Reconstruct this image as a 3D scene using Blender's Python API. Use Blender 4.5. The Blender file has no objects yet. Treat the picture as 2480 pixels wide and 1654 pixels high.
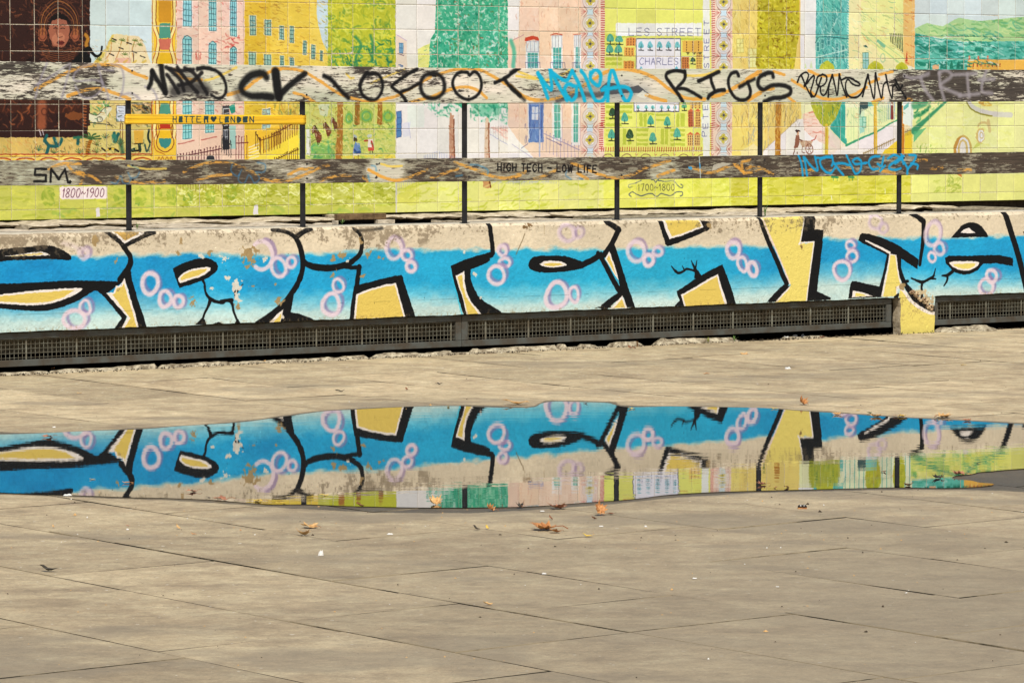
import bpy, bmesh, math, random
import numpy as np
from math import sin, cos, tan, atan, atan2, radians, pi, sqrt
from mathutils import Vector, Matrix

# ------------------------------------------------------------------ camera, sky, sun, exposure
scene = bpy.context.scene
COL = scene.collection
H = 1.44                 # eye height above the water in the puddle
F = 9000.0               # focal length in pixels of a 2480 px wide picture
YH = 250.0               # row of the horizon
PITCH = atan((827 - YH) / F)
cam_data = bpy.data.cameras.new('camera')
cam_data.sensor_fit = 'HORIZONTAL'; cam_data.sensor_width = 36.0
cam_data.lens = F / 2480 * 36.0
cam_data.clip_start = 0.1; cam_data.clip_end = 3000
cam = bpy.data.objects.new('camera', cam_data); COL.objects.link(cam)
cam.location = (0, 0, H); cam.rotation_euler = (pi / 2 - PITCH, 0, 0)
scene.camera = cam

SUN_EL = radians(50); SUN_VEC = Vector((0.089 * cos(SUN_EL), -0.996 * cos(SUN_EL), sin(SUN_EL)))
world = bpy.data.worlds.new('World'); scene.world = world; world.use_nodes = True
wn = world.node_tree.nodes; wl = world.node_tree.links
bg = wn['Background']
sky = wn.new('ShaderNodeTexSky'); sky.sky_type = 'NISHITA'; sky.sun_disc = False
sky.sun_elevation = SUN_EL; sky.sun_rotation = atan2(0.089, -0.996)
sky.air_density = 1.0; sky.dust_density = 3.0; sky.ozone_density = 1.0
wl.new(sky.outputs[0], bg.inputs[0]); bg.inputs[1].default_value = 0.11
sd = bpy.data.lights.new('sun', 'SUN'); sd.energy = 4.7; sd.angle = radians(0.5); sd.color = (1.0, 0.93, 0.80)
sun = bpy.data.objects.new('sun', sd); COL.objects.link(sun)
sun.rotation_euler = (-SUN_VEC).to_track_quat('-Z', 'Y').to_euler(); sun.location = (0, -5, 12)
vs = scene.view_settings; vs.view_transform = 'Standard'; vs.look = 'None'; vs.exposure = 0.0; vs.gamma = 1.0
vs.use_curve_mapping = False
K = np.array([1.28, 1.18, 1.10])       # light reaching a sunlit wall; paint colours are divided by it to get albedo
scene.render.engine = 'CYCLES'
scene.cycles.max_bounces = 6; scene.cycles.use_denoising = True

# ------------------------------------------------------------------ where picture points fall on planes of the place
CP, SP = cos(PITCH), sin(PITCH)
def ray(px, py):
    x = (px - 1240) / F; y = -(py - 827) / F
    return (x, CP + y * SP, -SP + y * CP)
def ground(px, py, z=0.0):
    d = ray(px, py); t = (z - H) / d[2]
    return (d[0] * t, d[1] * t)
TH = atan(12960 / F)
DX, DY = sin(TH), cos(TH)           # along the walls, receding to the right
NX, NY = -DY, DX                    # away from the camera
W0 = ground(1240, 858)              # foot of the front wall
M0 = ground(1240, 712)              # foot of the tiled wall
OFF_M = (M0[0] - W0[0]) * NX + (M0[1] - W0[1]) * NY
PHI = atan2(DY, DX)
def hit(px, py, off=0.0):
    """picture point -> (s, z) on the vertical plane 'off' metres behind the front wall face"""
    d = ray(px, py)
    n = W0[0] * NX + W0[1] * NY + off
    t = n / (d[0] * NX + d[1] * NY)
    x, y = d[0] * t - W0[0], d[1] * t - W0[1]
    return (x * DX + y * DY, H + d[2] * t)
def wloc(s, off, z):
    return Vector((W0[0] + s * DX + off * NX, W0[1] + s * DY + off * NY, z))

# ------------------------------------------------------------------ painter: fills colour arrays for flat prints and paint
def s2l(c):
    c = np.asarray(c, float)
    return np.where(c <= 0.04045, c / 12.92, ((c + 0.055) / 1.055) ** 2.4)
def l2s(c):
    c = np.clip(c, 0, 1)
    return np.where(c <= 0.0031308, c * 12.92, 1.055 * c ** (1 / 2.4) - 0.055)
def vnoise(h, w, cy, cx, seed, octaves=4, gain=0.5):
    """value noise h x w, cell size cy, cx pixels; returns ~0..1"""
    rng = np.random.default_rng(seed); out = np.zeros((h, w), np.float32); amp = 1.0; tot = 0
    for o in range(octaves):
        ky = max(cy / 2 ** o, 1.0); kx = max(cx / 2 ** o, 1.0)
        g = rng.random((int(h / ky) + 3, int(w / kx) + 3)).astype(np.float32)
        y = np.arange(h) / ky; x = np.arange(w) / kx
        iy = y.astype(int); ix = x.astype(int); fy = (y - iy)[:, None]; fx = (x - ix)[None, :]
        fy = (fy * fy * (3 - 2 * fy)).astype(np.float32); fx = (fx * fx * (3 - 2 * fx)).astype(np.float32)
        r0 = g[iy]; r1 = g[iy + 1]
        a = r0[:, ix] * (1 - fx) + r0[:, ix + 1] * fx
        b = r1[:, ix] * (1 - fx) + r1[:, ix + 1] * fx
        out += amp * (a * (1 - fy) + b * fy); tot += amp; amp *= gain
    out /= tot
    return (out - out.mean()) / (out.std() + 1e-6) * 0.17 + 0.5
def catmull(pts, n=8, closed=False):
    p = [np.array(q, float) for q in pts]
    if len(p) < 3: return p
    q = [p[-1]] + p + [p[0], p[1]] if closed else [2 * p[0] - p[1]] + p + [2 * p[-1] - p[-2]]
    out = []
    for i in range(1, len(q) - 2):
        a, b, c, d = q[i - 1], q[i], q[i + 1], q[i + 2]
        for k in range(n):
            t = k / n
            out.append(0.5 * ((2 * b) + (c - a) * t + (2 * a - 5 * b + 4 * c - d) * t * t + (3 * b - a - 3 * c + d) * t ** 3))
    if not closed: out.append(p[-1])
    return out
REG = {}
for k_, v_ in dict(W1=(80, 520, 4.127), W2=(540, 520, 4.127), W3=(1000, 510, 4.127), W4=(1460, 500, 4.127), W5=(1920, 490, 4.127),
                   T1=(80, 80, 3.918), T2=(660, 80, 3.918), T3=(1240, 80, 3.918), T4=(1810, 80, 3.918),
                   B1=(80, 300, 3.918), B2=(660, 300, 3.918), B3=(1240, 300, 3.918), B4=(1810, 300, 3.918), S=(0, 0, 1.0)).items():
    REG[k_] = v_
class Canvas:
    def __init__(self, off, s0, s1, z0, z1, ppm, base=(200, 200, 200), region='S'):
        self.off, self.s0, self.s1, self.z0, self.z1, self.ppm = off, s0, s1, z0, z1, ppm
        self.w = int((s1 - s0) * ppm); self.h = int((z1 - z0) * ppm)
        self.a = np.empty((self.h, self.w, 3), np.float32); self.a[:] = np.array(base) / 255.0
        self.jx = (vnoise(self.h, self.w, 7, 7, 5, 3) - .5) * 8; self.jy = (vnoise(self.h, self.w, 7, 7, 6, 3) - .5) * 8
        self.wob = 0; self.mask = None; self.rng = random.Random(3); self.set(region)
    def set(self, r): self.r = REG[r]; self.rn = r; return self
    def src(self, p): return (self.r[0] + p[0] / self.r[2], self.r[1] + p[1] / self.r[2])
    def T(self, p):
        x, y = self.src(p); s, z = hit(x, y, self.off)
        return ((s - self.s0) * self.ppm, (z - self.z0) * self.ppm)
    def scale(self, p):
        a = self.T(p); b = self.T((p[0], p[1] + 10)); c = self.T((p[0] + 10, p[1]))
        return (abs(a[1] - b[1]) + abs(a[0] - c[0])) / 20
    def blend(self, x0, x1, y0, y1, m, col, alpha):
        m = m * alpha
        if self.mask is not None: m = m * self.mask[y0:y1, x0:x1]
        m = m[..., None]; c = np.array(col, np.float32) / 255.0
        self.a[y0:y1, x0:x1] = self.a[y0:y1, x0:x1] * (1 - m) + c * m
    def cover(self, pts, curve=0, jit=0.6):
        P = [self.T(p) for p in pts]
        if curve: P = catmull(P, 6, True)
        P = np.array(P); x0 = max(int(P[:, 0].min()) - 3, 0); x1 = min(int(P[:, 0].max()) + 4, self.w)
        y0 = max(int(P[:, 1].min()) - 3, 0); y1 = min(int(P[:, 1].max()) + 4, self.h)
        if x1 <= x0 or y1 <= y0: return None
        X = np.arange(x0, x1)[None, :] + 0.5 + self.jx[y0:y1, x0:x1] * jit
        Y = np.arange(y0, y1)[:, None] + 0.5 + self.jy[y0:y1, x0:x1] * jit
        m = np.zeros(X.shape, bool); n = len(P)
        for i in range(n):
            ax, ay = P[i]; bx, by = P[(i + 1) % n]
            if abs(ay - by) < 1e-9: continue
            c = ((ay > Y) != (by > Y)) & (X < (bx - ax) * (Y - ay) / (by - ay) + ax)
            m ^= c
        return x0, x1, y0, y1, m.astype(np.float32)
    def poly(self, pts, col, alpha=1.0, curve=0, jit=0.28):
        r = self.cover(pts, curve, jit)
        if r: self.blend(*r[:4], r[4], col, alpha)
    def rect(self, x0, y0, x1, y1, col, alpha=1.0, jit=0.6): self.poly([(x0, y0), (x1, y0), (x1, y1), (x0, y1)], col, alpha, 0, jit)
    def stroke(self, pts, w, col, alpha=1.0, soft=1.2, smooth=True, closed=False, jit=0.22):
        sc = self.scale(pts[len(pts) // 2])
        P = [self.T(p) for p in pts]
        if smooth: P = catmull(P, 6, closed)
        elif closed: P = P + [P[0]]
        P = np.array(P)
        ws = w if isinstance(w, (list, tuple)) else [w, w]
        W = np.interp(np.linspace(0, 1, len(P)), np.linspace(0, 1, len(ws)), ws) * sc / 2
        g = W.max() + soft + 3
        x0 = max(int(P[:, 0].min() - g), 0); x1 = min(int(P[:, 0].max() + g) + 1, self.w)
        y0 = max(int(P[:, 1].min() - g), 0); y1 = min(int(P[:, 1].max() + g) + 1, self.h)
        if x1 <= x0 or y1 <= y0: return
        m = np.zeros((y1 - y0, x1 - x0), np.float32)
        for i in range(len(P) - 1):
            ax, ay = P[i]; bx, by = P[i + 1]; r0, r1 = W[i], W[i + 1]; gg = max(r0, r1) + soft + 3
            u0 = max(int(min(ax, bx) - gg), x0); u1 = min(int(max(ax, bx) + gg) + 1, x1)
            v0 = max(int(min(ay, by) - gg), y0); v1 = min(int(max(ay, by) + gg) + 1, y1)
            if u1 <= u0 or v1 <= v0: continue
            X = np.arange(u0, u1)[None, :] + .5 + self.jx[v0:v1, u0:u1] * jit
            Y = np.arange(v0, v1)[:, None] + .5 + self.jy[v0:v1, u0:u1] * jit
            dx, dy = bx - ax, by - ay; L = dx * dx + dy * dy + 1e-9
            t = np.clip(((X - ax) * dx + (Y - ay) * dy) / L, 0, 1)
            d = np.sqrt((X - ax - t * dx) ** 2 + (Y - ay - t * dy) ** 2)
            c = np.clip((r0 + (r1 - r0) * t - d) / soft + .5, 0, 1)
            mm = m[v0 - y0:v1 - y0, u0 - x0:u1 - x0]; np.maximum(mm, c, out=mm)
        self.blend(x0, x1, y0, y1, m, col, alpha)
    def ring(self, cx, cy, rx, ry, w, col, alpha=1.0, soft=2.5, a0=0, a1=360, tilt=0):
        pts = []
        full = (a1 - a0) >= 360; n = 14; q = self.rng.uniform; wa = q(-.07, .07) * self.wob; wb = q(-.06, .06) * self.wob; wc = q(0, 6); tilt += q(-14, 14) * self.wob
        for k in range(n if full else n + 1):
            t = radians(a0 + (a1 - a0) * k / n); kk = 1 + wa * sin(2 * t + wc) + wb * sin(3 * t + wc); x = rx * kk * cos(t); y = ry * kk * sin(t); c = radians(tilt)
            pts.append((cx + x * cos(c) - y * sin(c), cy + x * sin(c) + y * cos(c)))
        self.stroke(pts, w, col, alpha, soft, True, full)
    def disc(self, cx, cy, rx, ry, col, alpha=1.0, jit=0.8):
        self.poly([(cx + rx * cos(t * pi / 8), cy + ry * sin(t * pi / 8)) for t in range(16)], col, alpha, 1, jit)
    def dabs(self, pts, cols, n, l, w, ang=0, spread=30, alpha=.8, bend=.25):
        """short brush strokes scattered inside a polygon"""
        r = self.cover(pts, 0, 0)
        if r is None: return
        old = self.mask; mk = np.zeros((self.h, self.w), np.float32); mk[r[2]:r[3], r[0]:r[1]] = r[4]
        self.mask = mk if old is None else mk * old
        xs = [p[0] for p in pts]; ys = [p[1] for p in pts]; R = self.rng
        for _ in range(n):
            x = R.uniform(min(xs), max(xs)); y = R.uniform(min(ys), max(ys)); a = radians(ang + R.uniform(-spread, spread))
            L = l * R.uniform(.4, 1.2); b = R.uniform(-bend, bend) * L
            p = [(x - cos(a) * L / 2, y - sin(a) * L / 2), (x - sin(a) * b, y + cos(a) * b), (x + cos(a) * L / 2, y + sin(a) * L / 2)]
            self.stroke(p, w * R.uniform(.5, 1.3), R.choice(cols), alpha * R.uniform(.5, 1), 2.0)
        self.mask = old
    def text(self, s, x0, y0, x1, y1, h, w, col, cw=.72, gap=.28, alpha=1.0, slant=0.0, soft=1.2):
        """letters as pen strokes on the base line (x0,y0)-(x1,y1), h high"""
        adv = []; tot = 0
        for ch in s:
            k = .45 if ch in "I1'.,: " else (1.25 if ch in 'MW' else 1.0); adv.append(k); tot += k * cw + gap
        tot -= gap; L = sqrt((x1 - x0) ** 2 + (y1 - y0) ** 2); ux, uy = (x1 - x0) / L, (y1 - y0) / L
        vx, vy = uy * h, -ux * h; c = 0
        for ch, k in zip(s, adv):
            for st in FONT.get(ch, []):
                P = []
                for gx, gy in st:
                    t = (c + gx * k * cw) / tot * L + slant * gy * h
                    P.append((x0 + ux * t + vx * gy, y0 + uy * t + vy * gy))
                if len(P) == 1: P = P + [(P[0][0] + 1, P[0][1])]
                self.stroke(P, w, col, alpha, soft, len(P) > 3 and ch in CURVED)
            c += k * cw + gap
    def image(self, name):
        img = bpy.data.images.new(name, self.w, self.h, alpha=False)
        lin = s2l(np.clip(self.a, 0, 1)) / K
        px = np.ones((self.h, self.w, 4), np.float32); px[..., :3] = l2s(lin)
        img.pixels.foreach_set(px.ravel()); img.update(); img.pack()
        return img
CURVED = 'OCGSUJ0268935QBDPR~8'
FONT = {
 'A': [[(0, 0), (.5, 1), (1, 0)], [(.2, .38), (.8, .38)]], 'C': [[(1, .85), (.6, 1), (.1, .75), (0, .4), (.3, .02), (.7, 0), (1, .15)]],
 'D': [[(0, 0), (0, 1)], [(0, 1), (.6, .95), (1, .5), (.6, .05), (0, 0)]], 'E': [[(1, 1), (0, 1), (0, 0), (1, 0)], [(0, .52), (.8, .52)]],
 'F': [[(1, 1), (0, 1), (0, 0)], [(0, .52), (.8, .52)]], 'G': [[(1, .85), (.6, 1), (.1, .75), (0, .4), (.3, .02), (.8, .05), (1, .4), (.6, .42)]],
 'H': [[(0, 0), (0, 1)], [(1, 0), (1, 1)], [(0, .5), (1, .5)]], 'I': [[(.5, 0), (.5, 1)]], 'L': [[(0, 1), (0, 0), (1, 0)]],
 'M': [[(0, 0), (.1, 1), (.5, .3), (.9, 1), (1, 0)]], 'N': [[(0, 0), (0, 1), (1, 0), (1, 1)]],
 'O': [[(.5, 1), (.05, .75), (.05, .25), (.5, 0), (.95, .25), (.95, .75), (.5, 1)]], '0': [[(.5, 1), (.1, .75), (.1, .25), (.5, 0), (.9, .25), (.9, .75), (.5, 1)]],
 'P': [[(0, 0), (0, 1)], [(0, 1), (.8, .95), (.95, .72), (.7, .48), (0, .45)]], 'R': [[(0, 0), (0, 1)], [(0, 1), (.8, .95), (.95, .75), (.7, .52), (0, .48)], [(.4, .5), (1, 0)]],
 'S': [[(.95, .85), (.5, 1), (.05, .8), (.3, .55), (.8, .42), (.95, .2), (.5, 0), (0, .15)]], 'T': [[(0, 1), (1, 1)], [(.5, 1), (.5, 0)]],
 'W': [[(0, 1), (.25, 0), (.5, .8), (.75, 0), (1, 1)]], '1': [[(.1, .75), (.6, 1), (.6, 0)]], '7': [[(0, 1), (1, 1), (.4, 0)]],
 '8': [[(.5, .52), (.1, .78), (.5, 1), (.9, .78), (.5, .52), (.05, .25), (.5, 0), (.95, .25), (.5, .52)]],
 '9': [[(.9, .7), (.5, .5), (.1, .75), (.5, 1), (.9, .75), (.85, .3), (.4, 0)]],
 '~': [[(0, .4), (.3, .6), (.7, .35), (1, .55)]], '-': [[(0, .5), (1, .5)]], '.': [[(.5, 0)]],
}
# ------------------------------------------------------------------ paint on the front wall
BLK = (13, 13, 14); WHT = (236, 222, 210); YEL = (222, 190, 92); PNK = (226, 200, 206); PUR = (142, 116, 160)
def paint_front():
    s0 = hit(-260, 700)[0]; s1 = hit(2760, 700)[0]
    c = Canvas(0.0, s0, s1, -0.03, 0.80, 430, (217, 197, 168))
    Hh, Ww = c.h, c.w
    col_u = np.array([c.T((x, 620))[0] for x in range(-300, 2801, 50)])
    xs_of_u = np.interp(np.arange(Ww), col_u, np.arange(-300, 2801, 50))      # picture column of each texel column
    def zline(pts):
        px = [p[0] for p in pts]; v = [c.T(p)[1] for p in pts]
        return np.interp(xs_of_u, px, v)
    V = np.arange(Hh)[:, None] + np.zeros((1, Ww))
    top = zline([(-300, 626), (82, 624), (300, 620), (440, 617), (600, 620), (780, 614), (1000, 607), (1180, 606), (1300, 605), (1480, 604), (1700, 599), (1860, 598), (1985, 580), (2200, 577), (2400, 575), (2800, 570)])
    bot = zline([(-300, 752), (82, 748), (330, 733), (560, 730), (870, 726), (1000, 712), (1250, 714), (1480, 702), (1700, 694), (1860, 684), (1985, 662), (2130, 655), (2200, 676), (2400, 676), (2800, 670)])
    n1 = vnoise(Hh, Ww, 14, 30, 11, 4); n2 = vnoise(Hh, Ww, 60, 120, 12, 4); n3 = vnoise(Hh, Ww, 5, 6, 13, 3)
    mt = np.clip((top[None] - V + (n1 - .5) * 14) / 12 + .5, 0, 1); mb = np.clip((V - bot[None] + (n1 - .5) * 20) / 58 + .5, 0, 1)
    blue = np.array((18, 134, 194)) / 255; blue2 = np.array((34, 160, 204)) / 255; pale = np.array((156, 208, 213)) / 255; pale2 = np.array((200, 213, 203)) / 255
    b = blue * (1 - n2[..., None]) + blue2 * n2[..., None]
    g = np.clip((bot[None] - V) / 40, 0, 1)[..., None] * .75 + .25 * n1[..., None]
    p = pale * (1 - g) + pale2 * g
    m = (mb * mt)[..., None]
    xr = np.interp(xs_of_u, [100, 700, 1300, 1650, 1900], [0, .3, .9, 1, .35])[None, :, None]; b = b * (1 - xr) + np.array((40, 164, 198)) / 255 * xr
    paint = p * (1 - m) + b * m
    c.a = c.a * (1 - mt[..., None]) + paint * mt[..., None]
    c.a *= (1 + (n3[..., None] - .5) * .10 + (n2[..., None] - .5) * .12)
    c.a = c.a.astype(np.float32)
    P, S = c.poly, c.stroke
    def bub(cx, cy, rx, ry, w=40, a=1.0, ox=34, oy=-16):
        c.wob = 1; r_ = c.rng.uniform; st_ = c.rng.getstate(); c.ring(cx + ox * r_(.7, 1.15), cy + oy * r_(.6, 1.3), rx, ry, w * r_(.7, 1), PUR, .72 * a, 6)
        c.ring(cx, cy, rx, ry, w * r_(.88, 1.1), PNK, .94 * a, 5); c.wob = 0
    # --- first stretch
    c.set('W1')
    P([(-600, 560), (-560, 430), (-300, 350), (-40, 325), (50, 312), (130, 308), (220, 325), (300, 360), (370, 405), (382, 430), (372, 458), (300, 455), (150, 450), (0, 455), (-300, 470)], BLK, curve=1)
    P([(-300, 420), (-40, 386), (0, 378), (80, 376), (130, 388), (175, 410), (80, 413), (-40, 416)], WHT); P([(-250, 420), (-40, 397), (80, 392), (110, 402), (0, 408)], YEL)
    P([(-700, 700), (-40, 685), (0, 682), (200, 668), (380, 660), (600, 662), (760, 668), (845, 672), (880, 640), (925, 570), (960, 600), (925, 660), (830, 722), (735, 790), (790, 850), (860, 930), (940, 1020), (885, 1134), (812, 1140), (845, 1090), (888, 1035), (800, 930), (700, 810), (650, 765), (610, 760), (560, 795), (470, 850), (380, 892), (300, 920), (200, 948), (130, 962), (60, 966), (-60, 964), (-700, 900)], BLK)
    P([(-500, 820), (-40, 765), (0, 762), (150, 750), (300, 742), (420, 735), (482, 735), (496, 745), (480, 765), (400, 812), (300, 852), (200, 885), (120, 902), (0, 910), (-40, 910), (-500, 880)], WHT)
    P([(-480, 830), (0, 786), (150, 775), (300, 762), (420, 757), (300, 830), (150, 872), (0, 886), (-400, 870)], YEL)
    S([(745, 178), (800, 222), (860, 270), (905, 322)], 44, BLK); S([(900, 310), (940, 375), (968, 420), (975, 470), (962, 520), (915, 590), (870, 650)], [52, 50, 60, 62], BLK)
    S([(915, 312), (1000, 268), (1100, 218), (1215, 175)], 46, BLK)
    P([(885, 640), (920, 540), (975, 550), (988, 650), (1015, 740), (1045, 840), (1085, 960), (1115, 1050), (1134, 1125), (1050, 1130), (1010, 980), (965, 800), (930, 690)], BLK)
    P([(915, 636), (932, 700), (962, 800), (992, 900), (1022, 1000), (1055, 1130), (884, 1136), (905, 1090), (942, 1040), (945, 1022), (900, 975), (840, 910), (780, 840), (735, 786), (790, 778), (803, 790), (830, 712), (852, 716), (885, 690)], WHT)
    P([(905, 690), (938, 790), (968, 890), (1000, 1000), (1036, 1130), (912, 1135), (972, 1040), (900, 940), (832, 850), (792, 800), (818, 792), (838, 740), (885, 720)], YEL)
    P([(790, 178), (830, 205), (915, 295), (1000, 248), (1120, 190), (1100, 174)], WHT); P([(815, 178), (850, 205), (920, 262), (1000, 225), (1075, 178)], (190, 150, 80))
    P([(1398, 540), (1460, 505), (1560, 465), (1650, 440), (1720, 436), (1780, 450), (1830, 480), (1850, 520), (1840, 560), (1800, 600), (1740, 640), (1640, 680), (1560, 706), (1500, 722), (1465, 736), (1450, 715), (1430, 650), (1405, 580)], BLK)
    P([(1450, 640), (1490, 592), (1560, 555), (1650, 535), (1740, 527), (1778, 534), (1770, 562), (1720, 600), (1650, 632), (1560, 657), (1470, 686), (1455, 670)], WHT)
    P([(1470, 640), (1500, 607), (1570, 572), (1660, 552), (1740, 545), (1720, 575), (1650, 610), (1560, 638), (1480, 660)], YEL)
    S([(1692, 650), (1712, 690), (1718, 740), (1728, 790), (1765, 840)], [30, 20, 22, 30], BLK); S([(1765, 842), (1830, 872), (1895, 880), (1930, 862), (1985, 858)], [34, 30, 28, 40], BLK)
    S([(1772, 850), (1755, 910), (1725, 965), (1705, 1020), (1690, 1060)], [36, 24, 26], BLK); P([(1618, 1102), (1660, 1062), (1695, 1030), (1718, 1050), (1734, 1100)], BLK); P([(1790, 1100), (1820, 1078), (1860, 1070), (1905, 1096)], BLK)
    bub(1168, 690, 78, 105, 44); bub(1318, 845, 60, 78, 40); bub(1452, 870, 48, 58, 36); bub(412, 1050, 108, 88, 44); bub(520, 930, 55, 68, 34); bub(502, 390, 42, 52, 40, .8)
    S([(300, 290), (380, 310), (460, 350)], 40, PNK, .5, 10)
    # --- second stretch
    c.set('W2')
    S([(500, 160), (600, 168), (690, 205), (740, 260), (775, 340), (792, 420), (798, 500), (790, 570), (770, 640), (730, 715), (680, 790), (625, 865), (560, 935), (480, 1000), (400, 1055), (340, 1095)], [30, 40, 55, 55, 50, 48, 50, 52, 50], BLK, 1, 1.5)
    S([(740, 222), (800, 180), (890, 146)], [55, 45, 38], BLK)
    S([(792, 445), (830, 492), (900, 522), (1000, 535), (1080, 535), (1170, 520), (1260, 488), (1330, 440), (1372, 390), (1388, 310), (1385, 240), (1360, 190), (1312, 148)], [40, 60, 62, 56, 50, 44, 40, 34], BLK)
    S([(1330, 165), (1450, 158), (1600, 138)], 24, BLK, .8, 5)
    S([(1200, 520), (1290, 532), (1368, 530)], 38, BLK); S([(1362, 525), (1350, 620), (1336, 720), (1312, 830), (1298, 930), (1287, 1045)], [50, 50, 46], BLK, smooth=True)
    P([(1310, 720), (1365, 702), (1500, 665), (1650, 628), (1785, 602), (1794, 612), (1812, 680), (1850, 800), (1890, 920), (1924, 1020), (1815, 1025), (1300, 1045), (1265, 1045)], BLK)
    P([(1332, 798), (1400, 768), (1500, 735), (1620, 702), (1728, 687), (1742, 740), (1772, 850), (1822, 1020), (1306, 1045), (1318, 930)], WHT)
    P([(1350, 808), (1450, 770), (1600, 727), (1715, 706), (1732, 760), (1762, 870), (1802, 1020), (1326, 1043), (1336, 930)], YEL)
    P([(770, 560), (812, 530), (800, 640), (750, 740), (708, 800), (695, 880), (678, 976), (760, 990), (860, 1030), (935, 1060), (700, 1085), (340, 1100), (440, 1030), (560, 930), (640, 840), (720, 700)], BLK)
    P([(601, 944), (592, 1000), (575, 1082), (455, 1088), (530, 1010)], WHT); P([(585, 985), (572, 1080), (500, 1084)], YEL)
    S([(-20, 872), (20, 862), (65, 862), (92, 895), (102, 950), (122, 1010), (142, 1060), (160, 1090)], [36, 30, 26, 20, 24], BLK); P([(115, 1095), (128, 1060), (150, 1042), (180, 1090)], BLK)
    S([(105, 690), (115, 750), (125, 780), (160, 745), (200, 695)], [10, 26, 30, 18, 8], BLK); S([(125, 780), (118, 830)], [24, 10], BLK)
    c.ring(425, 395, 98, 140, 40, PUR, .7, 4, -95, 20); c.ring(385, 410, 108, 140, 42, PNK, .9, 4, -130, 125)
    bub(555, 530, 68, 96, 44); bub(682, 480, 42, 52, 34); bub(1078, 900, 85, 108, 42, ox=30); bub(1150, 712, 52, 66, 32); bub(1705, 345, 78, 100, 40, .9, 24, -20); bub(1835, 410, 46, 54, 36, ox=24); bub(1876, 524, 42, 52, 38, ox=24)
    # --- third stretch
    c.set('W3')
    S([(766, 145), (776, 230), (790, 330), (798, 430)], [50, 48, 46, 46], BLK); S([(798, 425), (775, 455), (700, 475)], 44, BLK)
    S([(370, 590), (400, 700), (440, 840), (490, 1040)], 14, (40, 180, 210), .8, 4)
    P([(375, 556), (500, 500), (640, 455), (770, 420), (822, 434), (802, 455), (766, 466), (768, 500), (740, 526), (660, 560), (582, 590), (574, 640), (582, 700), (605, 770), (655, 860), (720, 915), (800, 962), (886, 1015), (860, 1030), (508, 1050), (475, 950), (440, 820), (400, 680)], BLK)
    P([(425, 652), (470, 635), (512, 607), (515, 700), (532, 800), (572, 900), (620, 960), (688, 1042), (538, 1050), (500, 880), (450, 740)], WHT)
    P([(445, 662), (492, 647), (502, 760), (532, 870), (590, 950), (660, 1040), (553, 1045), (515, 900), (470, 760)], YEL)
    P([(1150, 550), (1165, 500), (1210, 465), (1290, 453), (1400, 453), (1520, 458), (1600, 480), (1690, 514), (1780, 470), (1885, 410), (1900, 440), (1870, 480), (1780, 540), (1690, 580), (1600, 602), (1480, 617), (1340, 626), (1230, 615), (1170, 590)], BLK)
    P([(1262, 540), (1310, 510), (1400, 503), (1480, 510), (1540, 545), (1500, 562), (1400, 571), (1320, 566)], WHT); P([(1300, 541), (1370, 526), (1470, 530), (1500, 547), (1400, 559), (1320, 554)], YEL)
    bub(890, 405, 40, 52, 34, ox=24); bub(916, 522, 50, 44, 36, ox=26); bub(832, 650, 82, 88, 38, ox=30); bub(1530, 232, 76, 80, 34, .65, 22, -8); bub(1640, 230, 44, 52, 32, .6); bub(1432, 850, 104, 126, 42); bub(1608, 842, 46, 74, 36, ox=24)
    # --- fourth stretch
    c.set('W4')
    S([(45, 160), (90, 190), (160, 240)], 54, BLK, smooth=False); S([(158, 238), (90, 375), (10, 490), (-10, 500)], [54, 54, 52], BLK, smooth=False)
    P([(0, 500), (60, 400), (112, 375), (135, 440), (182, 580), (242, 780), (285, 900), (322, 1010), (236, 1015), (205, 900), (180, 860), (155, 740), (100, 600), (60, 540)], BLK)
    S([(-50, 470), (0, 545), (60, 660), (120, 770), (185, 880)], [44, 50, 50, 52], BLK); S([(185, 885), (100, 935), (10, 1010)], [60, 62, 66], BLK, smooth=False); P([(-100, 1020), (-20, 1000), (60, 920), (80, 1015)], BLK)
    P([(65, 455), (90, 520), (132, 640), (157, 742), (100, 660), (22, 526)], WHT); P([(62, 492), (88, 560), (132, 690), (92, 625), (38, 530)], YEL)
    P([(195, 893), (217, 950), (240, 1018), (72, 1022), (130, 960)], WHT); P([(188, 925), (222, 1012), (108, 1018), (150, 972)], YEL)
    P([(550, 148), (596, 150), (640, 260), (670, 325), (800, 280), (1000, 215), (975, 148), (1062, 152), (1078, 200), (1062, 237), (900, 310), (720, 380), (650, 402), (625, 386), (590, 270)], BLK)
    P([(597, 146), (975, 144), (1003, 212), (800, 290), (668, 331), (635, 265)], WHT); P([(625, 146), (962, 144), (985, 200), (800, 270), (692, 306), (655, 235)], YEL)
    S([(683, 600), (718, 640), (755, 668), (812, 645), (835, 628), (900, 642), (945, 655)], [8, 22, 22, 20, 18, 30], BLK); S([(795, 598), (815, 640)], [6, 18], BLK)
    S([(884, 545), (908, 600), (932, 650), (968, 700)], [6, 22, 34, 40], BLK); S([(940, 542), (925, 612)], [6, 20], BLK); P([(915, 640), (955, 645), (985, 700), (930, 730), (915, 720)], BLK)
    P([(735, 850), (830, 790), (930, 722), (985, 690), (1100, 625), (1192, 584), (1217, 640), (1262, 760), (1302, 880), (1330, 980), (1236, 985), (800, 1000), (712, 1000), (740, 965), (768, 942), (742, 880)], BLK)
    P([(780, 885), (900, 820), (1050, 727), (1150, 681), (1172, 760), (1242, 980), (815, 1000)], WHT); P([(800, 893), (920, 830), (1060, 747), (1138, 702), (1157, 780), (1217, 980), (828, 1000)], YEL)
    bub(330, 455, 82, 100, 40, .9, 24, -20); bub(455, 542, 48, 54, 40, ox=26); bub(545, 455, 44, 42, 36, .9, 24, -10); bub(1300, 440, 62, 82, 42, .95, 22, -18); bub(1392, 580, 42, 74, 36, ox=26); bub(1495, 630, 44, 66, 38, ox=26)
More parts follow.
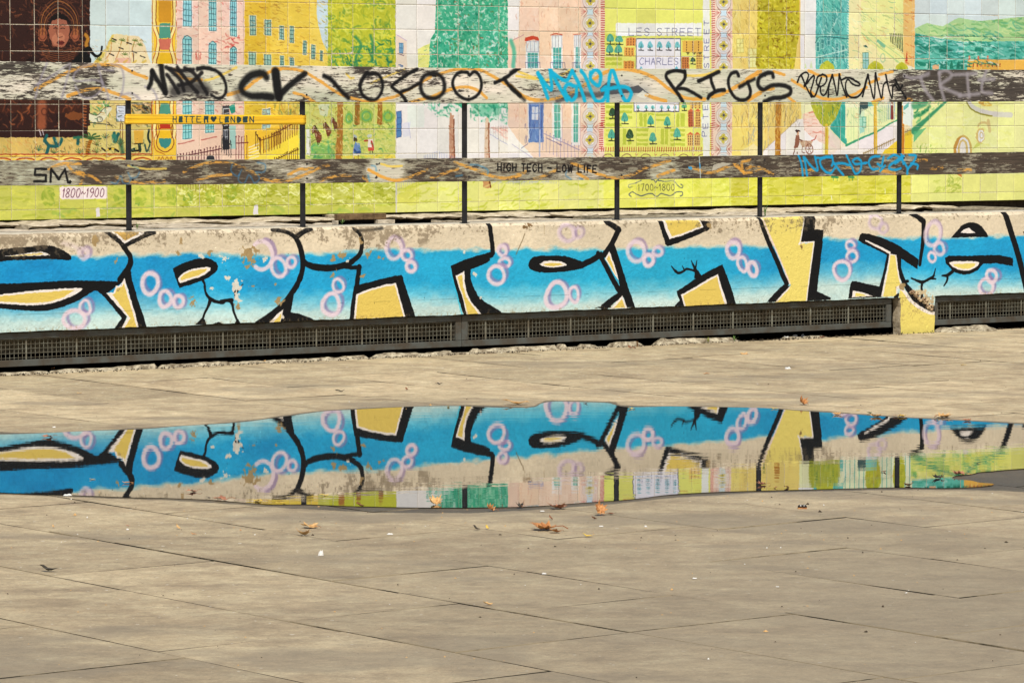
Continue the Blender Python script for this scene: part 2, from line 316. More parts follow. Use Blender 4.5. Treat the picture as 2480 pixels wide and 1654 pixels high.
    YE2 = (230, 206, 108)
    P([(1580, 120), (2020, 100), (2020, 960), (1720, 960), (1840, 830), (1880, 790), (1800, 600), (1700, 380)], YE2)
    c.set('W5')
    P([(-20, 140), (130, 130), (110, 165), (75, 385), (62, 428), (213, 400), (190, 560), (162, 760), (132, 985), (-20, 990)], YE2)
    c.set('W4')
    S([(1568, 120), (1600, 220), (1672, 400), (1745, 560), (1788, 670), (1836, 770)], [36, 44, 46, 48, 52], BLK)
    P([(1635, 960), (1730, 850), (1808, 783), (1866, 800), (1862, 815), (1790, 880), (1738, 955)], BLK)
    S([(1598, 130), (1640, 230), (1706, 385), (1790, 580), (1868, 775)], 16, (232, 205, 190)); S([(1866, 812), (1800, 880), (1738, 950)], 14, WHT)
    # --- fifth stretch
    c.set('W5')
    P([(120, 130), (232, 130), (215, 275), (305, 280), (296, 420), (270, 640), (240, 892), (292, 912), (384, 962), (376, 975), (130, 990), (165, 760), (190, 560), (213, 400), (75, 398)], BLK)
    S([(118, 140), (95, 280), (72, 402), (62, 424)], 13, WHT, smooth=False); S([(60, 420), (110, 404), (212, 400), (190, 560), (160, 780), (136, 985)], 13, WHT, smooth=False)
    P([(652, 385), (672, 325), (690, 311), (760, 318), (900, 360), (1040, 425), (1140, 490), (1257, 575), (1242, 672), (1085, 565), (1080, 640), (1000, 560), (940, 530), (780, 450), (700, 415)], BLK)
    S([(1195, 118), (1250, 150), (1308, 200)], 48, BLK, smooth=False); S([(1308, 195), (1300, 400), (1268, 625)], [46, 42, 34], BLK, smooth=False)
    S([(1058, 540), (1062, 640), (1082, 730), (1118, 812)], 44, BLK); S([(1100, 800), (1150, 790)], 26, BLK); S([(1115, 815), (1170, 890), (1225, 960), (1310, 1025), (1412, 1065)], [40, 60, 64, 60, 50], BLK)
    S([(952, 530), (920, 690), (882, 850)], [30, 28, 40], BLK, smooth=False)
    P([(582, 800), (592, 787), (612, 787), (740, 818), (870, 845), (905, 860), (885, 950), (552, 965), (568, 860)], BLK); P([(600, 884), (700, 903), (800, 940), (590, 952)], WHT); P([(625, 905), (690, 918), (740, 938), (622, 942)], YE2)
    P([(965, 518), (1037, 528), (1047, 650), (1072, 770), (1098, 830), (1045, 850), (1045, 935), (880, 945), (912, 800), (942, 660)], WHT); P([(978, 530), (1025, 535), (1035, 650), (1058, 770), (1075, 822), (1030, 850), (1035, 940), (900, 945), (930, 800), (958, 660)], YE2)
    S([(727, 386), (800, 422), (880, 462), (968, 508)], [10, 18, 20, 22], WHT, smooth=False)
    P([(1010, 945), (1060, 903), (1062, 930), (1025, 1010)], BLK)
    P([(1060, 930), (1080, 850), (1115, 870), (1180, 975), (1260, 1040), (1340, 1085), (1418, 1100), (1430, 1330), (1060, 1330), (1070, 1100)], YE2)
    S([(1058, 850), (1110, 890), (1170, 975), (1260, 1048), (1350, 1098), (1416, 1110)], 30, WHT)
    P([(1590, 347), (1640, 290), (1700, 225), (1790, 205), (1870, 230), (1920, 290), (1953, 345), (1900, 352), (1780, 352), (1600, 357)], BLK, curve=1); P([(1675, 308), (1710, 275), (1755, 257), (1790, 285), (1825, 312), (1750, 313)], WHT)
    P([(1517, 560), (1560, 538), (1700, 539), (2060, 528), (2200, 560), (2200, 640), (2040, 612), (1900, 616), (1850, 680), (1780, 716), (1700, 727), (1620, 705), (1570, 660), (1530, 610)], BLK)
    P([(1570, 603), (1700, 591), (1850, 599), (1847, 635), (1790, 671), (1720, 686), (1650, 673), (1590, 640)], WHT, curve=1); P([(1606, 626), (1700, 618), (1820, 613), (1795, 652), (1720, 668), (1650, 655)], YE2, curve=1)
    S([(1600, 690), (1545, 730), (1490, 735)], [30, 30, 14], BLK); S([(1545, 730), (1540, 790), (1508, 838)], [30, 22, 10], BLK)
    S([(1425, 662), (1405, 738), (1350, 775), (1295, 800), (1240, 785), (1185, 762)], [6, 24, 24, 30, 22, 14], BLK); S([(1380, 762), (1430, 770)], [20, 12], BLK); S([(1295, 800), (1286, 860), (1290, 945)], [30, 26, 30], BLK)
    bub(572, 435, 42, 42, 30, ox=22); bub(588, 545, 50, 58, 34, ox=24); bub(488, 685, 80, 96, 34, ox=16); bub(822, 205, 62, 72, 28, .6, 10, -8); bub(892, 265, 42, 50, 30, .55, 18, -6); bub(1396, 320, 74, 118, 36, .85, 24, -10); bub(1462, 470, 50, 58, 32, .9, 24); bub(1390, 552, 34, 48, 26, ox=0); bub(1930, 850, 70, 80, 34, ox=26); bub(1985, 740, 50, 60, 34)
    # beyond the right end of the photograph the same lettering goes on
    S([(2120, 110), (2180, 300), (2260, 560), (2340, 900)], 60, BLK); P([(2300, 300), (2700, 260), (2760, 700), (2460, 760)], BLK); P([(2370, 350), (2640, 330), (2670, 620), (2480, 660)], YEL)
    # --- wear: mottled dirt under the coping, flaked paint, joints
    V = np.arange(Hh)[:, None] / c.ppm + c.z0
    ztop = hit(1240, 541)[1]
    d = (ztop - V)                                           # metres below the top edge
    amt = np.interp(xs_of_u, [-300, 80, 200, 300, 420, 500, 560, 640, 700, 760, 860, 900, 1000, 1060, 1120, 1300, 1420, 1500, 1650, 1720, 1840, 1880, 1960, 2010, 2050, 2150, 2400, 2800],
                    [.9, 1, .95, .55, .5, .2, .45, .75, .5, .55, .9, 1, 1, .5, .3, .22, .35, .25, .2, .65, .75, .7, .55, .95, .5, .25, .2, .3])[None]
    f1 = vnoise(Hh, Ww, 6, 6, 21, 3, .7); f2 = vnoise(Hh, Ww, 34, 26, 22, 4, .6)
    depth = np.clip(1 - d / (.035 + .12 * amt), 0, 1)
    m = np.clip((f1 * .62 + f2 * .38 - .66 + depth * (.26 * amt + .03)) * 9, 0, 1) * np.clip(depth * 4, 0, 1)
    dirt = np.array((108, 92, 72)) / 255
    c.a = c.a * (1 - m[..., None] * .56) + dirt * m[..., None] * .56
    veil = np.clip(depth * amt * 1.0, 0, 1)[..., None] * .30 * np.clip(f2 * 2 - .5, 0, 1)[..., None]
    c.a = c.a * (1 - veil) + np.array((160, 135, 105)) / 255 * veil
    def flake(reg, x, y, rx, ry, col, k, seed, al=.95):
        c.set(reg); r = c.cover([(x - rx, y - ry), (x + rx, y - ry), (x + rx, y + ry), (x - rx, y + ry)], 0, 0)
        x0, x1, y0, y1, mm = r; cx, cy = (x0 + x1) / 2, (y0 + y1) / 2
        X = (np.arange(x0, x1)[None] - cx) / ((x1 - x0) / 2); Y = (np.arange(y0, y1)[:, None] - cy) / ((y1 - y0) / 2)
        n = vnoise(y1 - y0, x1 - x0, 9, 9, seed, 3, .6)
        q = np.clip((n - .5 + (1 - np.sqrt(X * X + Y * Y)) * .9 - .42 - k) * 10, 0, 1)
        c.blend(x0, x1, y0, y1, q, col, al)
    br = (165, 135, 90); wt = (222, 208, 190)
    for i, a in enumerate([('W1', 1680, 425, 60, 40, wt, .1), ('W1', 1895, 460, 60, 85, wt, .08), ('W1', 1760, 390, 50, 40, br, .15), ('W1', 1450, 390, 40, 40, br, .2), ('W1', 1590, 870, 80, 90, br, .14), ('W1', 850, 765, 60, 40, br, .25),
                           ('W1', 820, 470, 90, 60, br, .3), ('W1', 1950, 640, 60, 40, wt, .2), ('W1', 1790, 742, 60, 30, wt, .22), ('W2', 265, 400, 120, 140, br, -.02), ('W2', 415, 460, 45, 60, wt, .1), ('W2', 135, 710, 90, 90, wt, .05),
                           ('W2', 140, 830, 60, 100, wt, .12), ('W2', 150, 920, 60, 80, br, .25), ('W2', 60, 640, 60, 40, wt, .2), ('W2', 245, 530, 60, 40, br, .12), ('W2', 560, 870, 100, 60, br, .2), ('W2', 1095, 430, 40, 90, br, .2),
                           ('W2', 1200, 410, 90, 60, br, .16), ('W2', 1440, 400, 80, 70, br, .2), ('W2', 1100, 590, 50, 60, br, .15), ('W2', 1570, 430, 70, 40, br, .25), ('W2', 1410, 605, 60, 40, br, .18), ('W2', 1250, 465, 30, 30, wt, .1),
                           ('W2', 530, 705, 50, 30, br, .2), ('W2', 280, 720, 60, 20, br, .2), ('W3', 490, 410, 55, 60, wt, .2), ('W3', 605, 640, 50, 40, wt, .12), ('W3', 1130, 160, 70, 40, (120, 90, 55), .05),
                           ('W3', 670, 875, 40, 30, wt, .25), ('W4', 1060, 190, 60, 60, br, .2), ('W5', 80, 450, 30, 60, (130, 100, 60), .1), ('W5', 1090, 840, 80, 34, br, -.05), ('W5', 1260, 905, 110, 50, (205, 180, 140), -.1),
                           ('W5', 1345, 985, 90, 70, (205, 180, 140), -.05), ('W1', 610, 250, 60, 120, br, .1), ('W1', 1480, 260, 60, 80, br, .25), ('W2', 1380, 260, 40, 120, br, .2), ('W2', 600, 1030, 26, 20, wt, .1)]):
        flake(*a, 100 + i)
    for p0, w_, cl in [([(1118, 235), (1090, 310), (1030, 440)], 10, (120, 100, 70)), ([(1310, 140), (1312, 240)], 6, (150, 125, 90))]:
        c.set('W3'); S(p0, w_, cl, .7)
    c.set('S')
    zc = [(x, c.r) for x in (0,)]
    # thin day joint along the wall
    R = random.Random(8)
    v = int((hit(330, 752)[1] - c.z0) * c.ppm)
    seg = (vnoise(1, Ww, 1, 40, 77, 3)[0] > .45)
    c.a[v, seg] *= .72
    # pock marks
    for _ in range(620):
        u = R.randrange(4, Ww - 5); vv = R.randrange(4, Hh - 5); r = R.choice([1, 1, 1, 2]); k = R.choice([.35, .5, 1.25])
        c.a[vv:vv + r, u:u + r] = np.clip(c.a[vv:vv + r, u:u + r] * k, 0, 1)
    # dirt splashed up along the lower edge
    lo = np.clip((.27 - V) / .03, 0, 1) * np.clip((V - .05) / .1, 0, 1) * np.clip((f1 - .60) * 6, 0, 1) * .5
    c.a = c.a * (1 - lo[..., None]) + np.array((150, 120, 80)) / 255 * lo[..., None]
    c.rough = f1
    return c

# ------------------------------------------------------------------ painted planks
def paint_board(off, yt, yb, seed, prof, pale=(206, 198, 176), dark=(62, 54, 49)):
    s0 = hit(-260, 300, off)[0]; s1 = hit(2760, 300, off)[0]
    z1 = max(hit(x, yt, off)[1] for x in (-200, 2700)) + .05; z0 = min(hit(x, yb, off)[1] for x in (-200, 2700)) - .05
    c = Canvas(off, s0, s1, z0, z1, 430, pale)
    Hh, Ww = c.h, c.w
    if seed == 31: prof = [(a, min(.93, b * 1.14 + .04)) for a, b in prof]
    if seed == 51: prof = [(a, min(.97, b * 1.12 + .05) if b > .2 else b) for a, b in prof]
    us = np.array([c.T((x, (yt + yb) / 2))[0] for x in range(-300, 2801, 50)]); X = np.interp(np.arange(Ww), us, np.arange(-300, 2801, 50))
    amt = np.interp(X, [p[0] for p in prof], [p[1] for p in prof])[None]
    tint = vnoise(Hh, Ww, 40, 160, seed, 3)[..., None]
    c.orange = []
    c.a = c.a * (1 + (tint - .5) * .25) + (tint - .5) * np.array((.06, -.02, .04))
    return c, amt, seed, dark
def wear_board(pack, amount=1.0):
    c, amt, seed, dark = pack; Hh, Ww = c.h, c.w
    n = vnoise(Hh, Ww, 4, 24, seed + 1, 4, .7) * .55 + vnoise(Hh, Ww, 26, 80, seed + 2, 3) * .45; st = vnoise(Hh, Ww, 1.6, 16, seed + 9, 3, .7)
    low = seed == 51
    edge = np.clip(1 - np.arange(Hh)[:, None] / Hh * 1.0, 0, 1)
    v = np.arange(Hh)[:, None] / Hh
    e = np.clip((v - .72) * 3, 0, .35) * np.clip(amt * 3, 0, 1) * .2
    thin = np.clip((n * .7 + st * .3 - ((.60 if low else .70) - amt * (.50 if low else .42)) + e) * 6, 0, 1)[..., None] * (.85 if low else .5)
    c.a = c.a * (1 - thin) + np.array((130, 120, 100)) / 255 * (.8 + .4 * st[..., None]) * thin
    m = np.clip((n * .8 + st * .2 - (.80 - amt * .44) + e) * 16, 0, 1)[..., None] * .93
    gr = vnoise(Hh, Ww, 2.2, 60, seed + 3, 3, .7)[..., None]
    d = np.array(dark) / 255 * (.72 + .6 * gr)
    c.a = c.a * (1 - m * amount) + d * m * amount
    c.a *= (.93 + .14 * gr)
    sk = np.clip((vnoise(Hh, Ww, 1.6, 22, seed + 7, 2, .6) - .76) * 14, 0, 1)[..., None] * .55
    c.a = c.a * (1 - sk) + np.array((60, 50, 46)) / 255 * sk
    c.mask = np.clip((vnoise(Hh, Ww, 3, 16, seed + 8, 3, .7) - .42) * 8, 0, 1)
    for a_ in c.orange: c.set(a_[0]); c.stroke(a_[1], a_[2], a_[3], .8, 2)
    c.mask = None
ORG = (224, 158, 66); OYE = (232, 196, 90)
def paint_upper(off):
    pack = paint_board(off, 150, 255, 31, [(-300, .6), (80, .66), (250, .64), (290, .25), (350, .2), (400, .4), (480, .5), (560, .3), (640, .2), (730, .42), (790, .45), (830, .3), (870, .55), (920, .4), (1000, .42), (1060, .38), (1110, .25), (1150, .18), (1230, .22), (1290, .42), (1340, .35), (1500, .15), (1600, .12), (2100, .14), (2145, .25), (2165, .9), (2400, .93), (2800, .6)])
    c = pack[0]; S = c.stroke
    c.set('T1')
    for p in ([(20, 540), (150, 470), (300, 390), (450, 330), (600, 305), (750, 305), (850, 330), (950, 380), (1080, 430)], [(330, 600), (480, 550), (620, 530), (760, 570), (920, 630)], [(1340, 350), (1450, 440), (1600, 450)], [(1850, 590), (2000, 540), (2120, 450), (2250, 370), (2351, 345)]): S(p, 30, ORG, .9, 2); c.orange.append((c.rn, p, 30, ORG))
    S([(1630, 455), (1750, 420), (1930, 330)], 22, OYE, .9, 2)
    c.set('T2')
    for p in ([(0, 345), (120, 340), (280, 365), (450, 460), (600, 560), (750, 620), (930, 655), (1100, 620), (1200, 590), (1380, 490), (1500, 420)], [(1560, 400), (1750, 348), (1950, 350), (2100, 420), (2250, 510)], [(1300, 660), (1500, 610), (1650, 550), (1820, 515), (1950, 550), (2030, 620)], [(200, 570), (300, 600), (400, 660)]): S(p, 26, ORG, .9, 2); c.orange.append((c.rn, p, 26, ORG))
    S([(930, 480), (1100, 410), (1250, 350)], 18, OYE, .9, 2); S([(700, 390), (740, 430), (770, 430)], 20, OYE, .9, 2)
    c.set('T3')
    for p in ([(-20, 500), (60, 570), (160, 625), (300, 640), (500, 600), (700, 490), (900, 370), (1050, 345), (1200, 370), (1350, 430), (1500, 540), (1650, 620), (1830, 630)], [(2040, 560), (2200, 470), (2360, 370)], [(1270, 590), (1350, 620), (1460, 650)], [(2240, 640), (2360, 570)], [(1900, 610), (1980, 590), (2030, 560)]): S(p, 30, ORG, .9, 2); c.orange.append((c.rn, p, 30, ORG))
    for p in ([(1650, 405), (1750, 410), (1850, 395), (1980, 345)], [(60, 370), (300, 450), (480, 400), (560, 350)], [(40, 410), (230, 440)]): S(p, 20, OYE, .9, 2); c.orange.append((c.rn, p, 20, OYE))
    c.set('T4')
    for p in ([(-10, 440), (100, 370)], [(250, 370), (350, 400)], [(420, 450), (550, 530), (700, 620), (850, 630), (1000, 590), (1130, 520)], [(0, 630), (150, 550), (250, 530)], [(580, 360), (700, 410), (880, 400)], [(1180, 660), (1290, 620)], [(1250, 400), (1380, 370)], [(370, 600), (450, 660)], [(1150, 480), (1250, 440)], [(1520, 630), (1560, 640)]): S(p, 24, ORG, .9, 2); c.orange.append((c.rn, p, 24, ORG))
    # smoky grey field behind the blue tag
    c.set('T3')
    for p in ([(420, 560), (700, 520), (900, 500), (1250, 560)], [(300, 640), (600, 620), (1100, 570)]): S(p, 120, (120, 122, 124), .45, 26)
    c.poly([(830, 530), (900, 470), (1000, 490), (1100, 520), (1200, 500), (1250, 540), (1300, 580), (1100, 570), (850, 600)], (62, 62, 68), .85)
    c.poly([(1180, 600), (1240, 545), (1300, 590), (1260, 630)], (215, 210, 195), .9); S([(430, 640), (620, 590), (830, 590)], 46, (70, 68, 70), .8, 6)
    wear_board(pack)
    c.set('T1'); GY = (150, 140, 150)
    for p in ([(20, 620), (60, 470), (130, 290)], [(20, 500), (180, 410), (330, 305), (350, 330), (310, 480), (270, 630)], [(560, 300), (480, 320), (410, 370), (385, 430), (420, 460), (600, 450), (660, 500), (600, 590), (520, 620), (450, 590), (400, 500)], [(620, 300), (660, 345), (760, 360)], [(650, 450), (700, 560), (715, 630)], [(740, 295), (830, 330), (860, 420), (850, 540), (820, 620)], [(840, 590), (930, 575), (1010, 625)], [(1060, 510), (1130, 540), (1170, 600), (1175, 640)], [(610, 310), (640, 400), (655, 470)]): S(p, 18, GY, .75, 5)
    c.set('T1'); S([(1340, 560), (1480, 520), (1640, 550)], 110, (34, 30, 32), .75, 16); S([(1330, 400), (1480, 400), (1600, 480)], 60, (40, 36, 38), .35, 16)
    S([(1130, 365), (1122, 460), (1097, 525)], 42, BLK, .95, 5); S([(1130, 365), (1185, 460), (1255, 575)], 44, BLK, .95, 5); S([(1215, 310), (1228, 420), (1258, 565)], 50, BLK, .95, 5)
    for p in ([(1270, 400), (1320, 470), (1380, 570)], [(1290, 345), (1400, 450), (1430, 550)], [(1370, 330), (1440, 430), (1560, 570)], [(1440, 335), (1540, 400), (1650, 580)], [(1380, 500), (1500, 470), (1600, 380)], [(1260, 330), (1380, 360), (1520, 350)]): S(p, 34, (20, 18, 20), .92, 4)
    S([(1560, 345), (1640, 335), (1740, 365), (1810, 440), (1832, 540), (1800, 610), (1740, 620), (1690, 590)], [40, 30, 26, 22], BLK, .95, 4)
    S([(2215, 425), (2180, 388), (2090, 398), (2015, 450), (1975, 520), (2000, 572), (2080, 602), (2180, 602), (2265, 612)], [60, 66, 70, 60, 50, 66, 72], BLK, .95, 8)
    S([(1930, 560), (1960, 640)], 60, (50, 45, 45), .6, 16)
    c.set('T2'); S([(28, 375), (38, 460), (52, 560), (60, 610)], 84, BLK, .97, 6); S([(60, 600), (150, 512), (240, 440), (305, 390)], [60, 52, 50], BLK, .95, 6)
    S([(490, 410), (560, 450), (630, 530), (720, 620)], [40, 36, 40], BLK, .97, 6)
    S([(900, 382), (860, 430), (830, 500), (850, 580), (910, 632), (980, 632), (1030, 570), (1045, 490), (1020, 420), (970, 385), (910, 400)], [44, 32, 26, 30, 34], BLK, .97, 5)
    S([(1370, 345), (1260, 410), (1140, 498), (1150, 530), (1205, 572), (1250, 620), (1272, 672)], 30, BLK, .97, 4); S([(1220, 560), (1300, 532), (1390, 480)], 30, BLK, .97, 4)
    S([(1545, 400), (1460, 398), (1410, 460), (1410, 550), (1460, 610), (1540, 622), (1610, 580), (1632, 510), (1610, 430), (1550, 388), (1490, 385)], 36, BLK, .93, 6)
    S([(1870, 405), (1840, 378), (1770, 380), (1720, 430), (1710, 500), (1750, 580), (1830, 630), (1900, 622), (1960, 570), (1982, 490), (1962, 410), (1915, 372), (1872, 400)], 28, BLK, .97, 4)
    S([(2110, 475), (2200, 435), (2290, 370), (2345, 335)], 32, BLK, .97, 4); S([(2200, 440), (2260, 520), (2351, 600)], 34, BLK, .95, 5)
    c.set('T3'); S([(-10, 510), (40, 560), (120, 640)], [34, 30, 22], BLK, .9, 8); S([(-10, 375), (60, 340)], 30, BLK, .9, 5)
    BT = (8, 166, 202)
    for p in ([(340, 622), (295, 500), (245, 385)], [(245, 385), (370, 540), (362, 350)], [(362, 350), (430, 480), (520, 640)], [(380, 380), (510, 455), (570, 360)], [(570, 360), (640, 500), (690, 645)], [(600, 510), (530, 490), (500, 550), (560, 640), (605, 600), (612, 510)], [(655, 365), (700, 430), (790, 640), (870, 632), (895, 520), (850, 545)], [(740, 400), (790, 352), (840, 400), (820, 500), (750, 450), (745, 380)], [(905, 655), (920, 450), (950, 352), (990, 450), (1050, 610), (1095, 650), (1130, 570), (1060, 515), (870, 540)]): S(p, 34, BT, .97, 4)
    S([(1640, 375), (1560, 360), (1480, 380), (1462, 420), (1500, 480), (1560, 560), (1622, 655)], 32, BLK, .97, 4); S([(1640, 365), (1640, 430), (1600, 490), (1560, 530), (1620, 530), (1700, 560), (1795, 618)], [34, 30, 26, 30, 26], BLK, .97, 4)
    S([(1770, 460), (1860, 420), (1962, 372)], 34, BLK, .97, 4); S([(1885, 430), (1900, 490), (1920, 540)], 30, BLK, .97, 4); S([(1860, 622), (1880, 590), (1950, 552), (2015, 545)], 34, BLK, .97, 4)
    S([(2150, 410), (2128, 375), (2080, 390), (2052, 450), (2062, 530), (2110, 610), (2180, 640), (2240, 620), (2262, 560), (2235, 470)], 30, BLK, .97, 4); S([(2160, 515), (2230, 475), (2300, 440)], [34, 28, 24], BLK, .95, 6)
    c.set('T4'); S([(245, 420), (230, 385), (170, 390), (110, 430), (102, 500), (150, 540), (230, 502), (330, 500), (405, 530), (400, 580), (330, 612), (240, 622), (160, 655)], 36, BLK, .95, 5)
    for p in ([(475, 470), (500, 410), (550, 378), (580, 400), (560, 470), (540, 500)], [(510, 400), (560, 520), (610, 610)], [(540, 510), (625, 410), (630, 450), (602, 560), (640, 600), (700, 430)], [(710, 398), (668, 420), (655, 480), (690, 512), (740, 480), (752, 420), (710, 395)], [(690, 512), (700, 580), (742, 580), (805, 400)], [(805, 400), (775, 500), (767, 610)], [(805, 400), (830, 500), (852, 592), (872, 395)], [(872, 395), (900, 500), (940, 605)], [(890, 450), (960, 428), (1060, 480), (1055, 502), (1000, 490), (950, 445), (930, 520), (960, 600), (1030, 612), (1090, 560), (1142, 400)], [(1142, 400), (1120, 500), (1092, 605)], [(1142, 400), (1170, 520), (1202, 622), (1215, 385)], [(1215, 385), (1240, 500), (1272, 622), (1290, 500), (1320, 470)], [(1312, 400), (1335, 510), (1372, 622), (1380, 520), (1405, 490)], [(1400, 440), (1440, 520), (1505, 622)], [(1405, 500), (1440, 545), (1470, 500)]): S(p, [18, 14, 18], BLK, .98, 2)
    G2 = (152, 142, 146)
    for p in ([(1490, 410), (1560, 432), (1640, 420), (1720, 390)], [(1645, 430), (1680, 530), (1760, 640)], [(1820, 380), (1830, 500), (1870, 645)], [(1820, 380), (1880, 358), (1930, 390), (1920, 430), (1830, 500), (1920, 550), (2020, 590)], [(1950, 400), (2060, 395), (2170, 390)], [(2085, 400), (2092, 500), (2105, 610)], [(2010, 600), (2100, 590), (2200, 580)], [(2270, 355), (2230, 470), (2230, 560), (2320, 575)], [(2195, 450), (2340, 440)]): S(p, 32, G2, .8, 7)
    return c
def paint_lower(off):
    pack = paint_board(off, 365, 455, 51, [(-300, .6), (80, .35), (170, .3), (200, .6), (230, .85), (290, .6), (320, .5), (400, .6), (420, .9), (460, .8), (500, .35), (530, .75), (600, .7), (660, .55), (740, .5), (790, .6), (850, .85), (880, .8), (905, .12), (965, .15), (990, .55), (1020, .7), (1100, .7), (1140, .4), (1200, .42), (1300, .45), (1400, .42), (1440, .45), (1480, .7), (1560, .85), (1580, .4), (1640, .35), (1660, .8), (1720, .75), (1740, .75), (1870, .85), (2100, .9), (2140, .5), (2200, .6), (2230, .95), (2320, .85), (2350, .6), (2380, .9), (2800, .9)], (196, 188, 166), (62, 50, 42))
    c = pack[0]; S = c.stroke
    L = {'B1': [[(150, 430), (280, 385), (450, 385)], [(780, 500), (900, 550), (1100, 560), (1250, 545)], [(1430, 460), (1600, 390), (1750, 370), (1900, 390), (2100, 470), (2200, 530), (2351, 550)], [(1550, 540), (1700, 500), (1880, 485)], [(330, 400), (400, 470), (550, 500), (640, 560)], [(450, 575), (480, 480), (360, 450)]],
         'B2': [[(0, 545), (150, 540), (300, 490), (450, 420), (530, 400)], [(450, 545), (600, 500), (740, 490)], [(910, 440), (1050, 510), (1180, 540), (1320, 500), (1470, 440)], [(1720, 370), (1900, 430), (2050, 490), (2200, 520), (2351, 495)], [(150, 490), (240, 440), (380, 430)], [(860, 510), (900, 550)], [(1500, 520), (1640, 470), (1760, 430)]],
         'B3': [[(0, 510), (130, 460)], [(200, 530), (300, 500), (420, 440)], [(560, 370), (700, 430), (850, 490), (1000, 520), (1150, 480), (1290, 410)], [(1380, 500), (1540, 440)], [(1320, 410), (1500, 350)], [(1690, 410), (1860, 470), (2000, 430), (2120, 390), (2210, 470), (2360, 430)], [(620, 470), (720, 530)], [(2200, 470), (2180, 370), (2260, 350)]],
         'B4': [[(-10, 430), (80, 405), (240, 480)], [(500, 440), (640, 440)], [(900, 410), (1000, 420)], [(1600, 350), (1700, 350)], [(1740, 430), (1850, 420)], [(2000, 440), (2120, 440)], [(1220, 440), (1400, 470)]]}
    for r, ps in L.items():
        c.set(r)
        for p in ps: S(p, 26, ORG, .95, 2); c.orange.append((c.rn, p, 26, ORG))
    c.set('B3'); c.poly([(1890, 460), (1900, 400), (1990, 365), (2090, 380), (2170, 410), (2240, 460), (2100, 400), (2000, 430)], (200, 190, 170)); c.poly([(2220, 390), (2360, 360), (2360, 410), (2260, 410)], (200, 190, 170))
    c.set('B4'); c.poly([(-10, 365), (80, 385), (180, 420), (242, 460), (235, 485), (120, 420), (-10, 400)], (200, 190, 170))
    wear_board(pack, .92)
    c.set('B3'); S([(2110, 395), (2200, 460)], 20, ORG, .8); c.poly([(1900, 450), (1905, 400), (1990, 368), (2090, 385), (2040, 400), (1960, 425)], (196, 186, 166), .8)
    c.set('B2'); S([(1030, 385), (1120, 408), (1230, 403)], 20, OYE, .9)
    for x, y in ((985, 382), (1012, 380)): c.disc(x, y, 12, 10, (40, 38, 38))
    c.disc(985, 510, 16, 10, (50, 46, 44)); c.disc(1012, 450, 5, 5, (30, 30, 30))
    c.set('B1'); S([(900, 400), (1050, 430), (1260, 430)], 18, OYE, .8)
    for p in ([(125, 432), (20, 432), (18, 488), (122, 492), (122, 550), (10, 552)], ): S(p, 22, BLK, .95, 2, smooth=False)
    for p in ([(165, 552), (172, 432), (245, 530), (302, 432), (332, 560)],): S(p, 22, BLK, .95, 2, smooth=False)
    c.disc(352, 557, 14, 18, BLK)
    BL = (60, 120, 165)
    for p in ([(900, 470), (930, 515), (980, 510), (1010, 460)], [(930, 520), (900, 570), (850, 560), (840, 510)], [(740, 560), (790, 570), (830, 500)], [(930, 400), (1000, 430)], [(1890, 390), (1880, 450), (1940, 500), (1980, 440)], [(1960, 480), (1950, 540), (2000, 570), (2050, 490), (2100, 570)], [(2110, 460), (2150, 520), (2100, 575)], [(2130, 370), (2200, 390), (2190, 460), (2120, 460)]): S(p, 12, BL, .6, 4)
    c.set('B2')
    for p in ([(940, 400), (975, 410), (985, 450)], [(905, 490), (920, 545)], [(1880, 390), (1960, 400), (2040, 440), (2040, 480)], [(1740, 500), (1800, 490)]): S(p, 14, (70, 140, 180), .6, 4)
    c.set('B3')
    for p in ([(520, 450), (510, 490), (560, 530)], [(640, 520), (670, 530)]): S(p, 12, BL, .6, 4)
    c.disc(1690, 418, 18, 14, (60, 150, 200), .9); S([(1775, 318), (1782, 400), (1788, 515)], 10, (190, 200, 200), .8); S([(1780, 380), (1784, 420)], 10, (60, 150, 200), .9)
    c.set('S')
    c.text('HIGH TECH - LOW LIFE', 1205, 414, 1444, 419, 17, 3.3, (12, 10, 12), .9, .55)
    c.set('B4'); T = (24, 148, 196)
    for p in ([(482, 300), (512, 380), (524, 495)], [(530, 320), (552, 400), (566, 500)], [(540, 322), (600, 400), (665, 445), (640, 315)], [(800, 325), (740, 318), (690, 350), (700, 410), (750, 462), (795, 468), (830, 420)], [(650, 325), (700, 330), (780, 318)], [(802, 305), (812, 360), (800, 400)], [(820, 375), (860, 430), (912, 492)], [(820, 382), (900, 378), (970, 397)], [(940, 300), (985, 400), (1025, 475), (1068, 450), (1082, 370), (1045, 330), (1000, 355), (1030, 385), (1125, 375)], [(1255, 312), (1185, 320), (1150, 370), (1182, 432), (1240, 430)], [(1235, 385), (1272, 400), (1292, 320)], [(1260, 450), (1305, 400)], [(1330, 335), (1395, 300), (1440, 330), (1360, 390), (1345, 430), (1400, 440), (1455, 425)], [(1448, 240), (1465, 320), (1480, 385)], [(1470, 330), (1400, 380)], [(1535, 300), (1598, 310), (1565, 380), (1522, 430), (1515, 485)], [(1490, 370), (1522, 432)], [(1550, 380), (1615, 395), (1610, 430)]): S(p, 21, T, .95, 3)
    c.disc(1120, 378, 16, 12, T); c.disc(1470, 325, 24, 26, T)
    return c
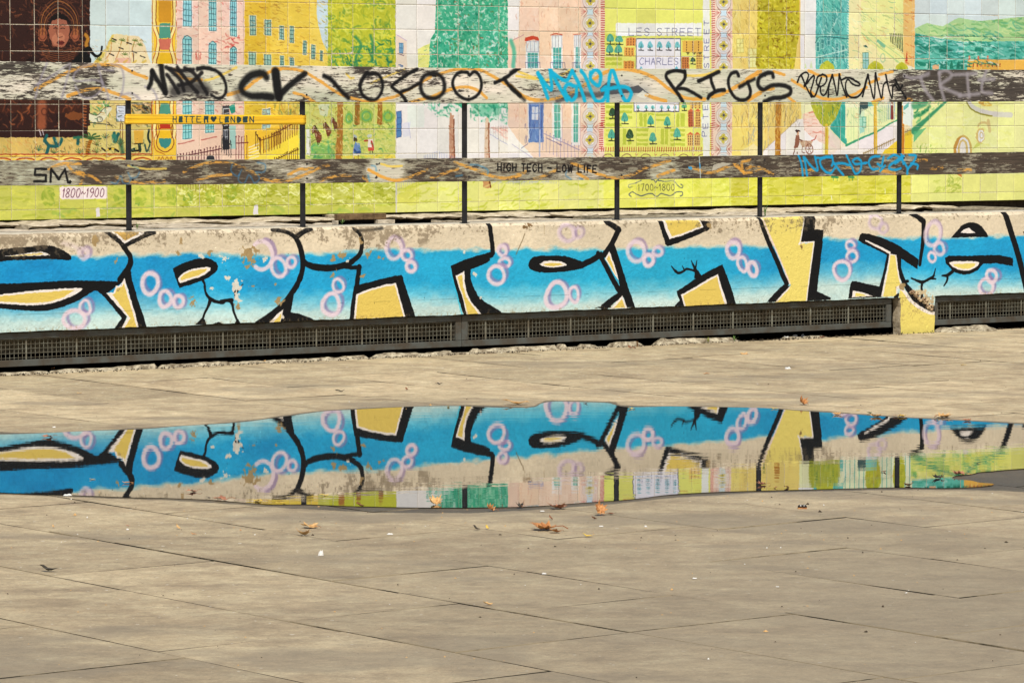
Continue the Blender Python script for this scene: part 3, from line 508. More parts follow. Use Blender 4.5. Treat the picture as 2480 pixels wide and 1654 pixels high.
# ------------------------------------------------------------------ glazed mural picture (prints of the tiles)
def paint_mural():
    s0 = hit(-220, 300, OFF_M)[0]; s1 = hit(2700, 300, OFF_M)[0]
    c = Canvas(OFF_M, s0, s1, 0.56, 2.46, 330, (234, 226, 216))
    P, D, O = c.poly, c.dabs, c.disc
    def S(pts, w, col, alpha=1.0, soft=1.0, **kw): c.stroke(pts, w, tuple(int(q * .92) for q in col) if sum(col) < 420 else col, min(1, alpha + .1), soft, **kw)
    UP = -520
    def R(r, x0, y0, x1, y1, col, a=1.0): c.set(r); c.rect(x0, y0, x1, y1, col, a, .4)
    def win(r, x0, y0, x1, y1, glass=(130, 190, 195), bar=(50, 95, 110), nx=2, ny=4, frame=None, arch=False, sk=0):
        c.set(r)
        if frame: P([(x0 - 10, y0 - 10), (x1 + 10, y0 - 10 + sk), (x1 + 10, y1 + 8 + sk), (x0 - 10, y1 + 8)], frame)
        P([(x0, y0), (x1, y0 + sk), (x1, y1 + sk), (x0, y1)], glass, .9)
        if arch: c.set(r); O((x0 + x1) / 2, y0, (x1 - x0) / 2, (x1 - x0) * .35, glass, .9); S([(x0, y0), ((x0 + x1) / 2, y0 - (x1 - x0) * .4), (x1, y0)], 6, bar, .8)
        for i in range(nx + 1):
            x = x0 + (x1 - x0) * i / nx; S([(x, y0 + sk * i / nx), (x, y1 + sk * i / nx)], 5, bar, .8, smooth=False)
        for i in range(ny + 1):
            y = y0 + (y1 - y0) * i / ny; S([(x0, y), (x1, y + sk)], 5, bar, .8, smooth=False)
    for a, b, col in ((-300, 218, (80, 40, 28)), (218, 368, (218, 196, 150)), (368, 428, (240, 196, 66)), (428, 592, (236, 196, 176)), (592, 725, (236, 198, 80)), (725, 958, (200, 198, 90)), (958, 1250, (233, 224, 216)), (1250, 1408, (240, 204, 178)), (1408, 1730, (228, 224, 150)), (1730, 1940, (236, 208, 124)), (1940, 2214, (232, 228, 180)), (2214, 2760, (234, 230, 160))):
        R('S', a, -200, b, 600, col)
    # ---------- lawn along the whole foot
    R('S', -250, 400, 960, 600, (200, 197, 96)); R('S', 960, 400, 1500, 600, (230, 225, 138)); R('S', 1490, 400, 1770, 600, (226, 221, 112)); R('S', 1770, 400, 2210, 600, (222, 213, 92)); R('S', 2206, 200, 2760, 600, (233, 230, 150))
    # ---------- panel one: woman, hill, garden
    R('T1', -900, UP, 540, 300, (54, 27, 22)); R('T1', 540, UP, 1125, 300, (208, 220, 222))
    c.set('T1'); D([(-60, UP), (540, UP), (540, 290), (-60, 290)], [(126, 70, 44), (168, 98, 62), (24, 12, 12), (98, 52, 40), (18, 8, 10)], 420, 50, 7, 40, 70, .95)
    D([(-900, UP), (-60, UP), (-60, 290), (-900, 290)], [(120, 66, 40), (150, 86, 54), (36, 18, 18)], 120, 60, 9, 40, 70)
    O(248, -10, 96, 150, (164, 98, 76)); O(240, 60, 60, 60, (196, 128, 100), .7); O(260, 96, 30, 20, (110, 40, 34)); S([(228, 94), (260, 98), (294, 94)], 5, (60, 20, 20)); S([(215, -60), (235, 40), (280, 40)], 6, (90, 44, 34), .8)
    for e in (90, 400): O(e, 20, 45, 60, (170, 96, 66), .9); c.ring(e, 25, 32, 42, 8, (80, 36, 26), .9)
    for ex in (215, 282): S([(ex - 18, -38), (ex, -46), (ex + 18, -38)], 6, (40, 18, 16)); S([(ex - 22, -66), (ex, -78), (ex + 20, -66)], 5, (40, 18, 16))
    P([(140, -60), (170, -150), (250, -190), (330, -150), (356, -60), (330, -110), (250, -134), (168, -110)], (24, 12, 12)); [S([(120 - k * 16, 20), (140 - k * 14, -120 - k * 20), (248, -200 - k * 34), (356 + k * 14, -120 - k * 20), (376 + k * 16, 20)], 8, (176, 110, 56) if k % 2 else (110, 60, 40)) for k in range(5)]
    for k in range(6): S([(60 + k * 14, 150 + k * 20), (250, 175 + k * 22), (440 - k * 10, 140 + k * 20)], 6, (150, 88, 50), .8)
    S([(500, 20), (520, 60), (505, 110), (520, 150)], 34, (200, 140, 50), .9, 3)
    P([(560, 300), (640, 220), (700, 130), (745, 20), (800, 10), (880, 24), (960, 30), (1010, 40), (1060, 120), (1120, 300)], (232, 208, 166)); P([(560, 300), (700, 130), (745, 20), (770, 20), (720, 150), (620, 300)], (222, 190, 90), .8)
    for p in ([(745, 95), (735, 180), (700, 240)], [(840, 80), (815, 180), (790, 250)], [(965, 80), (940, 170), (955, 250)], [(900, 40), (890, 110)]): S(p, 10, (200, 150, 90), .9)
    for x, y in ((755, 85), (845, 75), (965, 80), (1010, 120), (870, 210), (620, 260)):
        for a in (-60, -20, 20, 60, 100): S([(x, y), (x + 30 * sin(radians(a)), y - 22 * cos(radians(a)))], 7, (110, 130, 60), .9)
    for x, y in ((770, 62), (835, 150), (910, 102), (745, 208), (965, 185), (1040, 228)): S([(x - 22, y - 8), (x, y), (x + 22, y + 8)], 10, (30, 24, 26))
    S([(955, 190), (952, 280)], 6, (60, 30, 40)); P([(780, 240), (930, 240), (930, 290), (780, 290)], (225, 170, 150), .8)
    S([(470, 195), (530, 150), (560, 190), (600, 225), (640, 205), (655, 135)], [44, 34, 26, 22, 18], BLK); P([(370, 300), (410, 230), (480, 185), (535, 215), (540, 300)], BLK, curve=1)
    for x in range(590, 1100, 90): S([(x, 285), (x + 30, 265)], 20, (206, 170, 70), .6)
    # strip behind the upper plank and below it
    R('T1', -900, 300, 540, 1200, (66, 32, 22)); R('T1', 540, 300, 1125, 1200, (214, 190, 120))
    c.set('T1'); R('B1', -900, -100, 520, 132, (52, 26, 22)); c.set('T1')
    D([(-900, 300), (500, 300), (500, 900), (-900, 900)], [(150, 78, 46), (40, 18, 16), (120, 60, 36), (176, 100, 58), (30, 14, 14)], 330, 70, 12, 80, 60)
    S([(85, 680), (80, 880)], 90, (168, 92, 58), .8, 8); c.ring(108, 750, 26, 30, 7, (70, 30, 22), .9); O(390, 790, 90, 40, (150, 84, 40), .8); c.ring(365, 712, 36, 36, 9, (90, 44, 26), .9); c.ring(365, 712, 14, 16, 7, (90, 44, 26), .9)
    for k in range(8): S([(478, 690 + k * 28), (505, 695 + k * 28)], 9, (190, 110, 60), .9)
    D([(530, 660), (730, 640), (720, 800), (540, 880)], [(60, 130, 86), (90, 150, 80), (170, 190, 110)], 50, 50, 16, 60, 60)
    P([(530, 770), (600, 790), (660, 720), (740, 700), (755, 720), (690, 800), (660, 850), (560, 850), (530, 820)], (222, 214, 184)); c.ring(632, 822, 26, 26, 7, (90, 84, 70)); S([(520, 850), (640, 865), (760, 880)], 8, (60, 70, 60)); S([(545, 770), (610, 780), (680, 715), (740, 700)], 6, (80, 70, 60))
    R('T1', 792, 692, 878, 843, (214, 218, 226)); c.set('T1'); S([(792, 692), (878, 692), (878, 843), (792, 843)], 6, (120, 110, 110), .9, smooth=False, closed=True)
    for y in (712, 740, 765, 800): S([(808, y), (862, y + 3)], 4, (130, 130, 140), .8, smooth=False)
    c.set('T1'); P([(935, 660), (1125, 660), (1125, 760), (1060, 770), (940, 700)], (90, 80, 56), .8); D([(935, 660), (1125, 660), (1125, 770), (935, 770)], [(230, 170, 70), (240, 200, 150), (40, 60, 40), (30, 24, 20)], 26, 70, 18, 30, 40)
    R('B1', 520, 20, 1125, 300, (218, 196, 120)); R('B1', -900, 132, 520, 300, (212, 180, 104)); c.set('B1')
    D([(-900, 132), (1110, 120), (1110, 290), (-900, 290)], [(230, 190, 90), (180, 160, 80), (200, 120, 60), (150, 160, 90), (225, 205, 150)], 200, 50, 8, 60, 40, .6)
    S([(60, 60), (75, 110)], 12, (220, 210, 210), .7); S([(90, 60), (100, 105)], 10, (220, 210, 210), .7)
    TL = (32, 104, 100)
    for p in ([(128, 285), (145, 210), (110, 160), (130, 115)], [(145, 212), (230, 214), (262, 180), (270, 150)], [(200, 140), (215, 175), (225, 205)], [(430, 130), (425, 190)], [(770, 90), (780, 160), (810, 100)]): S(p, 30, TL, .95, 2)
    S([(770, 120), (775, 160)], 50, (60, 140, 120), .9, 3); S([(390, 135), (460, 130)], 24, (50, 120, 90), .9, 3)
    S([(515, 285), (525, 220), (545, 160)], 36, (214, 140, 44)); 
    for k in range(8): S([(500, 285 - k * 16), (545, 280 - k * 16)], 5, (80, 40, 20))
    for a in (-70, -40, -10, 30, 60, 85): S([(545, 150), (545 + 50 * sin(radians(a)), 150 - 50 * cos(radians(a))), (545 + 100 * sin(radians(a)), 150 - 62 * cos(radians(a)))], 14, (70, 110, 60), .9)
    for x, y in ((50, 240), (200, 265), (440, 265), (600, 190), (690, 120), (830, 180), (600, 260)):
        for a in (-60, -35, -10, 15, 40, 65): S([(x, y + 20), (x + 45 * sin(radians(a)), y + 20 - 50 * cos(radians(a)))], 6, random.Random(x + a).choice([(90, 120, 60), (40, 110, 90), (120, 90, 50)]), .8)
    S([(655, 235), (690, 260), (730, 240), (770, 240), (810, 262)], 18, (24, 20, 20)); S([(695, 256), (712, 250)], 16, (230, 190, 60)); S([(750, 238), (765, 240)], 16, (230, 190, 60))
    S([(830, 0), (826, 180)], 6, (120, 60, 40)); S([(850, 0), (850, 170)], 6, (120, 60, 40)); S([(700, -20), (760, 40)], 4, (80, 60, 50)); S([(700, 100), (702, 200)], 5, (60, 60, 50))
    P([(955, 60), (1050, 55), (1040, 185), (965, 190)], (222, 170, 66)); S([(960, 192), (1045, 188)], 8, BLK); S([(1010, 200), (1015, 255)], 30, (40, 60, 50)); S([(940, 262), (1000, 255)], 18, BLK); S([(1100, 60), (1090, 130), (1110, 180)], 20, (30, 50, 46)); S([(1060, 200), (1080, 265), (1110, 200)], 16, (60, 90, 80)); S([(900, 262), (960, 240)], 20, (30, 60, 50))
    S([(830, 160), (850, 280)], 40, (60, 110, 80), .7, 6); S([(-900, 292), (1128, 290)], 9, (186, 52, 34)); S([(1128, UP), (1128, 290)], 9, (196, 72, 44), .9)
    R('B1', -900, 298, 1365, 420, (238, 200, 96)); c.set('B1')
    for k in range(-4, 5):
        x = 150 + k * 222; S([(x - 110, 380), (x - 70, 340), (x, 326), (x + 70, 340), (x + 110, 380)], 12, (190, 70, 36)); S([(x - 90, 400), (x, 350), (x + 90, 400)], 20, (214, 210, 200), .7); S([(x + 80, 300), (x + 110, 318), (x + 140, 300)], 14, (200, 150, 40), .8)
    # ---------- ornament strip
    R('T1', 1132, UP, 1358, 1200, (240, 196, 66)); R('B1', 1132, 0, 1358, 298, (240, 196, 66)); c.set('T1')
    for p in ([(1160, UP), (1150, -100), (1190, 60), (1180, 170), (1150, 300), (1160, 500), (1180, 680), (1175, 800), (1150, 900), (1160, 1000)],):
        S(p, 26, (246, 224, 150), .9); S([(x - 16, y) for x, y in p], 6, (190, 60, 34)); S([(x + 18, y) for x, y in p], 7, (130, 44, 34))
        q = [(2 * 1248 - x, y) for x, y in p]; S(q, 26, (246, 224, 150), .9); S([(x + 16, y) for x, y in q], 6, (190, 60, 34)); S([(x - 18, y) for x, y in q], 7, (130, 44, 34))
    for y0, y1, a, b, col in ((UP, -100, 60, 60, (210, 150, 40)), (-90, 52, 50, 56, (76, 150, 134)), (60, 160, 60, 45, (206, 112, 94)), (172, 300, 40, 62, (240, 190, 40)), (300, 420, 62, 40, (76, 150, 134)), (430, 540, 40, 60, (190, 60, 40)), (540, 660, 60, 40, (240, 190, 40)), (668, 770, 40, 58, (76, 150, 134)), (868, 908, 42, 46, (190, 56, 34))):
        P([(1252 - a, y0), (1252 + a, y0), (1252 + b, y1), (1252 - b, y1)], col, .95)
    c.set('B1'); P([(1205, 6), (1300, 6), (1310, 50), (1200, 50)], (190, 56, 34)); P([(1205, 60), (1305, 60), (1312, 134), (1198, 134)], (240, 190, 40))
    P([(1196, 140), (1310, 140), (1308, 180), (1290, 218), (1253, 236), (1215, 218), (1198, 180)], (62, 140, 134), curve=0)
    S([(1190, 10), (1196, 80), (1172, 160), (1185, 230), (1253, 268), (1320, 230), (1335, 160), (1312, 80), (1318, 10)], 7, (130, 44, 34)); S([(1170, 10), (1172, 80), (1148, 160), (1165, 250), (1253, 292)], 6, (190, 90, 34))
    for x in (1195, 1230, 1270, 1310): S([(x - 14, 345), (x, 315), (x + 14, 345)], 6, (170, 90, 30))
    # ---------- pink terrace
    R('T1', 1362, UP, 2006, 1200, (238, 200, 182)); R('B1', 1362, 0, 2006, 420, (236, 198, 178)); c.set('T1')
    D([(1365, UP), (2000, UP), (2000, 900), (1365, 900)], [(220, 150, 136), (196, 80, 70), (240, 214, 200), (228, 176, 160), (240, 214, 200)], 260, 50, 14, 10, 60, .5)
    D([(1540, 180), (1620, 180), (1620, 270), (1540, 270)], [(190, 60, 50)], 8, 30, 10, 60, 40); D([(1780, 80), (1960, 20), (1960, 160), (1790, 160)], [(200, 80, 70), (190, 60, 60)], 16, 60, 12, 20, 60)
    for a in ((1420, 60, 1504, 460), (1668, 110, 1738, 460), (1872, 155, 1930, 460)): win('T1', *a, glass=(142, 204, 208), bar=(30, 84, 96), nx=3, ny=8, frame=(238, 226, 218), arch=True, sk=6)
    for a in ((1425, -380, 1504, -60), (1670, -340, 1738, -20), (1872, -300, 1930, 30)): win('T1', *a, glass=(142, 204, 208), bar=(30, 84, 96), nx=3, ny=6, frame=(238, 226, 218), arch=True, sk=6)
    for a in ((1422, 640, 1504, 1010), (1636, 640, 1716, 950)): win('T1', *a, glass=(140, 205, 206), bar=(40, 110, 120), nx=3, ny=6, frame=(240, 226, 216), sk=-8)
    P([(1860, 700), (1915, 665), (1920, 760), (1880, 770)], (40, 150, 130)); R('T1', 1796, 690, 1864, 860, (70, 66, 70)); c.set('T1')
    S([(1805, 860), (1805, 720), (1860, 720)], 7, (220, 220, 220), smooth=False); S([(1820, 770), (1860, 760)], 6, (210, 210, 210))
    c.set('B1'); P([(1800, -60), (1856, -60), (1866, 240), (1796, 250)], (44, 44, 50)); 
    for y in (20, 60, 130): S([(1815, y), (1845, y - 4)], 8, (190, 190, 195))
    for x in (1812, 1826, 1842): S([(x, 60), (x, 150)], 5, (190, 190, 195))
    P([(1862, 20), (1924, 20), (1924, 240), (1870, 240)], (150, 204, 196), .8); win('B1', 2040, -120, 2088, 170, (90, 150, 180), (50, 90, 120), 1, 3, (240, 226, 200))
    S([(1375, 195), (1450, 180), (1530, 160)], 9, (204, 110, 100), .8); S([(1600, 155), (1740, 125)], 10, (204, 110, 100), .8)
    # ---------- yellow house and street
    R('T1', 2006, UP, 2400, 1200, (230, 190, 62)); R('T2', -20, UP, 420, 690, (236, 200, 82)); c.set('T2'); P([(420, UP), (520, UP), (540, 330), (420, 330)], (200, 214, 220)); P([(360, UP), (430, -100), (470, 80), (530, 200), (540, 330), (360, 330)], (238, 206, 96)); D([(-170, UP), (520, UP), (520, 330), (-170, 330)], [(214, 164, 60), (244, 216, 120), (226, 180, 50)], 160, 60, 10, 15, 30, .5)
    c.set('T1'); D([(2010, UP), (2340, UP), (2340, 300), (2010, 300)], [(206, 150, 40), (240, 200, 90), (170, 120, 40)], 90, 50, 8, 15, 30, .5)
    for a in (('T1', 2050, 185, 2110, 420), ('T1', 2196, 208, 2256, 400), ('T2', 70, -60, 106, 62), ('T2', 166, -60, 200, 92), ('T2', 74, 222, 104, 330), ('T2', 164, 238, 200, 330), ('T2', 292, 78, 320, 205), ('T2', 370, 118, 402, 246), ('T2', 455, 172, 474, 264), ('T1', 2060, -160, 2110, 20), ('T1', 2200, -120, 2256, 20)):
        win(*a, glass=(150, 190, 180), bar=(40, 90, 90), nx=2, ny=4, frame=(236, 220, 170), sk=4)
    R('B1', 2006, -60, 2400, 420, (236, 192, 64)); R('B2', -30, -100, 330, 420, (238, 198, 84)); c.set('B1')
    win('B1', 2182, -130, 2246, 66, (170, 200, 196), (70, 110, 120), 2, 4, (240, 224, 190), sk=-10); win('B1', 2192, 150, 2240, 252, (170, 206, 190), (90, 130, 120), 2, 3, None, sk=-8)
    P([(2130, 60), (2351, 20), (2351, 200), (2160, 300)], (232, 182, 50), .7)
    P([(2040, 350), (2100, 230), (2160, 200), (2190, 280), (2351, 190), (2420, 180), (2420, 420), (2040, 420)], (244, 212, 84)); 
    for k in range(5): S([(2050, 225 + k * 28), (2140, 190 + k * 30)], 10, (240, 226, 190), .8)
    c.set('B2'); P([(-30, 300), (140, 130), (260, 60), (260, 420), (-30, 420)], (246, 214, 70)); D([(60, -60), (240, -60), (240, 60), (60, 60)], [(150, 80, 50), (110, 110, 60), (200, 150, 60), (200, 180, 90)], 40, 60, 9, 90, 20); R('T2', 60, 660, 250, 780, (200, 182, 92), .7)
    c.set('T2'); D([(0, 665), (250, 665), (250, 780), (0, 780)], [(150, 150, 70), (190, 140, 60), (90, 120, 70), (240, 200, 70)], 46, 70, 10, 90, 25)
    FB = (110, 54, 44)
    def fence(r, x0, y0, x1, y1, step, up, dn, col=FB, w=6, alpha=.9, tip=True):
        c.set(r); S([(x0, y0), (x1, y1)], w + 2, col, alpha, smooth=False); x = x0
        while (x <= x1):
            y = y0 + (y1 - y0) * (x - x0) / (x1 - x0); S([(x, y - up), (x, y + dn)], w, col, alpha, smooth=False)
            if tip: O(x, y - up, w * .9, w * 1.5, col, alpha)
            x += step
    fence('B1', 1372, 318, 1785, 240, 28, 26, 130, (88, 30, 44)); fence('B1', 1925, 186, 2040, 180, 26, 60, 150, (120, 40, 50)); fence('B1', 1790, 150, 1880, 200, 22, 30, 120, (40, 40, 46)); fence('B1', 2112, 95, 2160, 165, 20, 10, 120, (90, 60, 30)); fence('B1', 2160, 160, 2351, 95, 26, 20, 130, (120, 70, 30))
    P([(1640, 345), (1650, 310), (1690, 298), (1720, 315), (1725, 345)], (50, 50, 56))
    fence('B2', -10, 110, 240, -20, 22, 14, 120, (120, 70, 34)); fence('B2', 20, 345, 245, 245, 20, 16, 90, (110, 74, 24)); fence('B1', 1375, 560, 1900, 540, 24, 60, 90, (160, 120, 60), 6, .7, False)
    c.set('B1')
    for x, y, rx, ry in ((145, 700, 64, 100), (820, 690, 58, 80), (1020, 690, 58, 90), (1180, 680, 48, 80), (1320, 690, 50, 90), (1470, 690, 50, 90), (1685, 690, 46, 80), (1880, 650, 50, 80)):
        O(x, y, rx, ry, (160, 176, 60), .8); S([(x - rx * .5, y - ry * 1.1), (x - rx * .2, y - ry * .3), (x + rx * .4, y + ry * .3)], 22, (200, 200, 90), .8, 6); D([(x - rx, y - ry), (x + rx, y - ry), (x + rx, y + ry), (x - rx, y + ry)], [(120, 150, 50), (100, 140, 60)], 9, 40, 9, 70, 40, .6)
    pass
    R('T1', 1362, 1180, 1363, 1181, (0, 0, 0))
    # ---------- park
    R('T2', 250, 660, 1168, 1250, (206, 204, 112)); R('T2', 525, UP, 1165, 660, (192, 190, 56)); c.set('T2')
    D([(525, UP), (1165, UP), (1165, 335), (525, 335)], [(214, 212, 96), (150, 166, 50), (176, 176, 40), (220, 210, 70), (110, 150, 60)], 520, 80, 14, 40, 60, .9, .5)
    D([(560, 180), (1165, 40), (1165, 335), (560, 335)], [(50, 140, 100), (70, 150, 90), (30, 110, 80)], 110, 56, 13, 50, 60, .9, .5)
    S([(790, 40), (840, 120), (790, 240), (800, 320)], 26, (60, 146, 96), .7, 5); S([(930, 30), (960, 130), (940, 260)], 26, (60, 146, 96), .7, 5); D([(480, UP), (560, UP), (560, 330), (500, 330)], [(120, 130, 80), (200, 214, 220), (170, 180, 60)], 60, 26, 8, 40, 60)
    D([(250, 660), (1165, 660), (1165, 940), (250, 940)], [(222, 222, 140), (170, 186, 80), (216, 200, 70), (190, 200, 120), (150, 170, 80)], 150, 50, 14, 80, 60, .6); c.set('T2'); P([(430, 680), (540, 680), (520, 800), (450, 780)], (208, 214, 196), .7)
    for x, y, rx, ry in ((725, 810, 44, 62), (890, 790, 66, 70), (1095, 795, 60, 66)): O(x, y, rx, ry, (150, 180, 76), .9); c.ring(x, y, rx * .6, ry * .6, 14, (90, 166, 110), .7)
    c.set('B2'); D([(330, 0), (1165, 0), (1165, 335), (330, 335)], [(222, 224, 130), (168, 186, 66), (190, 196, 70), (120, 166, 90)], 220, 46, 13, 10, 50, .6, .5)
    P([(355, 300), (370, 200), (430, 180), (560, 230), (590, 330), (380, 335)], (120, 168, 90), .7, curve=1); D([(360, 180), (600, 150), (590, 330), (380, 330)], [(60, 150, 110), (150, 190, 90), (90, 160, 80)], 24, 60, 18, 50, 60, .7)
    TR = (188, 128, 52)
    c.set('T2'); S([(642, 560), (642, 700)], 60, TR); c.set('B2'); S([(642, -180), (640, 40), (630, 340)], [56, 60, 70], TR); c.set('T2')
    for x in (805, 1020): S([(x, 600), (x, 780), (x - 4, 850)], [46, 50, 54], (176, 120, 44)); D([(x - 25, 660), (x + 25, 660), (x + 25, 870), (x - 25, 870)], [(210, 160, 80), (140, 90, 30)], 20, 26, 8, 80, 50)
    c.set('B2'); D([(595, -180), (668, -180), (660, 335), (592, 335)], [(214, 160, 80), (150, 98, 34), (220, 180, 90)], 60, 34, 9, 80, 50, .7)
    for hx, hy, k in ((400, 60, 1.0), (500, 20, .8), (570, -30, .7)):
        P([(hx - 20 * k, hy - 30 * k), (hx - 4 * k, hy - 44 * k), (hx + 16 * k, hy - 30 * k), (hx + 40 * k, hy + 10 * k), (hx + 62 * k, hy + 40 * k), (hx + 66 * k, hy + 90 * k), (hx + 50 * k, hy + 124 * k), (hx + 20 * k, hy + 118 * k), (hx + 8 * k, hy + 60 * k), (hx - 4 * k, hy + 30 * k), (hx - 20 * k, hy + 40 * k), (hx - 24 * k, hy + 10 * k)], (112, 56, 34), .95); S([(hx - 8 * k, hy - 30 * k), (hx - 14 * k, hy + 20 * k)], 7 * k, (236, 220, 200)); S([(hx + 4 * k, hy - 40 * k), (hx + 34 * k, hy + 10 * k)], 9 * k, (40, 22, 18)); S([(hx + 34 * k, hy + 60 * k), (hx + 54 * k, hy + 70 * k)], 12 * k, (164, 96, 60)); S([(hx + 30 * k, hy + 118 * k), (hx + 32 * k, hy + 140 * k)], 8 * k, (60, 30, 22))
    D([(380, 20), (600, -100), (600, 60), (500, 140), (460, 180), (390, 120)], [(70, 30, 20), (170, 100, 60), (230, 200, 170), (120, 50, 30)], 44, 26, 9, 60, 60)
    R('B2', 322, 55, 352, 300, (226, 220, 206)); fence('B2', 350, 190, 410, 150, 14, 24, 30, (120, 120, 60), 4)
    c.set('B2'); O(790, 118, 16, 14, (170, 180, 180)); O(784, 150, 18, 22, (70, 50, 40)); P([(786, 170), (830, 190), (838, 280), (760, 285), (775, 220)], (110, 140, 190)); S([(775, 250), (800, 275), (830, 270)], 22, (50, 84, 150), .8); S([(775, 290), (775, 325)], 8, (120, 60, 40)); S([(812, 290), (815, 328)], 10, (80, 40, 30)); R('B2', 762, 285, 830, 300, (236, 226, 210))
    O(922, 118, 24, 16, (200, 204, 190)); P([(905, 148), (950, 145), (964, 235), (905, 240)], (238, 218, 210)); S([(875, 162), (900, 160)], 16, (200, 80, 60)); S([(940, 170), (955, 230)], 18, (206, 70, 60), .9); P([(905, 230), (962, 225), (966, 256), (908, 262)], (206, 80, 66)); S([(925, 262), (925, 285)], 6, (60, 40, 40)); S([(948, 262), (950, 280)], 8, (60, 40, 40))
    D([(650, 310), (1165, 290), (1165, 335), (650, 335)], [(230, 200, 70), (240, 210, 80)], 22, 90, 20, 0, 10)
    # ---------- white street with teal tree
    R('T2', 1168, UP, 2360, 1250, (233, 224, 216)); R('B2', 1168, -60, 2360, 350, (234, 225, 218)); c.set('T2')
    P([(1175, 20), (1270, 80), (1275, 340), (1175, 340)], (230, 208, 192)); S([(1175, 18), (1272, 78)], 5, (170, 140, 190), .7); win('T2', 1202, 98, 1238, 190, (120, 170, 200), (60, 110, 160), 2, 2, None, sk=6); S([(1190, 200), (1245, 218)], 6, (110, 80, 100)); D([(1190, 300), (1240, 300), (1240, 330), (1190, 330)], [(50, 90, 150)], 5, 30, 7)
    P([(1380, 155), (1492, 100), (1492, 340), (1380, 340)], (228, 222, 134)); D([(1380, 150), (1492, 110), (1492, 340), (1380, 340)], [(200, 196, 80), (240, 234, 170), (130, 170, 120)], 30, 50, 7, -22, 10)
    TG = [(30, 150, 110), (80, 178, 138), (150, 208, 176), (24, 128, 96), (104, 190, 150), (214, 226, 208), (46, 160, 124)]
    tree = [(1500, 60), (1540, 0), (1560, UP), (2220, UP), (2270, -40), (2290, 60), (2300, 180), (2320, 400), (2340, 690), (2150, 720), (1900, 650), (1800, 720), (1700, 640), (1560, 500), (1440, 450), (1490, 300), (1490, 140)]
    P(tree, (70, 172, 136)); D(tree, TG, 1500, 36, 15, 40, 80, .95, .5); D(tree, [(226, 230, 216), (190, 220, 200)], 420, 24, 8, 50, 70, .95, .5); D(tree, [(150, 90, 50), (90, 120, 50), (236, 220, 200), (226, 206, 190)], 260, 22, 9, 50, 60, .95)
    lf = [(1430, 685), (1500, 740), (1560, 800), (1640, 790), (1700, 850), (1790, 690), (1800, 560), (1430, 560)]; D(lf, TG[:5], 130, 36, 15, 40, 70, .8); lf2 = [(1850, 560), (2340, 560), (2330, 890), (2200, 870), (2100, 820), (2050, 860), (1880, 830)]
    P([(1870, 640), (2150, 640), (2150, 780), (2040, 800), (1900, 760)], (90, 178, 140), .7); D(lf2, TG[:6], 230, 40, 16, 60, 60, .75); R('T2', 1280, 690, 1440, 900, (218, 230, 214), .5)
    BR = (196, 146, 118)
    c.set('T2'); S([(1690, 770), (1695, 820)], 20, BR); S([(1715, 790), (1700, 830)], 16, BR); c.set('B2'); S([(1697, -60), (1697, 120), (1702, 350)], [40, 50, 56], BR); S([(2035, -40), (2036, 120), (2036, 350)], [34, 50, 54], (220, 190, 164))
    S([(1722, -40), (1720, 120), (1728, 340)], 14, (150, 84, 54), .9); S([(2052, 0), (2054, 160), (2058, 340)], 14, (160, 96, 60), .9); D([(1670, 0), (1728, 0), (1730, 340), (1670, 340)], [(150, 84, 54), (224, 190, 160)], 26, 22, 8, 70, 50); D([(2008, 0), (2062, 0), (2064, 340), (2008, 340)], [(170, 110, 74), (232, 206, 180)], 22, 22, 8, 70, 50)
    P([(1996, 540), (2062, 540), (2080, 602), (2040, 616), (2000, 604)], (200, 150, 96)); S([(2060, 550), (2070, 600)], 16, (130, 70, 34)); P([(1668, 340), (1732, 340), (1750, 440), (1650, 440)], BR)
    win('B2', 1178, -110, 1222, 132, (70, 120, 170), (40, 80, 140), 1, 4, (230, 214, 208), sk=-10); fence('B2', 1290, 0, 1310, 130, 10, 6, 6, (150, 150, 200), 4, .5, False); P([(1230, 0), (1310, -20), (1300, 120), (1240, 130)], (206, 204, 224), .5)
    for k in range(22):
        x = 1440 + k * 16; c.set('B2'); S([(x, 262 + abs(k - 8) * 5), (x, 350)], 4, (120, 130, 190), .7)
    P([(2064, 30), (2360, 20), (2360, 270)], (236, 212, 200), .8); D([(2070, 30), (2351, 30), (2351, 200), (2100, 90)], [(210, 120, 110), (220, 170, 160), (200, 90, 80)], 60, 60, 5, 20, 20, .7); S([(2064, 102), (2351, 268)], 5, (170, 170, 200), .9)
    for k in range(12): S([(2070 + k * 24, 20), (2070 + k * 24, 110 + k * 13)], 3, (150, 140, 150), .5)
    fence('B2', 1180, 556, 1350, 552, 20, 60, 110, (170, 170, 200), 4, .7, False); P([(1185, 680), (1260, 600), (1390, 540), (1390, 760), (1185, 760)], (222, 218, 104)); S([(1170, 560), (1176, 850)], 14, (222, 214, 208)); fence('B2', 2075, 552, 2400, 556, 15, 10, 18, (170, 170, 190), 4, .8, False); fence('B3', 0, 556, 430, 550, 15, 8, 18, (170, 170, 190), 4, .8, False)
    # ---------- salmon house
    R('T3', -40, UP, 660, 1250, (240, 204, 178)); R('B3', -40, -60, 660, 340, (238, 206, 184)); c.set('T3')
    D([(0, UP), (655, UP), (655, 900), (0, 900)], [(244, 218, 198), (234, 186, 158), (240, 210, 190)], 160, 60, 22, 10, 80, .5); c.set('T3'); P([(-40, UP), (90, UP), (60, 40), (-40, 90)], (235, 226, 222)); S([(0, 78), (110, 20)], 5, (190, 130, 150)); S([(-10, 80), (20, 180), (10, 320)], 40, (90, 180, 150), .8, 6)
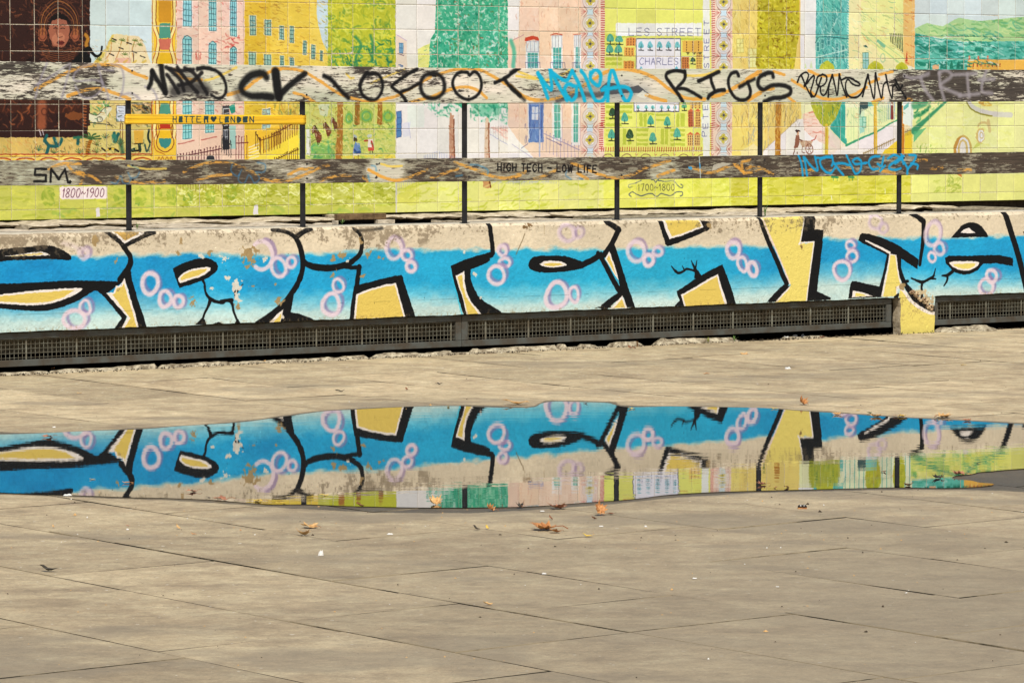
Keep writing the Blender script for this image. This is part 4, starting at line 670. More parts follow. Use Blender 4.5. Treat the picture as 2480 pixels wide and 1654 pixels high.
    for x0, y0, x1, yb in ((138, 80, 250, 420), (382, 30, 472, 420), (594, 24, 648, 420)):
        R('T3', x0 - 8, y0 - 4, x1 + 8, yb, (240, 236, 234)); win('T3', x0, y0, x1, y0 + (yb - y0) * .3, (226, 226, 228), (150, 150, 170), 3, 1); win('T3', x0 + 8, y0 + 110, x1 - 4, yb, (66, 160, 150), (224, 228, 228), 3, 5)
    c.set('T3'); P([(115, 75), (125, 45), (180, 32), (240, 40), (255, 65), (250, 78), (190, 66), (135, 84)], (206, 70, 44)); S([(370, 22), (420, 12), (475, 22)], 10, (210, 90, 60)); S([(585, 18), (650, 12)], 8, (210, 120, 90))
    for x0, x1 in ((125, 265), (365, 500), (570, 655)):
        for k in range(7): S([(x0 + (x1 - x0) * k / 6, 285), (x0 + (x1 - x0) * k / 6 + 4, 340)], 4, (90, 90, 130), .7)
        S([(x0, 284), (x1, 284)], 5, (90, 90, 130), .7)
    for x0, x1, yb, t in ((388, 468, 1030, 0), (572, 636, 1070, 0)):
        R('T3', x0 - 8, 560, x1 + 8, yb, (238, 228, 222)); win('T3', x0 + 10, 600, x1 - 8, yb - 30, (80, 170, 150), (230, 230, 226), 2, 5); S([(x1 + 10, 700), (x1 + 10, yb)], 5, (190, 150, 170), .7)
    R('T3', 155, 640, 300, 1040, (112, 140, 190)); win('T3', 185, 700, 252, 830, (226, 226, 232), (90, 120, 190), 2, 2); S([(170, 670), (170, 1000)], 6, (50, 70, 150)); S([(285, 670), (278, 1000)], 6, (50, 70, 150)); D([(165, 840), (290, 840), (270, 1060), (170, 1020)], [(70, 100, 170), (150, 170, 214), (60, 80, 150)], 26, 60, 8, 90, 20); S([(150, 660), (160, 1000)], 12, (226, 220, 222), .8)
    c.set('B3'); P([(-40, 20), (60, 160), (220, 340), (-40, 340)], (238, 230, 226)); S([(0, 195), (200, 330)], 5, (180, 170, 200)); D([(120, 0), (150, 0), (150, 190), (120, 190)], [(60, 70, 130)], 8, 80, 5, 90, 10); S([(265, 60), (262, 310)], 14, (170, 180, 214), .8); S([(150, 190), (90, 235)], 5, (110, 110, 160))
    fence('B3', 290, 90, 640, 250, 34, 26, 160, (140, 130, 170), 5, .7); S([(330, 140), (470, 205)], 7, (110, 100, 150), .7)
    # ---------- ornament strips with rosettes
    def rosette(r, cx, cy, k=1.0):
        c.set(r); c.ring(cx, cy, 64 * k, 68 * k, 14, (222, 212, 206), .9); c.ring(cx, cy, 73 * k, 77 * k, 3, (176, 132, 124), .8); O(cx, cy, 50 * k, 54 * k, (238, 228, 222)); c.ring(cx, cy, 50 * k, 54 * k, 3, (170, 150, 140), .8)
        for a in range(4):
            t = radians(a * 90); x = cx + 24 * k * cos(t); y = cy + 26 * k * sin(t); O(x, y, 17 * k, 18 * k, (226, 204, 86)); c.ring(x, y, 17 * k, 18 * k, 3, (150, 130, 60), .8)
        for a in range(8):
            t = radians(a * 45); l = (28 if a % 2 == 0 else 12) * k; S([(cx, cy), (cx + l * cos(t), cy + l * sin(t))], 4.5 * k, (60, 66, 96), smooth=False)
    def strip(x0, x1, cx, ys_t, ys_b):
        R('T3', x0, UP, x1, 1250, (238, 208, 190)); R('B3', x0, -40, x1, 430, (238, 208, 190)); R('T3', cx - 28, UP, cx + 28, 1250, (200, 216, 226)); R('B3', cx - 30, 0, cx + 26, 360, (200, 216, 226))
        for y in ys_t: rosette('T3', cx, y)
        for y in ys_b: rosette('B3', cx - 4, y)
        for r, ys in (('T3', ys_t), ('B3', ys_b)):
            c.set(r)
            for a, b in ((90, 100),):
                for y in ys:
                    for sx in (-1, 1):
                        S([(cx + sx * 60, y + 48), (cx + sx * 30, y + 90), (cx + sx * 30, y + 110), (cx + sx * 60, y + 150)], 5, (160, 110, 104), .9)
                        for q in range(5): S([(cx + sx * 40, y + 100), (cx + sx * 85, y + 66 + q * 18)], 4, (206, 110, 100), .7)
    strip(655, 830, 742, (-300, -90, 106, 318, 560, 794), (155, 360)); strip(1925, 2092, 2008, (-290, -80, 124, 330, 560, 784), (142, 350))
    # ---------- street plan
    R('T3', 832, UP, 1925, 1250, (238, 206, 186)); R('B3', 832, -60, 1925, 430, (238, 206, 186)); R('T3', 880, UP, 1890, 1250, (228, 224, 118)); R('B3', 872, -60, 1880, 218, (228, 224, 118))
    c.set('T3'); rd = (196, 66, 58)
    for y in range(-400, 900, 22):
        S([(845, y), (878, y)], 8, rd, .9, smooth=False); S([(1896, y + 4), (1922, y + 2)], 7, rd, .85, smooth=False)
    c.set('B3')
    for y in range(0, 260, 20): S([(830, y), (862, y)], 8, rd, .9, smooth=False); S([(1882, y), (1906, y)], 6, rd, .85, smooth=False)
    for x in range(850, 1880, 22): S([(x, 226), (x - 2, 264)], 8, rd, .85, smooth=False)
    for x in range(910, 1900, 180): S([(x - 50, 318), (x - 30, 298), (x, 290), (x + 30, 298), (x + 50, 318)], 6, (150, 96, 90)); S([(x + 80, 285), (x + 90, 300), (x + 104, 290)], 4, (200, 80, 70))
    OL = (190, 196, 74)
    for y in (238, 282, 690, 740, 800, 860): R('T3', 890, y, 1040, y + 26, OL)
    for y in (690, 740, 790): R('T3', 1030, y, 1140, y + 26, OL)
    R('T3', 1000, 32, 1180, 44, OL); R('T3', 1600, 52, 1806, 70, OL); R('T3', 885, 100, 1040, 118, OL); R('T3', 885, 20, 1000, 60, (210, 212, 90))
    for a in ((1210, 765, 1240, 890), (1250, 770, 1278, 890), (1290, 765, 1350, 780), (1600, 765, 1640, 890), (1560, 765, 1590, 890)): R('T3', *a, OL)
    for a in ((1360, 770, 1500, 790), (1360, 820, 1500, 840), (1180, 905, 1300, 918)): R('T3', *a, OL)
    for y in (50, 95, 145, 185): R('B3', 1180, y, 1290, y + 24, OL); R('B3', 1500, y, 1640, y + 24, OL); R('B3', 890, y, 960, y + 24, (210, 212, 90))
    for x in (1050, 1100, 1410, 1450): R('B3', x, 50, x + 32, 200, OL)
    def ptree(r, x, y, w, h, col, sh=(30, 40, 36)):
        c.set(r); P([(x, y - h), (x + w * .3, y - h * .75), (x + w * .5, y - h * .2), (x + w * .3, y), (x - w * .3, y), (x - w * .5, y - h * .2), (x - w * .3, y - h * .75)], col, .95, 1); S([(x, y - 6), (x + 2, y + 20)], 8, (50, 40, 36)); S([(x - w * .4, y + 22), (x + w * .5, y + 24)], 8, sh, .9); D([(x - w * .3, y - h * .7), (x + w * .3, y - h * .7), (x + w * .3, y), (x - w * .3, y)], [(170, 214, 200), (30, 110, 100)], 5, 26, 6, 70, 30, .6)
    tc = (80, 166, 146); dk = (46, 76, 50)
    for x, y in ((932, 86), (1016, 90), (926, 188), (1008, 190)): ptree('T3', x, y, 74, 76, tc)
    for x, y in ((1070, 840), (1316, 870), (1474, 880)): ptree('T3', x, y, 66, 84, tc)
    ptree('T3', 952, 790, 70, 80, dk); ptree('T3', 1716, 275, 50, 44, dk); ptree('T3', 1635, 715, 50, 60, (100, 170, 120))
    for x, y, cc in ((945, 140, tc), (1118, 140, dk), (1336, 170, tc), (1566, 130, tc)): ptree('B3', x, y, 72, 88, cc)
    def phouse(r, x0, y0, x1, y1, col=(226, 166, 80), roof=False):
        R(r, x0, y0, x1, y1, col); c.set(r)
        if roof:
            m = (x0 + x1) / 2; P([(x0 - 4, y0), (m, y0 - 26), (x1 + 4, y0)], (210, 110, 70))
        for i in range(3):
            for j in range(int((y1 - y0) / 24)): S([(x0 + (i + .7) * (x1 - x0) / 3.4, y0 + 12 + j * 24), (x0 + (i + .7) * (x1 - x0) / 3.4, y0 + 20 + j * 24)], 8, (110, 60, 40), .9, smooth=False)
    phouse('T3', 1082, 48, 1172, 126, (224, 150, 76)); phouse('T3', 1064, 140, 1160, 228); phouse('T3', 1060, 268, 1160, 400, (220, 150, 70)); phouse('T3', 1618, 76, 1808, 186, (226, 178, 84)); phouse('T3', 1608, 230, 1680, 420, (206, 130, 70)); phouse('T3', 1745, 180, 1805, 420, (230, 190, 100))
    for x in (1670, 1728, 1785): P([(x - 22, 184), (x + 22, 184), (x, 210)], (120, 110, 60)) if c.set('T3') else 0
    phouse('T3', 1672, 745, 1728, 895, (196, 106, 66), True); phouse('T3', 1738, 745, 1790, 895, (228, 176, 100), True); phouse('T3', 1690, 600, 1800, 720, (230, 186, 100)); phouse('B3', 1662, 106, 1724, 216, (226, 186, 110), True); phouse('B3', 1730, 106, 1786, 216, (232, 190, 120), True)
    R('T3', 1176, 58, 1600, 480, (236, 230, 236)); c.set('T3'); S([(1176, 480), (1178, 58), (1600, 56), (1602, 480)], 7, (84, 84, 130), smooth=False)
    for x in (1224, 1310, 1400, 1486, 1568): ptree('T3', x, 144, 54, 62, (120, 190, 200), (60, 60, 66))
    for x in (1226, 1560): ptree('T3', x, 380, 40, 60, (110, 186, 200))
    c.set('T3'); c.text('CHARLES', 1212, 302, 1576, 304, 62, 5, (86, 86, 128), .7, .3)
    R('T3', 985, -90, 1800, 30, (236, 232, 226)); c.set('T3'); c.text('LES STREET', 1110, 28, 1786, 30, 70, 6, (110, 110, 140), .7, .4)
    R('T3', 1158, 470, 1586, 748, (236, 230, 236)); c.set('T3'); S([(1158, 470), (1158, 748), (1586, 748), (1588, 470)], 7, (84, 84, 130), smooth=False)
    for x in (1216, 1300, 1390, 1480, 1556): ptree('T3', x, 560, 48, 56, (90, 180, 190), (60, 60, 66)); c.set('T3'); S([(x + 30, 600), (x + 34, 640)], 7, (90, 90, 140)); S([(x - 20, 610), (x + 10, 612)], 6, (90, 90, 140))
    for x in (1196, 1274, 1336, 1420, 1484, 1548): ptree('T3', x, 722, 36, 36, (130, 196, 200), (60, 60, 66))
    R('T3', 1812, UP, 1876, 1250, (234, 230, 222)); R('B3', 1796, -60, 1862, 130, (234, 230, 222))
    c.set('T3')
    def vtext(r, s, x, ys, h):
        c.set(r)
        for ch, y in zip(s, ys): c.text(ch, x + 26, y + h / 2, x + 26, y - h / 2, 46, 5, (90, 90, 140), 1, 0)
    vtext('T3', 'STREET', 1842, (312, 236, 146, 76, -10, -90), 44); vtext('T3', 'ETE', 1832, (884, 796, 710), 44); vtext('B3', 'P', 1822, (96,), 44)
    # foot of the plan: date between scrolls
    c.set('B3'); R('B3', 870, 500, 2085, 800, (230, 226, 108)); c.set('B3'); D([(1640, 540), (2070, 530), (2070, 640), (1640, 660)], [(200, 206, 60), (240, 236, 150)], 30, 60, 12, 30, 40, .6)
    c.text('1700~1800', 1196, 636, 1542, 634, 62, 6, (84, 84, 60), .62, .24)
    for p in ([(1225, 538), (1160, 570), (1110, 580), (1108, 604), (1140, 600)], [(1385, 540), (1470, 548), (1530, 540), (1575, 590), (1610, 610), (1622, 590), (1600, 576)], [(1130, 692), (1110, 670), (1140, 646), (1180, 668), (1230, 684), (1320, 662), (1370, 690), (1420, 664), (1500, 684), (1560, 650), (1610, 646), (1618, 676), (1596, 686)], [(1320, 532), (1350, 538), (1362, 560), (1374, 538), (1390, 532)]): S(p, 9, (104, 112, 116), .85)
    # ---------- ochre street, tree
    R('T3', 2092, UP, 2400, 1250, (236, 212, 128)); R('T4', -60, UP, 510, 1250, (236, 206, 120)); R('B3', 2088, -60, 2400, 430, (240, 214, 124)); c.set('T3'); D([(2095, UP), (2340, UP), (2340, 900), (2095, 900)], [(220, 190, 90), (240, 226, 160), (200, 170, 80), (236, 200, 120)], 110, 60, 9, 80, 30, .6)
    win('T3', 2130, 60, 2200, 190, (232, 222, 150), (190, 170, 90), 2, 3); win('T3', 2240, 150, 2330, 330, (232, 226, 160), (200, 180, 100), 2, 3)
    tr2 = [(100, UP), (500, UP), (500, 0), (470, 120), (460, 240), (440, 360), (130, 420), (80, 300), (90, 120)]
    c.set('T4'); P(tr2, (190, 176, 44)); D(tr2, [(216, 200, 60), (160, 146, 24), (200, 180, 30), (140, 110, 20), (226, 210, 100)], 760, 32, 12, 50, 80, .95); D(tr2, [(60, 50, 20), (90, 60, 20)], 26, 16, 7, 80, 30)
    R('T4', 500, UP, 655, 420, (233, 226, 222)); c.set('T4'); S([(498, UP), (498, 420)], 12, (230, 190, 110)); P([(540, 340), (552, 285), (562, 340)], (210, 220, 170)); P([(592, 340), (606, 265), (620, 340)], (214, 222, 180))
    c.set('T4'); D([(-60, 640), (500, 640), (500, 1200), (-60, 1200)], [(226, 180, 90), (170, 160, 140), (240, 220, 160), (214, 166, 70), (120, 120, 130)], 170, 90, 8, 90, 14, .55)
    c.set('B4'); P([(150, 340), (150, 265), (340, 90), (480, -40), (720, -60), (720, 340)], (238, 228, 222)); P([(-60, 345), (-60, 260), (60, 190), (150, 270), (150, 345)], (240, 222, 170), .8); S([(150, 262), (480, -45)], 5, (190, 170, 160)); D([(0, 0), (90, 0), (80, 160), (0, 200)], [(110, 130, 170), (150, 140, 130), (230, 190, 110)], 26, 70, 6, 95, 15, .6)
    pk = [(520, -90), (720, -150), (740, 60), (860, 240), (700, 180), (600, 120), (540, 60)]
    P(pk, (236, 200, 182), .8); D(pk, [(214, 120, 96), (226, 160, 140), (200, 90, 70)], 60, 70, 6, 12, 25, .7)
    c.set('T4'); S([(298, 560), (296, 800)], 56, (200, 140, 50)); c.set('B4'); S([(292, -200), (290, 60), (288, 350)], [52, 54, 60], (208, 146, 50)); D([(262, -120), (322, -120), (320, 300), (262, 300)], [(226, 176, 90), (160, 90, 30), (236, 196, 110)], 60, 30, 9, 80, 40)
    BN = (128, 76, 56)
    O(478, 72, 20, 10, (60, 30, 30)); O(480, 92, 12, 14, (210, 160, 130)); P([(460, 110), (490, 108), (496, 170), (480, 235), (442, 232), (455, 160)], (150, 96, 76)); S([(490, 150), (525, 165)], 10, BN); S([(455, 235), (435, 290)], 8, BN); S([(472, 235), (472, 285)], 9, BN); P([(455, 232), (480, 232), (476, 268), (458, 268)], (236, 226, 216))
    P([(495, 165), (625, 160), (605, 215), (520, 225)], (206, 176, 150)); D([(500, 160), (625, 160), (600, 230), (520, 225)], [BN, (180, 130, 100)], 16, 60, 5, 10, 30); c.ring(588, 242, 34, 48, 8, BN)
    for a in range(6): S([(588, 242), (588 + 32 * cos(a * 1.05), 242 + 44 * sin(a * 1.05))], 4, BN)
    S([(520, 225), (520, 270), (545, 280)], 6, BN); S([(610, 160), (640, 150), (655, 115)], 8, (200, 80, 60))
    gt = [(690, 330), (640, 380), (606, 460), (598, 560), (606, 690), (640, 780), (690, 860), (745, 905), (780, 880), (850, 800), (892, 690), (900, 560), (890, 460), (850, 380), (800, 330)]
    gt_ = [(598, 560), (900, 560), (892, 690), (850, 800), (780, 880), (745, 905), (690, 860), (640, 780), (606, 690)]
    c.set('T4'); P([(700, 560), (930, 560), (930, 1040), (860, 960), (790, 890)], (70, 170, 160), .9); P(gt, (170, 172, 50), curve=0); D(gt, [(196, 200, 80), (120, 146, 40), (150, 160, 40), (210, 206, 70)], 150, 36, 12, 60, 60, .75); c.set('B4'); S([(752, 20), (752, 350)], 34, (222, 190, 66)); S([(745, 40), (745, 280)], 6, (170, 130, 40), .7)
    # ---------- teal terrace and cream palace
    tb = [(645, 100), (660, UP), (962, UP), (962, 420), (650, 420)]
    c.set('T4'); P(tb, (104, 186, 176)); D(tb, [(30, 120, 124), (50, 146, 144), (160, 216, 206), (206, 232, 220)], 340, 70, 6, 80, 40, .9)
    for x, y in ((668, 120), (712, 90), (770, 60), (850, 130), (910, 150), (690, 240), (850, 200)): win('T4', x - 14, y - 30, x + 14, y + 60, (60, 140, 140), (180, 220, 210), 1, 2)
    c.set('T4'); S([(645, 95), (700, 40), (960, 60)], 8, (40, 120, 120)); S([(650, 235), (960, 160)], 12, (196, 226, 214), .8)
    for y in range(-400, 340, 26): S([(952, y), (966, y + 10)], 9, (214, 230, 214)); S([(806, y), (814, y + 10)], 7, (60, 140, 130), .8)
    R('T4', 962, UP, 1500, 420, (240, 226, 170)); c.set('T4'); P([(1080, UP), (1500, UP), (1500, 330), (1280, 200), (1080, 60)], (232, 230, 150), .7); D([(970, UP), (1350, UP), (1350, 340), (970, 340)], [(240, 196, 160), (222, 226, 150), (240, 214, 170), (150, 200, 180)], 120, 60, 6, 30, 40, .5)
    S([(1080, 0), (1500, 330)], 9, (170, 200, 140), .8); S([(1150, 0), (1500, 260)], 6, (170, 200, 140), .8); win('T4', 1095, 190, 1150, 340, (150, 200, 196), (90, 150, 130), 2, 2); P([(1095, 130), (1125, 115), (1145, 145)], (60, 100, 90)); S([(1240, 80), (1300, 130)], 26, (120, 180, 150), .8); c.ring(1285, 240, 22, 40, 6, (120, 180, 150), .8)
    for k in range(8): S([(1355 + k * 16, 12), (1362 + k * 16, 90 + k * 13)], [8, 14, 8], (52, 62, 44))
    P([(1480, UP), (1590, UP), (1590, 345), (1500, 330), (1480, 200)], (236, 190, 120)); D([(1490, UP), (1590, UP), (1590, 330), (1500, 320)], [(216, 120, 60), (240, 214, 170), (200, 90, 40)], 50, 50, 8, 25, 20, .7); P([(1500, 270), (1512, 170), (1522, 270)], (196, 60, 40)); P([(1450, 345), (1450, 290), (1590, 330), (1590, 345)], (236, 226, 200))
    for x, w, h in ((755, 70, 75), (1215, 75, 70), (1465, 60, 60)): c.set('T4'); P([(x - w, 430), (x - w, 335), (x - w * .7, 340 - h * .6), (x, 340 - h), (x + w * .7, 340 - h * .6), (x + w, 335), (x + w, 430)], (196, 190, 50), .95, 1); D([(x - w, 420), (x - w * .5, 340 - h * .6), (x + w * .5, 340 - h * .6), (x + w, 420)], [(216, 210, 80), (170, 166, 40)], 20, 30, 9, 60, 50)
    c.set('B4'); P([(780, 40), (830, -20), (890, -180), (930, -180), (945, 212), (900, 170)], (60, 166, 150)); D([(800, 20), (900, -160), (940, 190)], [(110, 196, 180), (30, 140, 120)], 30, 60, 9, 70, 20, .7)
    c.set('T4'); R('T4', 930, 345, 1590, 1000, (232, 230, 190)); c.set('T4'); [S([(x, 345), (x, 660)], 8, (110, 180, 160)) for x in range(950, 1590, 44)]; [O(x, 480, w, 190, (186, 184, 44)) for x, w in ((1215, 74), (1465, 60))]; [D([(x - w, 320), (x + w, 320), (x + w, 660), (x - w, 660)], [(206, 204, 70), (150, 160, 30)], 50, 34, 10, 60, 40, .9) for x, w in ((1215, 60), (1465, 48))]; c.set('B4'); P([(940, -150), (1590, -150), (1590, -100), (1360, 10), (1150, 110), (945, 205)], (230, 232, 176)); P([(945, 212), (1150, 112), (1360, 6), (1420, -20), (1420, 345), (700, 345), (760, 300), (860, 240)], (238, 226, 220)); P([(760, 345), (860, 250), (940, 215), (780, 60), (770, 200)], (238, 216, 204), .8)
    S([(938, 208), (1080, 140), (1240, 70), (1350, 2)], [20, 16, 14, 12], (70, 170, 130)); S([(1350, 2), (1420, -30)], 12, (70, 170, 130))
    for x in (985, 1010, 1060, 1110, 1150): S([(x, -150), (x, 190 - (x - 940) * .5)], 6, (190, 214, 160), .8)
    P([(1062, -150), (1110, -150), (1110, 80), (1066, 100)], (150, 206, 190), .8)
    c.set('T4'); P([(1065, 560), (1145, 560), (1145, 720), (1085, 745), (1065, 800)], (60, 84, 84)); P([(1145, 560), (1250, 560), (1250, 690), (1145, 700)], (120, 190, 180)); win('T4', 1095, 800, 1125, 900, (180, 220, 196), (60, 150, 120), 1, 2)
    for k in range(7): S([(1250 + k * 18, 690), (1250 + k * 18, 870 - k * 9)], 6, (150, 190, 160), .8)
    for x in (1335, 1355, 1395): S([(x, 660), (x, 820)], 6, (120, 140, 190), .7)
    S([(1372, 670), (1374, 810)], [20, 34, 30], (150, 60, 60)); O(1370, 680, 10, 10, (240, 220, 210)); P([(1075, 730), (1240, 690), (1240, 760), (1075, 800)], (240, 236, 190), .6)
    c.set('T4'); P([(1175, 655), (1250, 655), (1235, 690), (1192, 690)], (226, 206, 80)); S([(1213, 690), (1213, 860)], 30, (220, 176, 50)); c.set('B4'); S([(1214, -150), (1216, 100), (1214, 350)], 34, (224, 182, 56)); S([(1202, -100), (1202, 290)], 7, (180, 120, 40), .7)
    P([(1250, 345), (1300, 255), (1410, 170), (1475, 100), (1565, 60), (1565, 345)], (242, 206, 60)); P([(1480, 100), (1560, 20), (1560, -20), (1480, -20)], (244, 222, 180)); fence('B4', 1100, 285, 1400, 145, 17, 12, 30, (160, 130, 70), 5, .9, False); fence('B4', 1490, 80, 1556, 60, 14, 16, 40, (160, 130, 70), 5, .9, False)
    S([(1478, -160), (1478, 340)], 26, (226, 140, 40)); S([(1490, -160), (1490, 340)], 5, (244, 214, 150), .8); c.set('T4'); P([(1475, 655), (1575, 655), (1575, 900), (1475, 860)], (228, 230, 220)); P([(1480, 700), (1530, 660), (1530, 700), (1480, 740)], (110, 180, 170))
    # ---------- hills, hedge and snails
    R('T4', 1588, UP, 2700, 1250, (234, 222, 212)); c.set('T4'); hl = [(1590, 0), (1660, 20), (1750, 40), (1830, 60), (1930, 55), (2010, 85), (2150, 90), (2300, 75), (2700, 60), (2700, 420), (1590, 420)]
    P(hl, (104, 190, 172)); D(hl, [(50, 160, 140), (140, 206, 190), (196, 224, 212), (80, 176, 156), (20, 124, 104)], 460, 90, 12, 12, 26, .85)
    P([(1590, -40), (1700, -90), (1850, -60), (2000, -140), (2200, -110), (2700, -160), (2700, 80), (2010, 84), (1700, 26), (1590, 2)], (176, 208, 150)); D([(1590, -60), (2700, -150), (2700, 60), (1700, 26)], [(120, 176, 110), (206, 220, 160), (90, 170, 140)], 160, 90, 12, 10, 26, .85); P([(1590, -40), (1590, -520), (2700, -520), (2700, -160), (2200, -110), (2000, -140), (1850, -60), (1700, -90)], (206, 220, 224), .8)
    for p in ([(1600, 100), (1680, 150), (1730, 130)], [(1610, 290), (1680, 300)], [(1830, 165), (1930, 170)], [(2170, 160), (2230, 165)]): S(p, 34, (26, 140, 116), .85, 4)
    for x in (1725, 1845, 1880, 1935, 2000, 2040): P([(x - 18, 345), (x - 12, 300), (x + 4, 262), (x + 16, 300), (x + 18, 345)], (24, 120, 96), .9)
    P([(1755, 345), (1760, 305), (1815, 300), (1815, 345)], (228, 176, 130)); P([(2085, 420), (2090, 265), (2120, 250), (2300, 255), (2700, 250), (2700, 420)], (232, 178, 80)); D([(2090, 260), (2400, 260), (2400, 350), (2090, 350)], [(206, 140, 60), (240, 200, 120)], 40, 30, 8, 90, 20)
    for x in (2105, 2192, 2280): R('T4', x - 8, 220, x + 8, 265, (222, 120, 90))
    for x in range(2110, 2400, 36): R('T4', x - 5, 290, x + 5, 325, (170, 84, 50))
    R('T4', 1575, 425, 2700, 1250, (230, 224, 120)); c.set('T4'); D([(1580, 420), (2500, 420), (2500, 650), (1580, 650)], [(60, 160, 110), (120, 180, 90), (240, 232, 150), (200, 196, 80)], 160, 60, 16, -25, 30, .8); S([(1580, 640), (1800, 520), (2050, 430)], 24, (60, 160, 116)); S([(2100, 430), (2180, 520), (2330, 600), (2500, 640)], 26, (70, 160, 120)); R('T4', 1575, 640, 2700, 1250, (234, 230, 160)); R('B4', 1566, -40, 2700, 620, (233, 230, 158)); c.set('T4'); D([(1580, 640), (2500, 640), (2500, 1100), (1580, 1100)], [(240, 236, 190), (222, 220, 120), (238, 232, 170)], 110, 80, 18, 20, 40, .5)
    S([(1580, 930), (1690, 830), (1800, 730), (1900, 640)], [60, 34, 26, 20], (70, 160, 116), .9, 4); S([(1580, 690), (1620, 690), (1690, 660)], 60, (90, 176, 130), .8, 6); S([(1585, 790), (1660, 770), (1730, 700)], 28, (80, 166, 110), .8, 5); P([(1578, 940), (1700, 900), (1578, 1040)], (90, 180, 130), .8)
    D([(1580, 660), (1900, 640), (1580, 900)], [(30, 130, 90), (120, 190, 120), (60, 150, 100)], 50, 34, 14, -35, 40, .8)
    S([(2090, 650), (2130, 700), (2200, 740), (2320, 770), (2500, 780)], 44, (214, 206, 196), .9); S([(2080, 660), (2120, 720), (2200, 765), (2320, 790)], 12, (170, 160, 60), .9); D([(2180, 655), (2320, 655), (2320, 700), (2230, 700)], [(230, 190, 80), (200, 150, 60)], 20, 40, 12); c.ring(2240, 890, 50, 40, 18, (206, 180, 120), .9, a0=180, a1=360)
    c.set('B4')
    for r_, cc in ((86, (204, 172, 100)), (66, (226, 222, 224)), (48, (208, 180, 120)), (28, (226, 216, 206))): P([(2044 + r_ * cos(radians(a)), 240 - (r_ + 40) * sin(radians(a)) * 1.05) for a in range(0, 181, 15)] + [(2044 - r_, 360), (2044 + r_, 360)], cc)
    P([(1960, 300), (1955, 220), (1990, 140), (2040, 110), (2010, 160), (1985, 230), (1985, 300)], (190, 140, 60), .9)
    O(2212, 115, 46, 72, (214, 184, 118)); O(2220, 115, 32, 56, (230, 226, 222)); c.ring(2222, 112, 16, 28, 9, (200, 170, 110)); P([(2130, 250), (2180, 180), (2240, 190), (2160, 230)], (206, 206, 110)); S([(2285, -30), (2300, 70)], 30, (214, 190, 130))
    D([(1600, 180), (1850, 200), (1850, 280), (1600, 280)], [(150, 180, 70), (210, 210, 120)], 26, 30, 8, 90, 30, .7); S([(1640, 270), (1645, 215)], 10, (150, 180, 90)); S([(1690, 275), (1700, 225)], 8, (150, 180, 90))
    R('B4', 1566, 480, 2700, 900, (232, 228, 140)); c.set('B4'); D([(1760, 540), (2030, 500), (2030, 660), (1760, 660)], [(190, 196, 80), (160, 176, 60), (224, 220, 130)], 60, 50, 14, -20, 40, .6); P([(1985, 480), (2030, 480), (2035, 512)], (200, 130, 60)); D([(1900, 480), (1960, 480), (1960, 600), (1900, 600)], [(150, 170, 70)], 14, 50, 10, 80, 30, .7)
    # ---------- loose hand-drawn line work over the facades and planting
    def scr(r, x0, y0, x1, y1, cols, n, l, w, ang, sp, al=.75): c.set(r); D([(x0, y0), (x1, y0), (x1, y1), (x0, y1)], cols, n, l, w, ang, sp, al, .2)
    for k_, (y0, y1) in enumerate(((-300, 300), (420, 860))):
        scr('T1', 1365, y0, 2000, y1, [(170, 70, 66), (150, 90, 90), (120, 60, 60), (250, 236, 226)], 110, 46, 3.5, 8, 30)
        scr('T1', 2010, y0, 2345, y1, [(150, 96, 30), (120, 80, 30), (250, 226, 140)], 80, 40, 4, 10, 25)
        scr('T2', 0, y0, 500, y1, [(160, 106, 30), (130, 90, 30), (250, 230, 150)], 110, 40, 4, 15, 25)
        scr('T3', 20, y0, 650, y1, [(200, 130, 100), (250, 226, 206), (190, 110, 90)], 120, 44, 5, 85, 20, .6)
        scr('T3', 2095, y0, 2345, y1, [(150, 120, 60), (120, 110, 90), (250, 240, 190), (190, 140, 60)], 80, 60, 4, 80, 25)
        scr('T4', 965, y0, 1500, y1, [(90, 160, 130), (200, 120, 80), (140, 170, 110), (250, 244, 210)], 120, 60, 4, 35, 30)
        scr('T4', 650, y0, 960, y1, [(16, 96, 100), (220, 236, 226)], 90, 44, 5, 75, 30)
    scr('T4', 0, 660, 500, 900, [(130, 100, 50), (100, 100, 100), (250, 236, 190)], 110, 90, 4, 95, 15)
    scr('T4', 1590, 20, 2400, 330, [(14, 100, 86), (214, 236, 226), (30, 130, 110)], 190, 60, 8, 12, 30, .9)
    scr('T2', 250, 660, 1160, 940, [(110, 130, 50), (250, 244, 190), (80, 120, 60), (150, 110, 50)], 150, 30, 6, 70, 50)
    scr('B2', 330, 0, 1160, 330, [(110, 140, 50), (246, 244, 180), (60, 130, 80)], 200, 26, 6, 20, 60)
    scr('B1', -60, 140, 1110, 285, [(60, 70, 40), (120, 60, 30), (250, 230, 180), (30, 70, 60)], 150, 30, 5, 60, 50)
    scr('T1', 545, 665, 1120, 900, [(60, 50, 36), (40, 90, 60), (250, 236, 200), (200, 130, 40)], 110, 40, 6, 30, 60)
    scr('T1', 560, 60, 1120, 285, [(170, 110, 60), (120, 140, 70), (240, 226, 196)], 70, 30, 5, 60, 60)
    # ---------- lawn brushwork
    c.set('S')
    D([(425, 440), (958, 430), (958, 500), (425, 505)], [(238, 232, 140), (156, 160, 36), (244, 240, 176), (170, 172, 44), (186, 186, 50)], 620, 14, 3.0, 5, 25, .95, .5)
    D([(-250, 445), (425, 445), (425, 535), (-250, 540)], [(220, 214, 104), (170, 176, 56), (214, 208, 90)], 260, 34, 5, 0, 12, .7)
    D([(85, 500), (958, 490), (958, 530), (85, 540)], [(176, 186, 70), (150, 180, 80), (210, 206, 100), (190, 190, 60)], 120, 26, 6, 0, 25, .55)
    D([(962, 430), (1500, 430), (1500, 515), (962, 520)], [(214, 214, 84), (240, 236, 150), (190, 196, 60), (230, 226, 110)], 230, 24, 3.4, -15, 22, .8)
